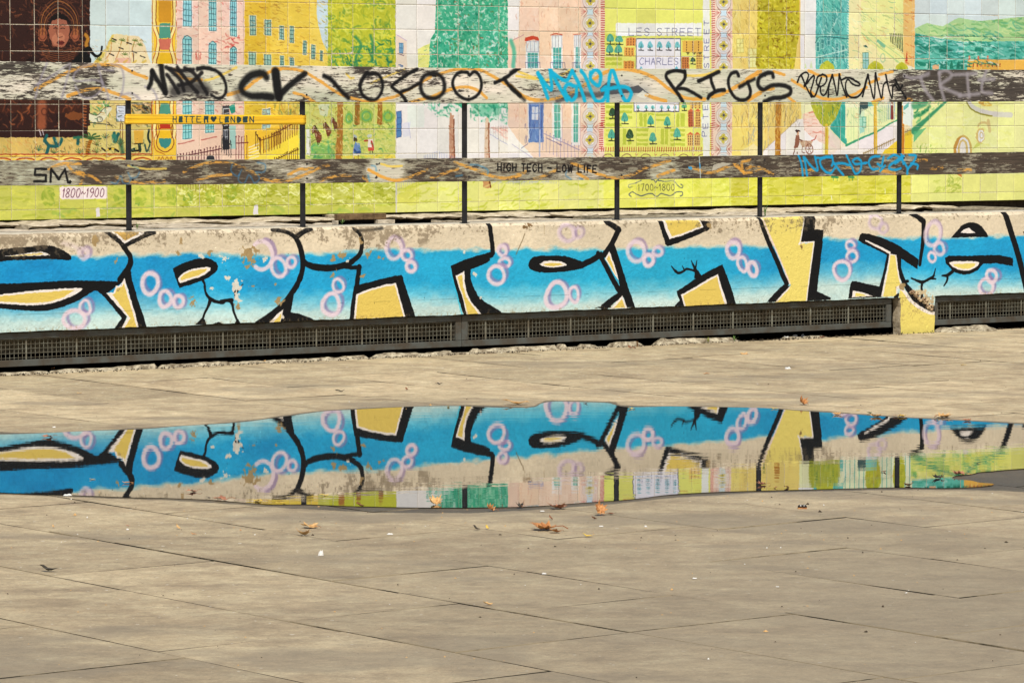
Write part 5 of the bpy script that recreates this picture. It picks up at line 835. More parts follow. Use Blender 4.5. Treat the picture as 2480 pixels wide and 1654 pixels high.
    D([(1490, 425), (1770, 420), (1770, 510), (1490, 510)], [(206, 206, 70), (240, 236, 140)], 70, 26, 6, -15, 22, .5)
    D([(1770, 420), (2208, 415), (2208, 505), (1770, 505)], [(196, 192, 40), (240, 230, 120), (206, 198, 50)], 300, 22, 3.4, -8, 20, .85)
    c.set('B1'); P([(600, 800), (632, 796), (636, 880), (596, 884)], (232, 222, 222)); P([(2096, 770), (2132, 768), (2138, 860), (2090, 862)], (232, 222, 222)); S([(1120, 480), (1130, 830)], 16, (150, 176, 70), .4, 5); c.set('B4')
    S([(795, 685), (800, 720)], 10, (240, 234, 190)); S([(1305, 620), (1306, 665)], 8, (240, 234, 190)); 
    for x in (815, 850, 965, 1000): S([(x, 495), (x, 540)], 5, (30, 140, 90), .8)
    S([(800, 505), (860, 510)], 16, (40, 150, 100), .8); S([(960, 505), (1010, 510)], 16, (60, 160, 100), .7)
    c.set('B1')
    P([(256, 605), (276, 596), (690, 594), (704, 610), (704, 700), (688, 714), (276, 718), (258, 706)], (238, 218, 218)); c.text('1800~1900', 276, 700, 668, 696, 84, 6, (88, 34, 56), .66, .22, slant=.16)
    lum = c.a.mean(2, keepdims=True); c.a = np.clip(lum + (c.a - lum) * 1.0, 0, 1); c.a = np.where(c.a < .78, c.a * (1 - .10 * (1 - c.a / .78)), c.a).astype(np.float32)
    # glaze pooling: gentle unevenness of the print
    n = vnoise(c.h, c.w, 26, 34, 301, 4, .6)[..., None]; m = vnoise(c.h, c.w, 4, 5, 302, 3)[..., None]
    c.a = np.clip(c.a * .975 * (1 + (n - .5) * .07 + (m - .5) * .05), 0, 1)
    return c
# ------------------------------------------------------------------ helpers for objects
def tag(o, label=None, cat=None, group=None, kind=None):
    if label: o['label'] = label
    if cat: o['category'] = cat
    if group: o['group'] = group
    if kind: o['kind'] = kind
    return o
def empty(name, loc=(0, 0, 0), rz=0.0):
    o = bpy.data.objects.new(name, None); COL.objects.link(o); o.location = loc; o.rotation_euler = (0, 0, rz); o.empty_display_size = .1
    return o
def obj(name, verts, faces, mat, parent=None, smooth=False):
    me = bpy.data.meshes.new(name); me.from_pydata([tuple(v) for v in verts], [], faces); me.update()
    if mat: me.materials.append(mat)
    if smooth: me.polygons.foreach_set('use_smooth', [True] * len(me.polygons))
    o = bpy.data.objects.new(name, me); COL.objects.link(o)
    if parent: o.parent = parent
    return o
class MB:
    def __init__(self): self.v = []; self.f = []
    def box(self, x0, x1, y0, y1, z0, z1):
        n = len(self.v); self.v += [(x, y, z) for x in (x0, x1) for y in (y0, y1) for z in (z0, z1)]
        self.f += [tuple(n + i for i in q) for q in ((0, 1, 3, 2), (4, 6, 7, 5), (0, 4, 5, 1), (2, 3, 7, 6), (0, 2, 6, 4), (1, 5, 7, 3))]
    def tube(self, pts, r, k=5):
        n0 = len(self.v); P = [Vector(p) for p in pts]
        for i, p in enumerate(P):
            d = (P[min(i + 1, len(P) - 1)] - P[max(i - 1, 0)]).normalized(); a = d.orthogonal().normalized(); b = d.cross(a)
            rr = r[i] if isinstance(r, (list, tuple)) else r
            for j in range(k): t = 2 * pi * j / k; self.v.append(tuple(p + a * rr * cos(t) + b * rr * sin(t)))
        for i in range(len(P) - 1):
            for j in range(k): self.f.append((n0 + i * k + j, n0 + i * k + (j + 1) % k, n0 + (i + 1) * k + (j + 1) % k, n0 + (i + 1) * k + j))
        self.f.append(tuple(n0 + j for j in range(k))[::-1]); self.f.append(tuple(n0 + (len(P) - 1) * k + j for j in range(k)))
    def loft(self, sections, close=True, caps=True):
        n0 = len(self.v); k = len(sections[0])
        for s in sections: self.v += [tuple(p) for p in s]
        for i in range(len(sections) - 1):
            for j in range(k if close else k - 1):
                self.f.append((n0 + i * k + j, n0 + (i + 1) * k + j, n0 + (i + 1) * k + (j + 1) % k, n0 + i * k + (j + 1) % k))
        if caps and close: self.f.append(tuple(n0 + j for j in range(k))); self.f.append(tuple(n0 + (len(sections) - 1) * k + j for j in range(k))[::-1])
    def build(self, name, mat, parent=None, smooth=False): return obj(name, self.v, self.f, mat, parent, smooth)
def bevel(o, w=.002, seg=1):
    m = o.modifiers.new('bevel', 'BEVEL'); m.width = w; m.segments = seg; m.limit_method = 'ANGLE'; return o

def lin(c): return tuple(float(x) for x in s2l(np.array(c) / 255.0) / K) + (1.0,)
def mat(name, col, rough=.8, spec=.3, noise=None, bump=None, metal=0.0, ref=None):
    """col: colour as seen in the sun; noise=(scale, amount, second colour); bump=(scale, distance)"""
    m = bpy.data.materials.new(name); m.use_nodes = True; n = m.node_tree.nodes; l = m.node_tree.links; b = n['Principled BSDF']
    b.inputs['Base Color'].default_value = lin(col); b.inputs['Roughness'].default_value = rough; b.inputs['Specular IOR Level'].default_value = spec; b.inputs['Metallic'].default_value = metal
    tc = n.new('ShaderNodeTexCoord')
    if ref: tc.object = ref
    if noise:
        sc, am, c2 = noise; nt = n.new('ShaderNodeTexNoise'); nt.inputs['Scale'].default_value = sc; nt.inputs['Detail'].default_value = 8; nt.inputs['Roughness'].default_value = .65
        l.new(tc.outputs['Object'], nt.inputs['Vector']); r = n.new('ShaderNodeValToRGB'); r.color_ramp.elements[0].position = .5 - am; r.color_ramp.elements[1].position = .5 + am
        r.color_ramp.elements[0].color = lin(col); r.color_ramp.elements[1].color = lin(c2); l.new(nt.outputs['Fac'], r.inputs['Fac']); l.new(r.outputs['Color'], b.inputs['Base Color'])
    if bump:
        bt = n.new('ShaderNodeTexNoise'); bt.inputs['Scale'].default_value = bump[0]; bt.inputs['Detail'].default_value = 6; l.new(tc.outputs['Object'], bt.inputs['Vector'])
        bp = n.new('ShaderNodeBump'); bp.inputs['Distance'].default_value = bump[1]; bp.inputs['Strength'].default_value = 1; l.new(bt.outputs['Fac'], bp.inputs['Height']); l.new(bp.outputs['Normal'], b.inputs['Normal'])
    return m
def print_mat(name, cv, ref, rough=.85, spec=.25, bump=None, coat=0.0, zaxis='Z', extra=None):
    """material whose colour is a print lying in the reference object's X/Z plane"""
    m = bpy.data.materials.new(name); m.use_nodes = True; n = m.node_tree.nodes; l = m.node_tree.links; b = n['Principled BSDF']
    tc = n.new('ShaderNodeTexCoord'); tc.object = ref; sp = n.new('ShaderNodeSeparateXYZ'); l.new(tc.outputs['Object'], sp.inputs[0])
    cb = n.new('ShaderNodeCombineXYZ')
    for ax, a0, a1, i in (('X', cv.s0, cv.s1, 0), (zaxis, cv.z0, cv.z1, 1)):
        q = n.new('ShaderNodeMath'); q.operation = 'MULTIPLY_ADD'; q.inputs[1].default_value = 1 / (a1 - a0); q.inputs[2].default_value = -a0 / (a1 - a0)
        l.new(sp.outputs[ax], q.inputs[0]); l.new(q.outputs[0], cb.inputs[i])
    im = n.new('ShaderNodeTexImage'); im.image = cv.image(name + '_print'); im.extension = 'EXTEND'; im.interpolation = 'Linear'; l.new(cb.outputs[0], im.inputs['Vector'])
    l.new(im.outputs['Color'], b.inputs['Base Color']); b.inputs['Roughness'].default_value = rough; b.inputs['Specular IOR Level'].default_value = spec; b.inputs['Coat Weight'].default_value = coat; b.inputs['Coat Roughness'].default_value = .15
    if bump:
        prev = None
        for sc, dist, st in bump:
            bt = n.new('ShaderNodeTexNoise'); bt.inputs['Detail'].default_value = 7; bt.inputs['Roughness'].default_value = .65
            mp = n.new('ShaderNodeMapping'); mp.inputs['Scale'].default_value = (sc * st, sc, sc); l.new(tc.outputs['Object'], mp.inputs[0]); bt.inputs['Scale'].default_value = 1; l.new(mp.outputs[0], bt.inputs['Vector'])
            bp = n.new('ShaderNodeBump'); bp.inputs['Distance'].default_value = dist; l.new(bt.outputs['Fac'], bp.inputs['Height'])
            if prev: l.new(prev.outputs['Normal'], bp.inputs['Normal'])
            prev = bp
        l.new(prev.outputs['Normal'], b.inputs['Normal'])
    return m
R0 = random.Random(11)
SL = hit(-420, 700)[0]; SR = hit(2900, 700)[0]
def sx(px, py=700, off=0.0): return hit(px, py, off)[0]
def sz(px, py, off=0.0): return hit(px, py, off)[1]

# ------------------------------------------------------------------ front wall
wall = empty('painted_wall', wloc(0, 0, 0), PHI)
tag(wall, 'low concrete wall painted with black, blue and yellow graffiti lettering and lilac bubbles', 'wall')
M_front = print_mat('painted_concrete', paint_front(), wall, .88, .2, bump=[(30, .006, 1), (130, .0028, 1)])
M_conc = mat('bare_concrete', (206, 188, 160), .9, .2, (30, .16, (150, 128, 100)), (70, .004))
ZT = sz(1240, 540); ZB = sz(1240, 757)
def nz(seed):
    rr = random.Random(seed); ph = [(rr.uniform(.5, 1.5) * 2 ** k, rr.uniform(0, 6.3), 1 / 1.6 ** k) for k in range(6)]
    return lambda s: sum(a * sin(s * w * 3 + p) for w, p, a in ph) / 2.2
na, nb, nc = nz(1), nz(2), nz(3)
m = MB(); sec = []
N = 420
for i in range(N + 1):
    s = SL + (SR - SL) * i / N
    e = max(0, na(s * 3)) * .010 + R0.uniform(0, .004); t = max(0, nb(s * 4)) * .008; b_ = nc(s * 5) * .003
    z0 = ZB + b_
    if sx(2190) < s < sx(2262): z0 = ZB - .004
    sec.append([(s, 0, z0), (s, 0, ZT - .014 - e), (s, .016 + e * .8, ZT - .001 - t * .4), (s, .30, ZT), (s, .30, ZB)])
m.loft(sec); wp_ = m.build('wall_panel', M_front, wall); wp_.data.materials.append(mat('coping_concrete', (226, 212, 188), .9, .2, (22, .14, (190, 172, 144)), (60, .003)))
wp_.data.polygons.foreach_set('material_index', [0, 0, 1, 1, 1] * N + [1, 1])
# pier that reaches the paving, with a broken top corner
p0, p1 = sx(2182, 750), sx(2264, 750)
m = MB(); sec = []
for k, z in enumerate([-.02, .04, .09, .14, .18, .215, ZB - .003]):
    j = R0.uniform(-.004, .004); sec.append([(p0 + j, .002, z), (p1 - j, .002, z), (p1 - j, .075, z), (p0 + j, .075, z)])
m.loft(sec); pier = m.build('pier', M_front, wall); pier.data.materials.append(M_conc); pier.data.polygons.foreach_set('material_index', [0, 1, 1, 1] * 6 + [1, 1])
m = MB(); 
for k in range(26):
    t = k / 25; px = 2206 + 52 * t; py = 706 + 42 * t + R0.uniform(-8, 6); s, z = hit(px, py); r = R0.uniform(.008, .017); n0 = len(m.v)
    q = [(s + r * R0.uniform(.6, 1.3) * cos(a), -.001 - R0.uniform(0, .003), z + r * R0.uniform(.5, 1) * sin(a)) for a in (0, .9, 1.8, 2.7, 3.6, 4.5, 5.4)]
    m.v += q + [(s, -.010 - R0.uniform(0, .006), z)]; m.f += [(n0 + i, n0 + (i + 1) % 7, n0 + 7) for i in range(7)]
m.build('broken_edge', mat('fresh_broken_concrete', (206, 178, 140), .95, .1, (60, .1, (110, 80, 60))), wall)
M_void = mat('void_dark', (20, 19, 18), .95, .02)  # darkness of the void behind the grilles, put into the colour
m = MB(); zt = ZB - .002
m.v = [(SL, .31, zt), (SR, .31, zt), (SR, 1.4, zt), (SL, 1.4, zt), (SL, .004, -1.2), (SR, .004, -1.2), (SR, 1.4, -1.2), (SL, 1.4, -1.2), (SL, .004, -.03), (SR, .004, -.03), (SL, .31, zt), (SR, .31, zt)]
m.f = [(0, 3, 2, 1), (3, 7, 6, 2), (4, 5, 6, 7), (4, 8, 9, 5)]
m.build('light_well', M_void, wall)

# ------------------------------------------------------------------ vent grilles under the wall
M_frame = mat('grey_painted_steel', (84, 84, 78), .6, .3, (9, .10, (74, 64, 52)), (60, .0006))
M_wire = mat('galvanised_wire', (134, 130, 114), .55, .4, (14, .14, (96, 84, 66)))
ZG0 = sz(1240, 834, .03); ZG1 = ZB - .008
def bar_box(sA, sB, z0, z1, y0, y1):
    b = MB(); b.box(sA, sB, y0, y1, z0, z1); return b
def grille(xa, xb, label, marks):
    sa, sb = sx(xa, 780), sx(xb, 780)
    g = empty('vent_grille', wloc((sa + sb) / 2, .045, ZG0), PHI); tag(g, label, 'vent grille', 'steel vent grilles along the foot of the wall')
    c0 = (sa + sb) / 2; w = .036
    def rel(b, name, mt):
        b.v = [(x - c0, y - .03, z - ZG0) for x, y, z in b.v]; return b.build(name, mt, g)
    for n_, q in (('bottom_rail', (sa, sb, ZG0, ZG0 + w * .95)), ('top_rail', (sa, sb, ZG1 - w * .9, ZG1)), ('stile', (sa, sa + w * 1.1, ZG0 + w, ZG1 - w)), ('stile', (sb - w * 1.1, sb, ZG0 + w, ZG1 - w))):
        bevel(rel(bar_box(q[0], q[1], q[2], q[3], .012, .05), n_, M_frame), .002)
    z0, z1 = ZG0 + w, ZG1 - w; a, b = sa + w * 1.1, sb - w * 1.1
    x = marks
    while x < b - .02:
        if x > a + .02: rel(bar_box(x - .003, x + .003, z0, z1, .0225, .030), 'bar', M_frame if False else M_wire)
        x += .30
    wm = MB(); s = a + .0125; R1 = random.Random(int(xa))
    while s < b:
        j = R1.uniform(-.0008, .0008); wm.box(s + j - .0010, s + j + .0010, .026, .0285, z0, z1); s += .025
    z = z0 + .010
    while z < z1: wm.box(a, b, .0235, .0258, z - .0009, z + .0009); z += .0236
    o = rel(wm, 'wire_mesh', M_wire); o['kind'] = 'stuff'
    return g
s_m = sx(194, 850)
grille(-330, 1124.5, 'long dark wire vent grille at the left, ending at the double stile in the middle', s_m - .3 * 12)
grille(1125.5, 2166, 'long wire vent grille between the middle stile and the yellow pier', sx(1185, 800))
grille(2266, 2800, 'short wire vent grille right of the yellow pier, cut by the right edge', sx(2311, 760))

# ------------------------------------------------------------------ lumpy mortar and rubble at the foot of the wall
M_mortar = mat('pale_mortar', (200, 184, 156), .95, .1, (26, .12, (110, 94, 74)), (60, .008))
def lumpy(name, xa, xb, h, w, label, seed, cat='mortar edge', gaps=.25, parent=None, depth=.05):
    rr = random.Random(seed); f1, f2, f3, f4 = nz(seed), nz(seed + 1), nz(seed + 2), nz(seed + 3)
    sa, sb = sx(xa, 850), sx(xb, 850); n = int((sb - sa) / .018); m = MB(); sec = []
    for i in range(n + 1):
        s = sa + (sb - sa) * i / n; q = max(0.3, 1 + .22 * f1(s * 2) + .12 * f2(s * 9)) * min(1, (i + 1) / 4, (n - i + 1) / 4); hh = h * q * (1 if f3(s * 2.3) < gaps * 2.4 else .55); ww = w * max(.5, 1 + .3 * f4(s * 4)); r_ = rr.uniform
        sec.append([(s, -ww + .012, -.012), (s, -ww - .004 + r_(-.004, .004), hh * .42 + r_(-.003, .003)), (s, -ww + .010 + r_(-.003, .003), hh * .60 + r_(-.004, .004)), (s, -ww * .45, hh * (.72 + r_(-.1, .1))), (s, -ww * .2 + r_(-.004, .004), hh + r_(-.004, .004)), (s, depth, hh * .95), (s, depth, -.012)])
    m.loft(sec); c0 = wloc(0, 0, 0)
    o = m.build(name, M_mortar); o.location = c0; o.rotation_euler = (0, 0, PHI)
    return tag(o, label, cat)
lumpy('mortar_edge', -330, 900, .030, .022, 'pale crumbling mortar strip under the left grille', 21)
lumpy('mortar_edge', 902, 1560, .038, .036, 'thick lumpy mortar strip under the middle of the grilles', 31, gaps=.1)
lumpy('mortar_edge', 1590, 1790, .042, .05, 'short mortar hump with weeds under the second grille', 41, gaps=.5)
lumpy('mortar_edge', 1880, 2010, .024, .04, 'low broken mortar scraps left of the yellow pier', 51, gaps=.1)
lumpy('kerb_stone', 2270, 2396, .045, .10, 'pale rounded kerb piece right of the yellow pier', 61, 'kerb', gaps=.9)
# dark debris lying in the gap
M_deb = mat('dark_debris', (70, 58, 44), .95, .1, (40, .15, (40, 34, 28)))
m = MB(); R1 = random.Random(5)
for k in range(900):
    s = R1.uniform(sx(-300, 850), sx(2600, 850)); y = R1.uniform(-.13, .0); r = R1.uniform(.002, .006) * (1.5 if sx(1780, 850) < s < sx(2150, 850) else 1); n0 = len(m.v)
    m.v += [(s - r, y, .001), (s, y - r, .001), (s + r, y, .001), (s, y + r, .001), (s + R1.uniform(-r, r) * .5, y, r * 1.1 + .003)]; m.f += [(n0, n0 + 1, n0 + 4), (n0 + 1, n0 + 2, n0 + 4), (n0 + 2, n0 + 3, n0 + 4), (n0 + 3, n0, n0 + 4)]
m.v = [(x, y, z + .018) for x, y, z in m.v]
o = m.build('wall_debris', M_deb); o.location = wloc(0, 0, 0); o.rotation_euler = (0, 0, PHI); tag(o, 'dark crumbs and grit gathered along the foot of the wall', 'debris', kind='stuff')

# ------------------------------------------------------------------ terrace between the walls, its broken stone edges
M_ledge = mat('flaked_stone', (222, 204, 180), .95, .1, (14, .16, (150, 132, 108)), (45, .008))
M_ledge2 = mat('weathered_fill', (176, 160, 134), .95, .1, (18, .18, (96, 84, 68)), (40, .01))
fl = MB(); fl.box(SL - 3, SR + 4, .302, OFF_M + .10, .10, .56)
o = fl.build('terrace', M_ledge2); o.location = wloc(0, 0, 0); o.rotation_euler = (0, 0, PHI); tag(o, kind='structure')
M_undercut = mat('undercut_shade', (40, 33, 27), .95, .02, (30, .15, (64, 52, 40)))  # shade under the overhanging stone lips, painted as a dark colour
def stone(name, parent, s0, s1, y0, y1, z0, z1, seed, M=None):
    rr = random.Random(seed); f = nz(seed); g = nz(seed + 9); n = max(6, int((s1 - s0) / .035)); m = MB(); sec = []
    for i in range(n + 1):
        s = s0 + (s1 - s0) * i / n; e = min(1, (i + .6) / 3, (n - i + .6) / 3); d = f(s * 4) * .09 + f(s * 17) * .02 + rr.uniform(-.02, .02); h = z1 + g(s * 2.2) * .012 + rr.uniform(-.003, .003)
        yf = y0 + d + (1 - e) * .12
        sec.append([(s, yf + .16, z0), (s, yf + .05 + .02 * f(s * 6), h - .022), (s, yf, h - .010 + rr.uniform(-.002, .002)), (s, yf + .04, h - .003), (s, (yf + y1) / 2, h + g(s * 8) * .005), (s, y1, h + .002), (s, y1, z0)])
    m.loft(sec); o = m.build(name, M or M_ledge, parent); o.data.materials.append(M_undercut); o.data.polygons.foreach_set('material_index', [1, 0, 0, 0, 0, 0, 1] * n + [0, 0]); return o
led = empty('stone_ledge', wloc(0, 0, 0), PHI); tag(led, 'two broken courses of flaky pale stone running below the tile mural', 'stone ledge')
ztm = sz(1240, 511, OFF_M)
s = SL - .5; k = 0
while s < SR + 2:
    L = R0.uniform(.45, 1.7); stone('stone', led, s, s + L - R0.uniform(.008, .04), OFF_M - .5 + R0.uniform(-.12, .12), OFF_M + .06, .54, ztm - .012 + R0.uniform(-.010, .004), 200 + k); s += L; k += 1
s = SL - .5; gap = (sx(816, 540, 3.0), sx(940, 540, 3.0))
while s < SR + 2:
    L = R0.uniform(.4, 1.5)
    if True:
        stone('stone', led, s, s + L - R0.uniform(.02, .16), 3.1 + R0.uniform(-.2, .25), 4.25, .44, .618 + R0.uniform(-.020, .016), 300 + k, M_ledge if R0.random() < .7 else M_ledge2)
    s += L; k += 1
# vent housing in the ledge
OV = 2.3
vh = empty('vent_housing', wloc(sx(870, 530, OV), OV, .60), PHI); tag(vh, 'brown concrete lintel over a black air opening behind the wall', 'air vent')
c0 = sx(870, 530, OV); a, b = sx(817, 530, OV) - c0, sx(936, 530, OV) - c0
zl1, zl0 = sz(870, 518, OV) - .60, sz(870, 533, OV) - .60
m = MB(); m.box(a, b, 0, .04, zl0, zl1); bevel(m.build('lintel', mat('brown_concrete', (140, 112, 80), .9, .1, (20, .15, (88, 68, 48)), (60, .004)), vh), .004)
m = MB(); m.box(a - .008, a + .005, -.004, .05, -.1, zl0 - .001); m.build('cheek', M_ledge, vh); m = MB(); m.box(sx(912, 530, OV) - c0, b + .05, -.02, .05, -.1, zl0 - .001); m.build('cheek', M_ledge, vh)
m = MB(); m.box(a + .006, b - .05, .03, .05, -.1, zl0 - .002); m.build('back_panel', mat('opening_dark', (26, 24, 24), .9, .05), vh)  # black board painted to stand in for the dark inside the opening
m = MB(); m.box(a + .006, b - .05, .0, .028, -.1, -.02); m.build('sill', mat('opening_dark_floor', (26, 24, 24), .9, .05), vh)  # floor blackened the same way, as unlit depth

# ------------------------------------------------------------------ tiled mural wall
mural = empty('tile_mural', wloc(0, OFF_M, 0), PHI)
tag(mural, 'long glazed tile mural of terraces, trees, gardens and a street plan', 'tile mural')
cvm = paint_mural()
JX = [85.6, 143.3, 201.7, 258.7, 315, 372.2, 427.9, 483.3, 538.1, 591.7, 645.3, 698.8, 751.4, 804.2, 855.8, 906.6, 959.9, 1010.2, 1060.7, 1110.5, 1160.3, 1208.8, 1258.2, 1306.4, 1353.6, 1401.3, 1449.3, 1495, 1541.9, 1587.9, 1634.3, 1679, 1725, 1768.9, 1814.3, 1861, 1904.4, 1948.6, 1992.5, 2035.9, 2079.3, 2121.9, 2164.8, 2208.2, 2250.3, 2292.4, 2333.2, 2375.3]
JS = [sx(x, 312, OFF_M) for x in JX]
dl = (JS[5] - JS[0]) / 5; dr = (JS[-1] - JS[-6]) / 5
JS = [JS[0] - dl * k for k in (4, 3, 2, 1)] + JS + [JS[-1] + dr * k for k in range(1, 9)]
RZ = [sz(1240, y, OFF_M) for y in (509.7, 487.6, 429, 370.6, 311.8, 253, 194, 134.9, 76, 17, -42)]
Rg = random.Random(44)
for i in range(len(JS) - 1):
    for j in range(len(RZ) - 1):
        u0, u1 = int((JS[i] - cvm.s0) * cvm.ppm), int((JS[i + 1] - cvm.s0) * cvm.ppm); v0, v1 = int((RZ[j] - cvm.z0) * cvm.ppm), int((RZ[j + 1] - cvm.z0) * cvm.ppm)
        g_ = Rg.uniform(.955, 1.03); cvm.a[max(v0, 0):v1, max(u0, 0):u1] *= np.array([g_, g_ * Rg.uniform(.99, 1.01), g_ * Rg.uniform(.97, 1.02)], np.float32)
M_tile = print_mat('glazed_tile', cvm, mural, .30, .35, bump=[(9, .0003, 1)])
thick = .009
wb = MB(); wb.box(JS[0] - 1.5, JS[-1] + 2, thick * .28, .22, RZ[0] + .002, RZ[-1] + .05)
wb.build('backing', mat('grout', (222, 208, 184), .9, .1, (60, .15, (150, 130, 104))), mural)
wb = MB(); wb.box(JS[0] - 1.5, JS[-1] + 2, .10, .22, .50, RZ[0] + .001); wb.build('footing', mat('shadow_footing', (88, 74, 58), .95, .1, (20, .15, (56, 46, 38))), mural)  # coloured dark for the shadow line under the mural's lower edge
me_t = None
tiles = []
for i in range(len(JS) - 1):
    for j in range(len(RZ) - 1): tiles.append((i, j, JS[i], JS[i + 1], RZ[j], RZ[j + 1]))
def shown(t):
    i, j, a, b, z0, z1 = t
    if not 4 <= i <= 51: return -1 + .01 * (1 if i in (3, 52) else 0)
    y0 = 250 + (RZ[0] and (1.44 - z0)) * F / 28.05; y1 = 250 + (1.44 - z1) * F / 28.05
    hid = sum(max(0, min(y0, q1) - max(y1, q0)) for q0, q1 in ((167, 249), (382, 438), (-99, 0)))
    return (y0 - y1 - hid) * (60 - .3 * i)
tiles.sort(key=shown, reverse=True)
def tile_mesh():
    m = MB(); g = .0; bv = .06
    m.v = [(-.5, 1, -.5), (.5, 1, -.5), (.5, 1, .5), (-.5, 1, .5), (-.5, .25, -.5), (.5, .25, -.5), (.5, .25, .5), (-.5, .25, .5), (-.47, 0, -.47), (.47, 0, -.47), (.47, 0, .47), (-.47, 0, .47)]
    m.f = [(8, 9, 10, 11), (4, 5, 9, 8), (5, 6, 10, 9), (6, 7, 11, 10), (7, 4, 8, 11), (0, 1, 5, 4), (1, 2, 6, 5), (2, 3, 7, 6), (3, 0, 4, 7)]
    return m
tm = tile_mesh(); R2 = random.Random(9); rest = MB(); first = None
for k, (i, j, a, b, z0, z1) in enumerate(tiles):
    g = .0010; cx, cz = (a + b) / 2, (z0 + z1) / 2; w, h = b - a - 2 * g, z1 - z0 - 2 * g
    yo = R2.uniform(-.0012, .0012); rx, rz = R2.gauss(0, .005), R2.gauss(0, .006)
    if k < 300:
        if first is None: o = tm.build('tile', M_tile, mural); first = o
        else: o = first.copy(); COL.objects.link(o)
        o.location = (cx, yo, cz); o.scale = (w, thick, h); o.rotation_euler = (rx, 0, rz)
    else:
        n0 = len(rest.v); rest.v += [(cx + x * w, yo + y * thick, cz + z * h) for x, y, z in tm.v]; rest.f += [tuple(n0 + q for q in f) for f in tm.f]
o = rest.build('tile_field', M_tile, mural); o['kind'] = 'stuff'

# ------------------------------------------------------------------ railing
OB = .06; OP = .105
rail = empty('railing', wloc(0, 0, 0), PHI); tag(rail, 'railing of two graffiti covered timber planks on black posts', 'railing')
M_post = mat('black_steel', (34, 33, 36), .5, .4, (14, .1, (20, 19, 22)), (30, .0004))
PX = [311.5, 732.9, 1125, 1494.3, 1840.5, 2177.5]; PS = [sx(x, 420, OP) for x in PX]
PS = [PS[0] - (PS[1] - PS[0])] + PS + [PS[-1] + (PS[-1] - PS[-2])]
for s in PS:
    m = MB(); m.box(s - .0125, s + .0125, OP - .011, OP + .011, ZT - .002, 1.60); bevel(m.build('post', M_post, rail), .002)
    m = MB(); m.box(s - .022, s + .022, OP - .02, OP + .02, ZT, ZT + .003); m.build('base_plate', M_post, rail)
cu, cl_ = paint_upper(OB), paint_lower(OB)
M_up = print_mat('painted_plank', cu, rail, .8, .2, bump=[(60, .0022, .12), (300, .0006, .1)])
M_lo = print_mat('worn_plank', cl_, rail, .85, .2, bump=[(60, .003, .12), (300, .0008, .1)])
def plank(xa, ya0, ya1, xb, yb0, yb1, mt, th, seed, label=None):
    rr = random.Random(seed); f, g = nz(seed), nz(seed + 5); n = 60; m = MB(); sec = []
    sa, zA1 = hit(xa, ya0, OB); _, zA0 = hit(xa, ya1, OB); sb, zB1 = hit(xb, yb0, OB); _, zB0 = hit(xb, yb1, OB); sa += .001; sb -= .001
    for i in range(n + 1):
        t = i / n; s = sa + (sb - sa) * t; z1 = zA1 + (zB1 - zA1) * t + f(s * 9) * .0012; z0 = zA0 + (zB0 - zA0) * t + g(s * 9) * .0012; y = OB + f(s * 1.5) * .001; e = .0025
        sec.append([(s, y, z0 + e), (s, y, z1 - e), (s, y + e, z1), (s, y + th, z1), (s, y + th, z0), (s, y + e, z0)])
    m.loft(sec); o = m.build('plank', mt, rail)
    if label: o['label'] = label
    for ps in PS:
        if sa < ps < sb:
            t = (ps - sa) / (sb - sa); zm = (zA0 + zA1) / 2 * (1 - t) + (zB0 + zB1) / 2 * t; hh = (zA1 - zA0) / 2 * .6
            for q in (-1, 1):
                bm_ = MB(); bm_.tube([(ps, OB - .0015, zm + q * hh), (ps, OB + .004, zm + q * hh)], .006, 8); bm_.build('bolt', M_post, rail)
plank(-200, 146.5, 240.5, 1133.5, 166, 250.5, M_up, .030, 1, 'pale upper plank tagged in black spray paint'); plank(1133.5, 166, 250.5, 2154, 169, 248, M_up, .030, 2, 'upper plank with a light blue tag in the middle'); plank(2154, 169, 248, 2700, 170.5, 245.5, M_up, .030, 3, 'dark weathered upper plank with grey lettering')
plank(-200, 390.5, 451.5, 468, 388, 447.5, M_lo, .030, 4); plank(468, 388, 447.5, 1573, 380.4, 434.8, M_lo, .030, 5); plank(1573, 380.4, 434.8, 2333, 370.8, 422.3, M_lo, .030, 6); plank(2333, 370.8, 422.3, 2700, 365, 415, M_lo, .030, 7)

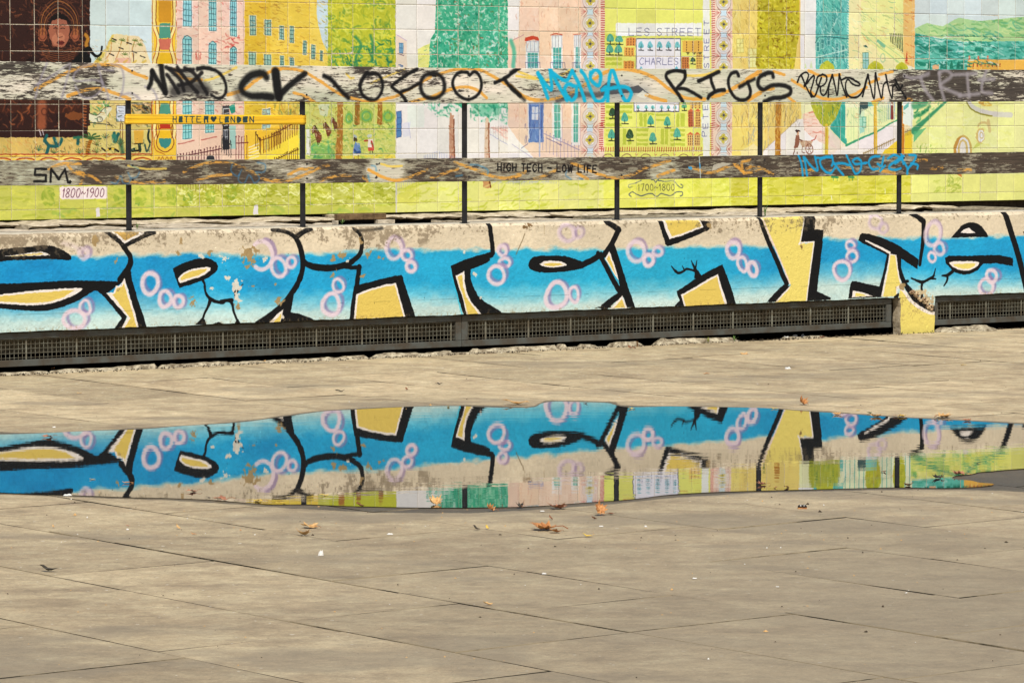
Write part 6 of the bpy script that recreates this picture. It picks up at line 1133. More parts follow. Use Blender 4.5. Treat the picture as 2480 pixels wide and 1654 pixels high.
# ------------------------------------------------------------------ yellow banner strip between two posts
OY = .088
def banner():
    s0, s1 = sx(290, 290, OY), sx(745, 290, OY); z0, z1 = sz(500, 320, OY), sz(500, 260, OY)
    cv = Canvas(OY, s0 - .05, s1 + .05, z0 - .02, z1 + .02, 900, (228, 176, 34)); Hh, Ww = cv.h, cv.w
    n = vnoise(Hh, Ww, 5, 300, 61, 3, .7)[..., None]; cv.a *= (1 + (n - .5) * .42)
    cv.set('T1'); G = (38, 62, 62); cv.jx *= .5; cv.jy *= .5
    b0, b1 = 852, 790
    def slot(x, w=44): return x, x + w
    X = [1325, 1385, 1445, 1505, 1567, 1622, None, 1768, 1818, 1872, 1932, 1988, 2050]
    def B(x0, x1, y0, y1): cv.poly([(x0, y0), (x1, y0), (x1, y1), (x0, y1)], G, .97, 0, .15)
    def H_(x): B(x, x + 9, b1, b0 + 2); B(x + 30, x + 39, b1, b0 + 2); B(x, x + 39, 815, 826)
    H_(1323); cv.poly([(1382, 793), (1418, 790), (1420, 850), (1380, 853)], G)
    B(1432, 1476, b1, b1 + 10); B(1450, 1460, b1, b0 + 2); B(1482, 1536, b1, b1 + 10); B(1504, 1514, b1, b0 + 4)
    B(1548, 1558, b1, b0 + 2); B(1548, 1594, b1, b1 + 9); B(1548, 1586, 816, 825); B(1548, 1594, b0 - 6, b0 + 3); 
    cv.poly([(1618, 790), (1664, 788), (1662, 855), (1648, 855), (1648, 826), (1634, 826), (1632, 856), (1620, 856)], G)
    cv.poly([(1712, 848), (1688, 822), (1684, 804), (1694, 794), (1708, 796), (1714, 804), (1722, 794), (1734, 794), (1740, 806), (1736, 822)], (30, 50, 54), 1, 1)
    B(1768, 1777, b1 + 2, b0 + 4); B(1768, 1798, b0 - 4, b0 + 5)
    cv.poly([(1818, 794), (1856, 792), (1858, 852), (1816, 854)], G); 
    def N_(x): B(x, x + 9, b1 + 2, b0 + 4); B(x + 34, x + 43, b1 + 2, b0 + 2); cv.stroke([(x + 4, b1 + 6), (x + 38, b0 - 2)], 10, G, .97, 1.2, False)
    N_(1872); cv.poly([(1932, 794), (1950, 794), (1976, 812), (1974, 836), (1952, 856), (1932, 856)], G); cv.poly([(1990, 794), (2036, 792), (2034, 852), (1990, 854)], G); N_(2052)
    return cv
root = empty('yellow_banner', wloc(0, 0, 0), PHI); tag(root, 'yellow plastic banner strip reading HOTTER LONDON with a heart, tied between two posts', 'banner')
cvb = banner(); M_ban = print_mat('yellow_strip', cvb, root, .45, .4, bump=[(120, .0015, .05)])
m = MB(); n = 60; vv = []
for i in range(n + 1):
    t = i / n; px = 303 + (740 - 303) * t; s, zt_ = hit(px, 277.0 + 3.2 * t, OY); _, zb_ = hit(px, 301 + 1.6 * t, OY); w_ = sin(t * 40) * .0006
    for q in range(7):
        r = q / 6; vv.append((s, OY + .0025 * sin(r * 12 + t * 3) + w_ - .006 * max(0, 1 - t * 18) * (1 - r), zt_ + (zb_ - zt_) * r))
ff = [(i * 7 + q, (i + 1) * 7 + q, (i + 1) * 7 + q + 1, i * 7 + q + 1) for i in range(n) for q in range(6)]
o = obj('strip', vv, ff, M_ban, root, True); so = o.modifiers.new('solid', 'SOLIDIFY'); so.thickness = .0012; so.offset = -1
for ps in (PS[1], PS[2]):
    z1 = sz(500, 279, OY); z0 = sz(500, 301.5, OY); m = MB(); m.box(ps - .0155, ps - .0135 + .001, OY + .002, OP + .014, z0, z1); m.box(ps + .0135, ps + .0155, OY + .002, OP + .014, z0, z1); m.box(ps - .0155, ps + .0155, OP + .013, OP + .016, z0, z1); m.build('wrap', M_ban, root)
# ------------------------------------------------------------------ paving, puddle and what lies on it
AL = radians(38.2); DA = Vector((-sin(AL), cos(AL))); DB = Vector((cos(AL), sin(AL))); Q = 1.44 / 1.5
# wet rim mask around the puddle
PUD = [(-160, 1056), (-60, 1053), (80, 1049.7), (212.7, 1043.4), (345, 1039), (445, 1031), (577.7, 1023), (677, 1010), (743.6, 1001), (793, 995), (860, 991.5), (906, 989), (1006, 984.5), (1105, 983), (1180, 986), (1240, 987.5), (1290, 986), (1304, 981), (1311, 977), (1331, 973), (1357, 972), (1404, 973.4), (1470, 975.4), (1492, 981), (1520, 985.5), (1580, 985), (1620, 984), (1700, 985), (1752, 986), (1852, 988), (1918, 993.3), (2001, 998.6), (2084, 1004), (2200, 1012), (2316, 1018), (2396, 1022.5), (2560, 1034),
       (2700, 1060), (2640, 1120), (2560, 1128), (2430, 1138), (2402, 1141), (2372, 1143), (2352, 1148), (2322, 1150), (2306, 1156), (2318, 1161), (2350, 1163), (2372, 1168), (2405, 1171), (2398, 1176), (2350, 1180), (2283, 1181.5), (2184, 1180), (2117, 1181), (2018, 1183.4), (1918, 1186), (1819, 1188.4), (1719, 1191.7), (1620, 1197.5), (1553, 1206), (1503, 1211), (1454, 1214), (1387, 1219), (1321, 1224), (1251, 1227), (1171, 1228.5), (1105, 1229), (1006, 1228.5), (906, 1226.5), (840, 1225), (743, 1221), (660, 1221), (577, 1215.6), (511, 1210), (411, 1206), (312, 1204), (212, 1200), (146, 1197.7), (80, 1195.7), (-60, 1190), (-160, 1186)]
RIM = [(-160, 1050), (80, 1048), (345, 1036), (577, 1020), (743, 998), (860, 989), (1105, 981), (1230, 984), (1285, 984), (1300, 977), (1325, 970), (1404, 970), (1485, 973), (1520, 982), (1752, 984.5), (1920, 991), (2200, 1010), (2396, 1020), (2560, 1030), (2760, 1060), (2700, 1190), (2396, 1187), (2184, 1186), (2018, 1189), (1819, 1194), (1620, 1206), (1553, 1213), (1454, 1223), (1321, 1232), (1171, 1240), (1050, 1242), (906, 1240), (743, 1233), (577, 1222), (411, 1212), (312, 1209), (80, 1200), (-60, 1195), (-160, 1192)]
class GCanvas(Canvas):
    def __init__(self, x0, x1, y0, y1, ppm, base):
        Canvas.__init__(self, 0, x0, x1, y0, y1, ppm, base)
    def T(self, p):
        x, y = ground(*self.src(p)); return ((x - self.s0) * self.ppm, (y - self.z0) * self.ppm)
gx0, gx1, gy0, gy1 = -4.6, 4.8, 7.4, 28.0
wet = GCanvas(gx0, gx1, gy0, gy1, 110, (0, 0, 0))
wet.jx *= .35; wet.jy *= .35
wet.poly(RIM, (255, 255, 255), 1, 1, 1.0)
def blur(a, k):
    for ax in (0, 1):
        c = np.cumsum(np.concatenate([a[:1].repeat(k, 0), a, a[-1:].repeat(k, 0)], 0) if ax == 0 else np.concatenate([a[:, :1].repeat(k, 1), a, a[:, -1:].repeat(k, 1)], 1), ax)
        a = (c[2 * k:] - c[:-2 * k]) / (2 * k) if ax == 0 else (c[:, 2 * k:] - c[:, :-2 * k]) / (2 * k)
        a = a[:wet.h] if ax == 0 else a[:, :wet.w]
    return a
w1 = wet.a[..., 0].copy(); w2 = blur(w1, 22)
# a few damp streaks and dull stains, plus a tone darkening towards camera and right
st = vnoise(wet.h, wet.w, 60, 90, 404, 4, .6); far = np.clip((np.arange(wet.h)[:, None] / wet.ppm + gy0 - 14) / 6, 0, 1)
stain_tone = np.clip((st - .62) * 5, 0, 1)
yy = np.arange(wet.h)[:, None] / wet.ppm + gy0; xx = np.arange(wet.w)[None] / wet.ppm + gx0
stain_tone = np.clip(stain_tone + np.clip((15.5 - yy) / 4.5, 0, 1) * (.95 + .45 * np.clip(xx / 1.0, -1, 1)), 0, 1.4) / 1.4
gimg = bpy.data.images.new('damp_tone_mask', wet.w, wet.h, alpha=False); gimg.colorspace_settings.name = 'Non-Color'
px_ = np.ones((wet.h, wet.w, 4), np.float32); px_[..., 0] = w1; px_[..., 1] = np.clip(w2, 0, 1); px_[..., 2] = stain_tone; gimg.pixels.foreach_set(px_.ravel()); gimg.update(); gimg.pack()

def paving_mat(name, joint=False):
    m = bpy.data.materials.new(name); m.use_nodes = True; n = m.node_tree.nodes; l = m.node_tree.links; b = n['Principled BSDF']
    geo = n.new('ShaderNodeNewGeometry'); oi = n.new('ShaderNodeObjectInfo')
    def noise(sc, det=8, rg=.6, stretch=(1, 1, 1)):
        mp = n.new('ShaderNodeMapping'); mp.inputs['Scale'].default_value = stretch; l.new(geo.outputs['Position'], mp.inputs[0]); t = n.new('ShaderNodeTexNoise'); t.inputs['Scale'].default_value = sc; t.inputs['Detail'].default_value = det; t.inputs['Roughness'].default_value = rg; l.new(mp.outputs[0], t.inputs['Vector']); return t
    def mix(fac, a, c, mode='MIX'):
        x = n.new('ShaderNodeMix'); x.data_type = 'RGBA'; x.blend_type = mode
        if hasattr(fac, 'links'): l.new(fac, x.inputs[0])
        else: x.inputs[0].default_value = fac
        for v, i in ((a, 6), (c, 7)):
            if hasattr(v, 'links'): l.new(v, x.inputs[i])
            else: x.inputs[i].default_value = v
        return x.outputs[2]
    def ramp(v, p0, p1, c0=(0, 0, 0, 1), c1=(1, 1, 1, 1)):
        r = n.new('ShaderNodeValToRGB'); r.color_ramp.elements[0].position = p0; r.color_ramp.elements[1].position = p1; r.color_ramp.elements[0].color = c0; r.color_ramp.elements[1].color = c1; l.new(v, r.inputs[0]); return r.outputs[0]
    A = lin((214, 190, 152)); B = lin((172, 148, 117)); C_ = lin((218, 197, 160))
    base = mix(ramp(noise(1.3, 7, .7).outputs[0], .30, .75), A, B)
    base = mix(ramp(noise(5.5, 8, .65).outputs[0], .45, .7), base, C_); base = mix(ramp(noise(2.6, 8, .7, (1, 1.8, 1)).outputs[0], .5, .72), base, lin((150, 129, 103)))
    # tone of each slab
    v = n.new('ShaderNodeMapRange'); v.inputs[3].default_value = .80; v.inputs[4].default_value = 1.10; l.new(oi.outputs['Random'], v.inputs[0])
    if not joint: base = mix(1.0, base, v.outputs[0], 'MULTIPLY')
    # grain, grit
    g = noise(95, 4, .8); base = mix(.55, base, ramp(g.outputs[0], .25, .75, (.52, .50, .48, 1), (1.45, 1.44, 1.40, 1)), 'MULTIPLY')
    sp = noise(210, 2, .5); base = mix(ramp(sp.outputs[0], .72, .76), base, lin((90, 74, 58))); base = mix(ramp(noise(150, 1, .5, (1, 1, 1)).outputs[0], .76, .79), base, lin((240, 226, 205)))
    g3 = noise(7.5, 6, .75, (1, 1.3, 1)); base = mix(.8, base, ramp(g3.outputs[0], .30, .70, (.76, .755, .745, 1), (1.20, 1.20, 1.19, 1)), 'MULTIPLY')
    g2 = noise(20, 4, .9); base = mix(.9, base, ramp(g2.outputs[0], .28, .72, (.68, .67, .66, 1), (1.30, 1.29, 1.26, 1)), 'MULTIPLY')
    s2 = noise(48, 2, .6); base = mix(ramp(s2.outputs[0], .70, .74), base, lin((104, 88, 70))); base = mix(ramp(noise(41, 1, .5).outputs[0], .74, .77), base, lin((236, 222, 200)))
    # damp rim, stains and the darker tone towards the camera
    sep = n.new('ShaderNodeSeparateXYZ'); l.new(geo.outputs['Position'], sep.inputs[0]); cb = n.new('ShaderNodeCombineXYZ')
    for ax, a0, a1, i in (('X', gx0, gx1, 0), ('Y', gy0, gy1, 1)):
        q = n.new('ShaderNodeMath'); q.operation = 'MULTIPLY_ADD'; q.inputs[1].default_value = 1 / (a1 - a0); q.inputs[2].default_value = -a0 / (a1 - a0); l.new(sep.outputs[ax], q.inputs[0]); l.new(q.outputs[0], cb.inputs[i])
    im = n.new('ShaderNodeTexImage'); im.image = gimg; im.extension = 'EXTEND'; l.new(cb.outputs[0], im.inputs[0]); sc = n.new('ShaderNodeSeparateColor'); l.new(im.outputs[0], sc.inputs[0])
    sm = n.new('ShaderNodeMath'); sm.operation = 'MULTIPLY'; l.new(sc.outputs[1], sm.inputs[0]); sm.inputs[1].default_value = .42
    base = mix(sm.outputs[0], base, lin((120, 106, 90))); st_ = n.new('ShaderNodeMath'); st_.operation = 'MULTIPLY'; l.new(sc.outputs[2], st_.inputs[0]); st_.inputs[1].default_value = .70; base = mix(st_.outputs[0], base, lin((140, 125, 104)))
    base = mix(1.0, base, mix(sc.outputs[0], (1, 1, 1, 1), (.40, .385, .35, 1)), 'MULTIPLY')
    l.new(base, b.inputs['Base Color'])
    rr = n.new('ShaderNodeMapRange'); rr.inputs[3].default_value = .82; rr.inputs[4].default_value = .45; l.new(sc.outputs[0], rr.inputs[0]); l.new(rr.outputs[0], b.inputs['Roughness']); b.inputs['Specular IOR Level'].default_value = .35
    bp = n.new('ShaderNodeBump'); bp.inputs['Distance'].default_value = .009; l.new(noise(22, 8, .72).outputs[0], bp.inputs['Height'])
    l.new(bp.outputs[0], b.inputs['Normal'])
    return m
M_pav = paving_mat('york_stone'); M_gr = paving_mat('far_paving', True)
M_joint = mat('joint_dirt', (34, 32, 26), .95, .05, (2.2, .05, (150, 132, 104)))
nW = Vector((NX, NY)); cW = W0[0] * NX + W0[1] * NY
def clipw(P, off=-.035):
    out = []
    for i in range(len(P)):
        a, b = P[i], P[(i + 1) % len(P)]; da = a.dot(nW) - cW - off; db = b.dot(nW) - cW - off
        if da <= 0: out.append(a)
        if da * db < 0: t = da / (da - db); out.append(a + (b - a) * t)
    return out
pav = empty('pavement', (0, 15, 0)); tag(pav, kind='structure')
BL = [6.115 + .6285 * k for k in range(-14, 24)]; BL = [b * Q for b in BL]
known = {-1: [9.734, 8.55], 0: [8.024, 8.824, 9.125, 10.15], 1: [8.03, 8.57, 9.49, 10.77, 11.21], 2: [8.07, 9.30, 10.35, 11.43], 3: [9.13, 9.92, 11.0], 4: [8.73, 9.8, 10.9], 5: [9.4, 10.35, 11.5], -2: [8.4, 9.2, 10.2], 6: [9.7, 10.6]}
def seen(P):
    for p in P:
        if p.y > 5 and abs(p.x) < p.y * 1240 / F * 1.12 + .45 and 8.3 < p.y < 27: return True
    return False
def zs(p):
    d = cW - p.dot(nW); t = max(0, min(1, 1 - (d - .0) / 2.2)); return .016 * t * t * (3 - 2 * t)
R3 = random.Random(17); nslab = 0; edge_moss = MB()
for k in range(len(BL) - 1):
    kk = k - 14; b0, b1 = BL[k], BL[k + 1]; cuts = sorted(x * Q for x in known.get(kk, []))
    a = 3.0; al = []
    lo = cuts[0] if cuts else None; hi = cuts[-1] if cuts else None
    if cuts:
        x = lo
        while x > 3: x -= R3.uniform(.55, 1.15); al.append(x)
        al += cuts; x = hi
    else: x = 3 + R3.random(); al.append(x)
    while x < 27: x += R3.uniform(.6, 1.35); al.append(x)
    al.sort()
    for i in range(len(al) - 1):
        a0, a1 = al[i], al[i + 1]; mid = DA * ((a0 + a1) / 2) + DB * ((b0 + b1) / 2); near = R3.choice([.0008, .0016, .003, .0045, .005])
        g = near; P = [DA * (a0 + g) + DB * (b0 + g), DA * (a0 + g) + DB * (b1 - g * .8), DA * (a1 - g) + DB * (b1 - g * .8), DA * (a1 - g) + DB * (b0 + g)]
        # joints slightly out of true
        P = [p + Vector((R3.uniform(-.002, .002), R3.uniform(-.002, .002))) for p in P]
        if mid.dot(nW) - cW > .6 or not seen(P + [mid]): continue
        P = clipw(P)
        if len(P) < 3: continue
        ctr = sum(P, Vector((0, 0))) / len(P); tx, ty = R3.gauss(0, .0013), R3.gauss(0, .0013); inp = 13.2 < ctr.y < 18.5
        if inp: tx *= .35; ty *= .35
        up = (R3.uniform(-.0012, .0012) if not inp else R3.uniform(-.0006, .0003))
        def zt_(p): return zs(p) + up + (p.x - ctr.x) * tx + (p.y - ctr.y) * ty
        m = MB(); n = len(P); top = []
        for p in P: q = ctr + (p - ctr) * (1 - .0012 / max(.05, (p - ctr).length)); top.append((q.x - 0, q.y - 15, zt_(q)))
        m.v = [(p.x, p.y - 15, zt_(p) - .003) for p in P] + top + [(p.x, p.y - 15, -.04) for p in P]
        area = sum(P[i_].x * P[(i_ + 1) % n].y - P[(i_ + 1) % n].x * P[i_].y for i_ in range(n))
        idx = list(range(n)); f = [tuple(n + i_ for i_ in idx)] + [(i_, (i_ + 1) % n, n + (i_ + 1) % n, n + i_) for i_ in idx] + [(2 * n + i_, 2 * n + (i_ + 1) % n, (i_ + 1) % n, i_) for i_ in idx]
        if area < 0: f = [q[::-1] for q in f]
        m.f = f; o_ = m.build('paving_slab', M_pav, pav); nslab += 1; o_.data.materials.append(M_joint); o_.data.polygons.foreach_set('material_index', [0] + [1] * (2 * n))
print('slabs', nslab)
def sheet(name, pts, z, mt, kind='structure'):
    o = obj(name, [(x, y, z) for x, y in pts], [tuple(range(len(pts)))], mt); tag(o, kind=kind); return o
def wp(s, off): v = wloc(s, off, 0); return (v.x, v.y)
sheet('joint_bed', [(-6, 7.6), (7, 7.6), wp(SR, .0), wp(SL, .0)], -.009, M_joint)
g_ = [wp(-900, .0), (-900, -900), (900, -900), wp(1500, .0)]
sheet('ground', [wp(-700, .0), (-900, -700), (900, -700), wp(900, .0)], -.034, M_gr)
o = sheet('back_ground', [wp(-700, OFF_M + .25), wp(900, OFF_M + .25), (900, 1900), (-900, 1900)], -.05, M_gr)
# ---- water
pts = [ground(*p, .003) for p in PUD]
P3 = catmull(pts, 4, True)
bmw = bmesh.new(); vs_ = [bmw.verts.new((p[0], p[1], .003)) for p in P3]; fw = bmw.faces.new(vs_)
if fw.normal.z < 0: bmw.normal_update()
bmesh.ops.triangulate(bmw, faces=bmw.faces[:]); bmw.normal_update()
for f_ in bmw.faces:
    if f_.normal.z < 0: f_.normal_flip()
mew = bpy.data.meshes.new('puddle'); bmw.to_mesh(mew); pud = bpy.data.objects.new('puddle', mew); COL.objects.link(pud); tag(pud, kind='structure')
mw = bpy.data.materials.new('still_water'); mw.use_nodes = True; n = mw.node_tree.nodes; l = mw.node_tree.links; b = n['Principled BSDF']
b.inputs['Base Color'].default_value = (.012, .014, .016, 1); b.inputs['Roughness'].default_value = .012; b.inputs['IOR'].default_value = 1.33; b.inputs['Specular IOR Level'].default_value = .5
geo = n.new('ShaderNodeNewGeometry'); mp = n.new('ShaderNodeMapping'); mp.inputs['Scale'].default_value = (5, 9, 1); l.new(geo.outputs['Position'], mp.inputs[0]); t1 = n.new('ShaderNodeTexNoise'); t1.inputs['Scale'].default_value = 1.0; t1.inputs['Detail'].default_value = 3; l.new(mp.outputs[0], t1.inputs[0])
mk = n.new('ShaderNodeTexNoise'); mk.inputs['Scale'].default_value = .55; mk.inputs['Detail'].default_value = 2; l.new(geo.outputs['Position'], mk.inputs[0]); mr = n.new('ShaderNodeMapRange'); mr.inputs[1].default_value = .42; mr.inputs[2].default_value = .68; mr.inputs[3].default_value = .12; mr.inputs[4].default_value = 1; l.new(mk.outputs[0], mr.inputs[0])
bp = n.new('ShaderNodeBump'); bp.inputs['Distance'].default_value = RIPPLE = .00035; l.new(mr.outputs[0], bp.inputs['Strength']); l.new(t1.outputs[0], bp.inputs['Height']); l.new(bp.outputs[0], b.inputs['Normal'])
gl = n.new('ShaderNodeBsdfGlossy'); gl.inputs['Color'].default_value = (.96, .96, .96, 1); gl.inputs['Roughness'].default_value = .012; l.new(bp.outputs[0], gl.inputs['Normal']); ms = n.new('ShaderNodeMixShader'); ms.inputs[0].default_value = .28; l.new(b.outputs[0], ms.inputs[1]); l.new(gl.outputs[0], ms.inputs[2]); l.new(ms.outputs[0], n['Material Output'].inputs[0])
mew.materials.append(mw)

# ------------------------------------------------------------------ fallen leaves and litter
def leaf_mat(name, c1, c2):
    m = mat(name, c1, .6, .3, (60, .12, c2), (120, .0006)); return m
LM = {'orange': leaf_mat('orange_leaf', (206, 146, 88), (160, 98, 54)), 'tan': leaf_mat('tan_leaf', (222, 180, 122), (186, 136, 80)), 'yellow': leaf_mat('yellow_leaf', (228, 192, 84), (190, 150, 60)),
      'brown': leaf_mat('brown_leaf', (150, 96, 62), (96, 62, 44)), 'dark': leaf_mat('dark_leaf', (70, 62, 50), (44, 40, 36)), 'green': leaf_mat('green_leaf', (96, 124, 60), (70, 90, 50)), 'red': leaf_mat('reddish_leaf', (190, 128, 94), (150, 96, 72))}
M_white = mat('white_scrap', (236, 230, 222), .7, .3, (60, .2, (206, 196, 184))); M_stem = mat('leaf_stem', (150, 96, 60), .7, .2)
MAPLE = [(0, -.42), (.06, -.30), (.30, -.36), (.24, -.22), (.50, -.12), (.34, -.02), (.52, .20), (.30, .16), (.26, .30), (.12, .24), (.0, .55), (-.12, .24), (-.26, .30), (-.30, .16), (-.52, .20), (-.34, -.02), (-.50, -.12), (-.24, -.22), (-.30, -.36), (-.06, -.30)]
OVAL = [(0, -.5), (.12, -.38), (.2, -.15), (.2, .1), (.13, .32), (0, .5), (-.13, .32), (-.2, .1), (-.2, -.15), (-.12, -.38)]
def leaf(px, py, wpx, shape, col, label, curl=.6, rz=0, tilt=0, roll=0, cat='leaf', stem=True, group=None, zoff=.004, name='leaf'):
    x, y = ground(px, py); Z = y; size = wpx * Z / F; rr = random.Random(int(px * 7 + py)); out = MAPLE if shape == 'm' else OVAL
    if shape == 'o': size /= .9
    rings = [1, .66, .33]; v = []; f = []; n = len(out)
    for r in rings:
        for (u, w) in out:
            a, b_ = u * r, w * r; z = .75 * curl * (a * a * 1.1 + .6 * b_ * b_) + rr.uniform(-.04, .04) * curl - .12 * curl * (1 - abs(a)) + .05 * sin(b_ * 9 + px)
            v.append((a * (1 - .3 * curl * abs(a)), b_, z))
    v.append((0, 0, -.12 * curl)); 
    for r in range(2):
        for i in range(n): f.append((r * n + i, r * n + (i + 1) % n, (r + 1) * n + (i + 1) % n, (r + 1) * n + i))
    for i in range(n): f.append((2 * n + i, 2 * n + (i + 1) % n, 3 * n))
    rot = Matrix.Rotation(rz, 3, 'Z') @ Matrix.Rotation(tilt, 3, 'X') @ Matrix.Rotation(roll, 3, 'Y')
    V = [rot @ Vector(p) * size for p in v]; zmin = min(p.z for p in V); V = [(p.x, p.y, p.z - zmin) for p in V]
    root = empty(name, (x, y, zoff), 0); tag(root, label, cat, group)
    o = obj('blade', V, f, LM[col], root); sm = o.modifiers.new('t', 'SOLIDIFY'); sm.thickness = .0006
    if stem and shape == 'm':
        a = rot @ Vector((0, -.40, curl * .1)) * size; b2 = rot @ Vector((.08, -.85, .06)) * size; mb = MB(); mb.tube([(a.x, a.y, a.z - zmin), ((a.x + b2.x) / 2 + size * .05, (a.y + b2.y) / 2, max(.001, (a.z + b2.z) / 2 - zmin + size * .05)), (b2.x, b2.y, max(.001, b2.z - zmin))], size * .018, 4); mb.build('stem', M_stem, root)
    return root
G1 = 'dry leaves scattered over the paving'
leaf(1454, 1249, 40, 'm', 'orange', 'large orange plane leaf standing upright at the near edge of the puddle', 1.0, .3, 1.15, .2, group=G1)
leaf(1478, 1247, 22, 'o', 'brown', 'small brown curl lying against the upright orange leaf', 1.2, 1.2, group=G1)
leaf(1318, 1284, 80, 'm', 'orange', 'biggest dry leaf, flat and folded, alone in front of the puddle', .5, .9, .12, .06, group=G1)
leaf(1344, 1291, 34, 'm', 'orange', 'smaller orange leaf tucked under the biggest dry leaf', .6, 2.2, .2, group=G1)
leaf(1054, 1223, 42, 'm', 'tan', 'curled tan leaf half over the puddle edge, left of the other edge leaves', 1.3, .4, .5, group=G1)
leaf(1190, 1239, 28, 'm', 'orange', 'tightly rolled orange leaf on the wet rim of the puddle', 1.7, 1.0, .6, .5, group=G1)
leaf(1259, 1231, 24, 'm', 'dark', 'dark cupped leaf between the rolled and the reddish leaf at the puddle edge', 1.4, .2, .4, group=G1)
leaf(1350, 1233, 52, 'm', 'red', 'flat reddish leaf with raised stem beside the upright leaf', .5, 2.6, .12, group=G1)
leaf(873, 1228, 20, 'o', 'brown', 'small brown leaf curl at the puddle edge under the brown painted trunk reflection', 1.6, 1.3, .4, group=G1)
leaf(1335, 1259, 15, 'o', 'brown', 'tiny brown leaf bit between the puddle and the biggest leaf', 1.8, .6, .6, group=G1)
leaf(1440, 1259, 15, 'o', 'brown', 'tiny dark leaf bit just below the upright leaf', 1.8, 2.0, .5, group=G1)
leaf(1155, 1284, 20, 'o', 'dark', 'dark curled bud scrap left of the greenish one', 1.5, 1.1, .5, group=G1); leaf(1180, 1282, 14, 'o', 'yellow', 'little yellow-green leaf scrap right of the dark bud', 1.5, .5, .6, group=G1)
leaf(1424, 1301, 24, 'o', 'yellow', 'yellow-tan strip of leaf lying on a paving joint', .8, 1.45, .2, group=G1)
leaf(750, 1279, 48, 'm', 'tan', 'wide tan leaf, upper of two on the paving left of centre', .5, .7, .15, group=G1); leaf(735, 1298, 40, 'm', 'tan', 'curled tan leaf with stem up, lower of two left of centre', .9, 2.9, .2, group=G1)
leaf(118, 1384, 44, 'o', 'dark', 'dark leaf casting a long shadow near the left edge', 1.0, 1.3, .15, group=G1)
leaf(432, 1282, 15, 'o', 'tan', 'pale pinched leaf scrap left of the round one', 1.6, .9, .7, group=G1); leaf(469, 1296, 14, 'o', 'orange', 'small round orange scrap on the left paving', .8, 1.5, .2, group=G1)
leaf(129, 1278, 11, 'o', 'tan', 'tiny pale pebble-like scrap on a joint at far left', 1.2, .3, .3, group=G1); leaf(583, 1287, 8, 'o', 'orange', 'tiny orange speck of leaf on the left paving', 1.0, .4, .3, group=G1); leaf(309, 1276, 8, 'o', 'red', 'tiny red speck of leaf above a white chip', 1.0, 1.4, .3, group=G1)
leaf(1182, 1467, 22, 'o', 'tan', 'pale arched leaf standing on a joint in the foreground', 2.0, 1.55, .2, group=G1)
leaf(1249, 981, 62, 'o', 'tan', 'long curled tan leaf on dry paving at the far edge of the puddle', .5, 1.5, .1, group=G1)
leaf(1946, 981, 30, 'm', 'orange', 'crumpled orange leaf standing beyond the puddle on the right', 1.8, .4, .7, .3, group=G1)
leaf(1062, 932, 18, 'o', 'dark', 'thin dark curled leaf on the paving beyond the puddle, centre', 1.2, 1.5, group=G1); leaf(985, 945, 12, 'o', 'brown', 'small brown scrap beyond the puddle left of the dark curl', 1.2, .5, .4, group=G1)
leaf(823, 950, 22, 'o', 'dark', 'dark folded leaf lying on a far paving joint', 1.2, 1.45, group=G1); leaf(1130, 869, 24, 'o', 'yellow', 'pale yellow leaf strip lying near the wall', .3, 1.55, group=G1)
leaf(1802, 862, 24, 'm', 'tan', 'small tan leaf alone on the sunlit paving near the second grille', .8, .4, .2, group=G1); leaf(1711, 907, 16, 'o', 'orange', 'small orange leaf on the far paving right of centre', .8, 1.5, group=G1); leaf(2333, 886, 14, 'o', 'yellow', 'small yellow leaf on the far paving at right', .9, 1.2, group=G1)
leaf(1450, 858, 9, 'o', 'dark', 'tiny dark leaf speck near the wall', 1, .5, .5, group=G1); leaf(193, 955, 14, 'o', 'tan', 'pale tan leaf beyond the puddle at far left', .9, 1.3, group=G1); leaf(391, 873, 16, 'o', 'dark', 'thin dark leaf near the wall at left', .6, 1.5, group=G1)
G2 = 'leaves gathered along the far rim of the puddle'
for i, (a, b_, w_, c_, lb) in enumerate([(2028, 1006, 26, 'tan', 'tan leaf floating at the far rim under the graffiti bubbles'), (2078, 996, 10, 'yellow', 'small yellow tuft leaf beyond the far rim'), (2105, 1003, 20, 'green', 'green leaf caught at the far rim of the puddle'), (2122, 1011, 34, 'tan', 'tan leaf next to the green leaf on the water'), (2183, 1011, 24, 'yellow', 'yellow cupped leaf at the far rim near the slanted black bar reflection'),
                                     (2285, 1012, 48, 'tan', 'long reddish-tan leaf on the far rim near the right edge'), (2342, 1021, 24, 'red', 'last reddish leaf on the far rim, by the right edge'), (1876, 992, 18, 'yellow', 'yellow leaf at the far rim left of the yellow reflection'), (1530, 992, 20, 'yellow', 'small yellow leaf on the far rim beside the black slash reflection'), (1086, 988, 14, 'yellow', 'pale leaf dot on the far rim near the middle'), (1418, 979, 12, 'brown', 'brown seed-like leaf in the shallow bump of the puddle'), (1000, 858, 7, 'tan', 'tiny tan crumb close to the wall')]):
    leaf(a, b_, w_, 'm' if w_ > 22 else 'o', c_, lb, .55, .5 + i, .12, group=G2)
G3 = 'leaves floating in the near right part of the puddle'
for i, (a, b_, w_, c_, lb) in enumerate([(2272, 1160, 32, 'dark', 'dark diamond-shaped leaf in the water near the right edge'), (2322, 1152, 38, 'red', 'reddish leaf half out of the water near the right edge'), (1845, 1176, 28, 'red', 'reddish curled leaf in the water beside the post reflection'), (1905, 1183, 20, 'brown', 'brown leaf on the near rim right of the post reflection'), (2200, 1179, 26, 'brown', 'brown leaf on the near rim under the hedge reflection'), (2140, 1145, 16, 'brown', 'round brown seed pod floating on the puddle'), (2370, 1124, 12, 'dark', 'dark crumb in the shallow water at far right'), (1878, 1184, 12, 'brown', 'tiny brown crumb on the near rim')]):
    leaf(a, b_, w_, 'm' if w_ > 22 else 'o', c_, lb, .8, .4 + i * .7, .2, group=G3)
G4 = 'leaves at the near left rim of the puddle'
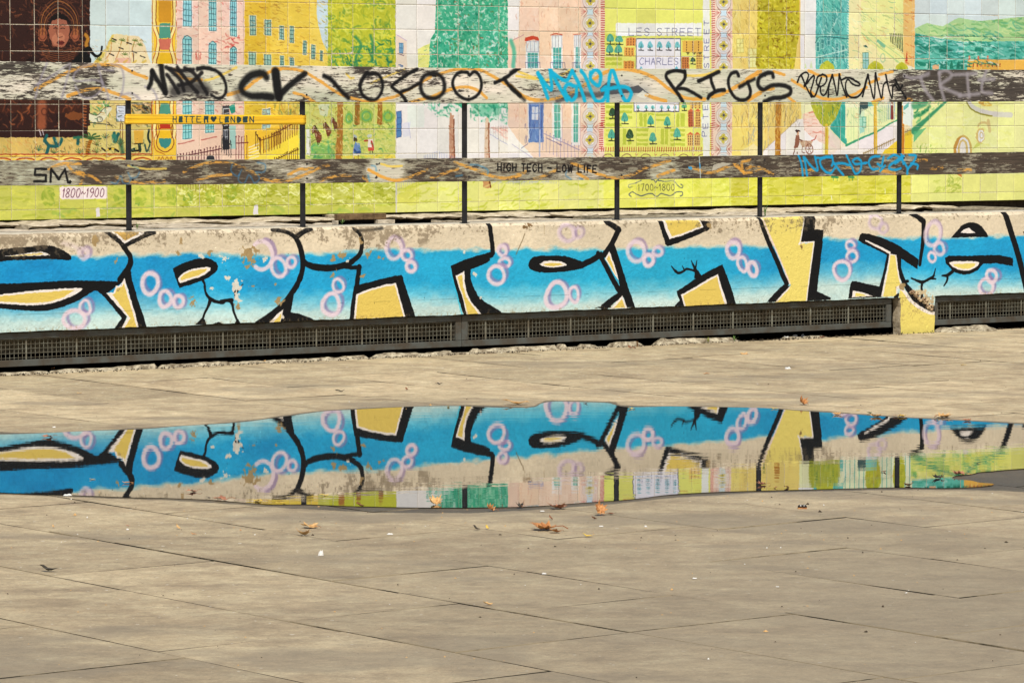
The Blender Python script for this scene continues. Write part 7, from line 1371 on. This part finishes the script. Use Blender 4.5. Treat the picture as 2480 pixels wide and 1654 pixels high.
for i, (a, b_, w_, c_, lb) in enumerate([(535, 1213, 42, 'red', 'flat reddish leaf on the near rim, left of the yellow ones'), (625, 1216, 28, 'yellow', 'bright yellow leaf on the near left rim'), (680, 1221, 24, 'yellow', 'small yellow leaf right of the brighter one on the rim'), (503, 1207, 14, 'dark', 'dark twig-like leaf at the near left rim'), (785, 1202, 22, 'yellow', 'yellow leaf floating in the left half of the puddle'), (310, 1172, 26, 'orange', 'orange leaf floating under the black branch reflection'), (224, 1163, 14, 'yellow', 'pale yellow scrap floating at far left'), (465, 1193, 32, 'red', 'thin reddish leaf floating in the beige reflection'), (115, 1061, 32, 'red', 'thin reddish leaf floating at the far left rim')]):
    leaf(a, b_, w_, 'm' if w_ > 27 else 'o', c_, lb, .4, 1.3 + i * .1, .08, group=G4)
G6 = 'leaves caught along the foot of the wall'
for i, (a, b_, w_, c_, lb) in enumerate([(1530, 839, 26, 'brown', 'brown leaf caught by the mortar under the second grille'), (1756, 818, 18, 'yellow', 'yellow leaf beside the pair of weeds'), (1775, 817, 14, 'orange', 'orange leaf right of the green weed'), (128, 890, 16, 'orange', 'orange leaf on the mortar at far left'), (1990, 812, 12, 'red', 'small reddish leaf left of the yellow pier'), (640, 872, 14, 'tan', 'tan leaf on the pale mortar under the left grille')]):
    x_, y_ = ground(a, b_ + 14); l_ = leaf(a, b_ + 14, w_, 'o', c_, lb, .8, .8 + i, .2, group=G6); l_.location.z = .022
def scrap(px, py, wpx, mt, label, cat='litter', seed=0, h=.4, name='litter_scrap', group='white scraps of litter'):
    x, y = ground(px, py); s = wpx * y / F; rr = random.Random(seed); m = MB(); n = 9; lo = []; hi = []
    for i in range(n):
        a = 2 * pi * i / n; r = s / 2 * rr.uniform(.7, 1.1); lo.append((r * cos(a), r * .8 * sin(a), 0)); hi.append((r * .7 * cos(a), r * .5 * sin(a), s * h * rr.uniform(.3, 1)))
    m.v = lo + hi + [(0, 0, s * h * .7)]; m.f = [(i, (i + 1) % n, n + (i + 1) % n, n + i) for i in range(n)] + [(n + i, n + (i + 1) % n, 2 * n) for i in range(n)]
    o = m.build(name, mt); o.location = (x, y, .002); return tag(o, label, cat, group)
scrap(778, 1346, 15, M_white, 'crumpled white paper ball on the left paving', 'litter', 3, 1.0)
scrap(945, 1295, 18, M_white, 'flat white scrap left of the dark bud on the paving', 'litter', 4, .2)
scrap(164, 1201, 22, M_white, 'white scrap at the near left rim of the puddle', 'litter', 5, .2); scrap(1682, 1402, 13, M_white, 'small white scrap in the right foreground', 'litter', 6, .2); scrap(1313, 1239, 16, M_white, 'thin white chip below the reddish leaf', 'litter', 7, .15)
scrap(131, 1036, 10, M_white, 'white chip beyond the puddle at far left', 'litter', 8, .3); scrap(1908, 894, 18, M_white, 'white arched chip on the far paving at right', 'litter', 9, .3); scrap(309, 1284, 8, M_white, 'white chip below a red speck at left', 'litter', 10, .5); scrap(1456, 1276, 13, M_white, 'thin white stick end right of the big leaf', 'litter', 11, .2); scrap(1318, 1391, 13, M_white, 'pale chip in the middle foreground', 'litter', 12, .3); scrap(2195, 1437, 7, M_white, 'tiny white chip in the right foreground', 'litter', 13, .4); scrap(1883, 1422, 11, M_white, 'thin pale splinter in the right foreground', 'litter', 14, .15); scrap(1564, 1277, 7, M_white, 'tiny white bead right of the thin stick', 'litter', 15, .6)
for i, (a, b_, w_) in enumerate([(1904, 804, 16), (1925, 801, 20), (1944, 798, 12), (1890, 806, 10)]):
    sc_ = scrap(a, b_ + 18, w_, M_white, ['whitish rubble stone, left one of the row by the pier', 'largest whitish rubble stone near the pier', 'small whitish rubble stone nearest the pier', 'smallest whitish rubble chip at the row end'][i], 'stone', 20 + i, .5, 'rubble_stone', 'white rubble stones at the foot of the wall')
# black bottle cap like lump with an orange underside
x, y = ground(1943, 1232); s = 22 * y / F; cap = empty('bottle_cap', (x, y, .001)); tag(cap, 'small black and orange lump of litter on the right paving', 'litter')
m = MB(); sec = []
for i in range(9):
    t = i / 8; r = .34 * s * (1 - (2 * t - 1) ** 4 * .5) * (.85 if 3 < i < 5 else 1); sec.append([(s * (t - .5), r * .6 * cos(a), r * .55 + r * .45 * sin(a) + s * .12) for a in [2 * pi * q / 8 for q in range(8)]])
m.loft(sec); m.build('cap_top', mat('black_plastic', (18, 18, 18), .3, .5), cap)
m = MB(); m.box(-s * .5, s * .5, -s * .3, s * .3, 0, s * .12); m.build('cap_base', LM['orange'], cap)

# ------------------------------------------------------------------ weeds
M_weed = mat('weed_green', (92, 128, 62), .6, .3, (50, .2, (130, 150, 80)))
def weed(loc, h, n, label, spread=.5, seed=0, M=M_weed):
    rr = random.Random(seed); root = empty('weed', loc, 0); tag(root, label, 'weed', 'small weeds growing from cracks by the wall')
    m = MB()
    for _ in range(n):
        a = rr.uniform(0, 2 * pi); l_ = h * rr.uniform(.5, 1); sp_ = rr.uniform(.1, spread); w = h * .07; P = []
        for k in range(5):
            t = k / 4; x_ = cos(a) * sp_ * l_ * t * t; y_ = sin(a) * sp_ * l_ * t * t; P.append(((x_, y_, l_ * t * (1 - .2 * t * sp_)), w * (1 - t) * (.6 + 1.6 * t) + .0003))
        n0 = len(m.v); dx, dy = -sin(a), cos(a)
        for p, ww in P: m.v += [(p[0] - dx * ww, p[1] - dy * ww, p[2]), (p[0] + dx * ww, p[1] + dy * ww, p[2])]
        m.f += [(n0 + 2 * k, n0 + 2 * k + 1, n0 + 2 * k + 3, n0 + 2 * k + 2) for k in range(4)]
    m.build('blades', M, root)
def wpt(px, py, off): s, z = hit(px, py, off); return wloc(s, off, z)
weed(wpt(332, 555, .16), .042, 9, 'small green weed at the foot of the first railing post', .9, 1); weed(wpt(1853, 524, .15), .085, 7, 'tall thin green weed beside the fifth railing post', .35, 2); weed(wpt(829, 545, 1.1), .04, 16, 'low bright weed in front of the black air opening', 1.0, 3)
weed(wloc(sx(1700, 818), -.06, .02), .045, 12, 'yellowish weed under the second grille, left of the pair', 1.0, 4, mat('dry_weed', (160, 160, 80), .7, .2)); weed(wloc(sx(1766, 812), -.05, .02), .04, 12, 'green weed under the second grille, right of the pair', 1.0, 5); weed(wloc(sx(1526, 832), -.07, .01), .05, 8, 'dry brown weed tuft beside a fallen leaf near the middle grille', .6, 6, mat('brown_weed', (150, 110, 70), .7, .2))

# ------------------------------------------------------------------ crumbs and grit strewn over the paving
R5 = random.Random(77); m = MB(); mi = []
while len(mi) < 420 * 4:
    px, py = R5.uniform(-40, 2520), R5.choice([R5.uniform(865, 1010), R5.uniform(1180, 1650), R5.uniform(1180, 1330)]); x, y = ground(px, py)
    if x * NX + y * NY > cW - .1: continue
    r = R5.uniform(.0012, .0035) * (2.2 if R5.random() < .06 else 1); a = R5.uniform(0, 3); n0 = len(m.v); h = r * R5.uniform(.5, 1.4)
    for q in range(4): t = a + q * pi / 2; m.v.append((x + r * cos(t) * R5.uniform(.7, 1.6), y + r * sin(t) * R5.uniform(.7, 1.6), .001))
    m.v.append((x, y, .001 + h)); m.f += [(n0 + q, n0 + (q + 1) % 4, n0 + 4) for q in range(4)]; mi += [R5.choice([0, 0, 0, 0, 1, 1, 1, 2])] * 4
o = m.build('grit_crumbs', mat('dark_grit', (70, 58, 46), .9, .1)); o.data.materials.append(mat('tan_grit', (206, 160, 104), .9, .1)); o.data.materials.append(M_white); o.data.polygons.foreach_set('material_index', mi); tag(o, 'tiny crumbs of leaf, stone and litter strewn over the paving', 'grit', kind='stuff')
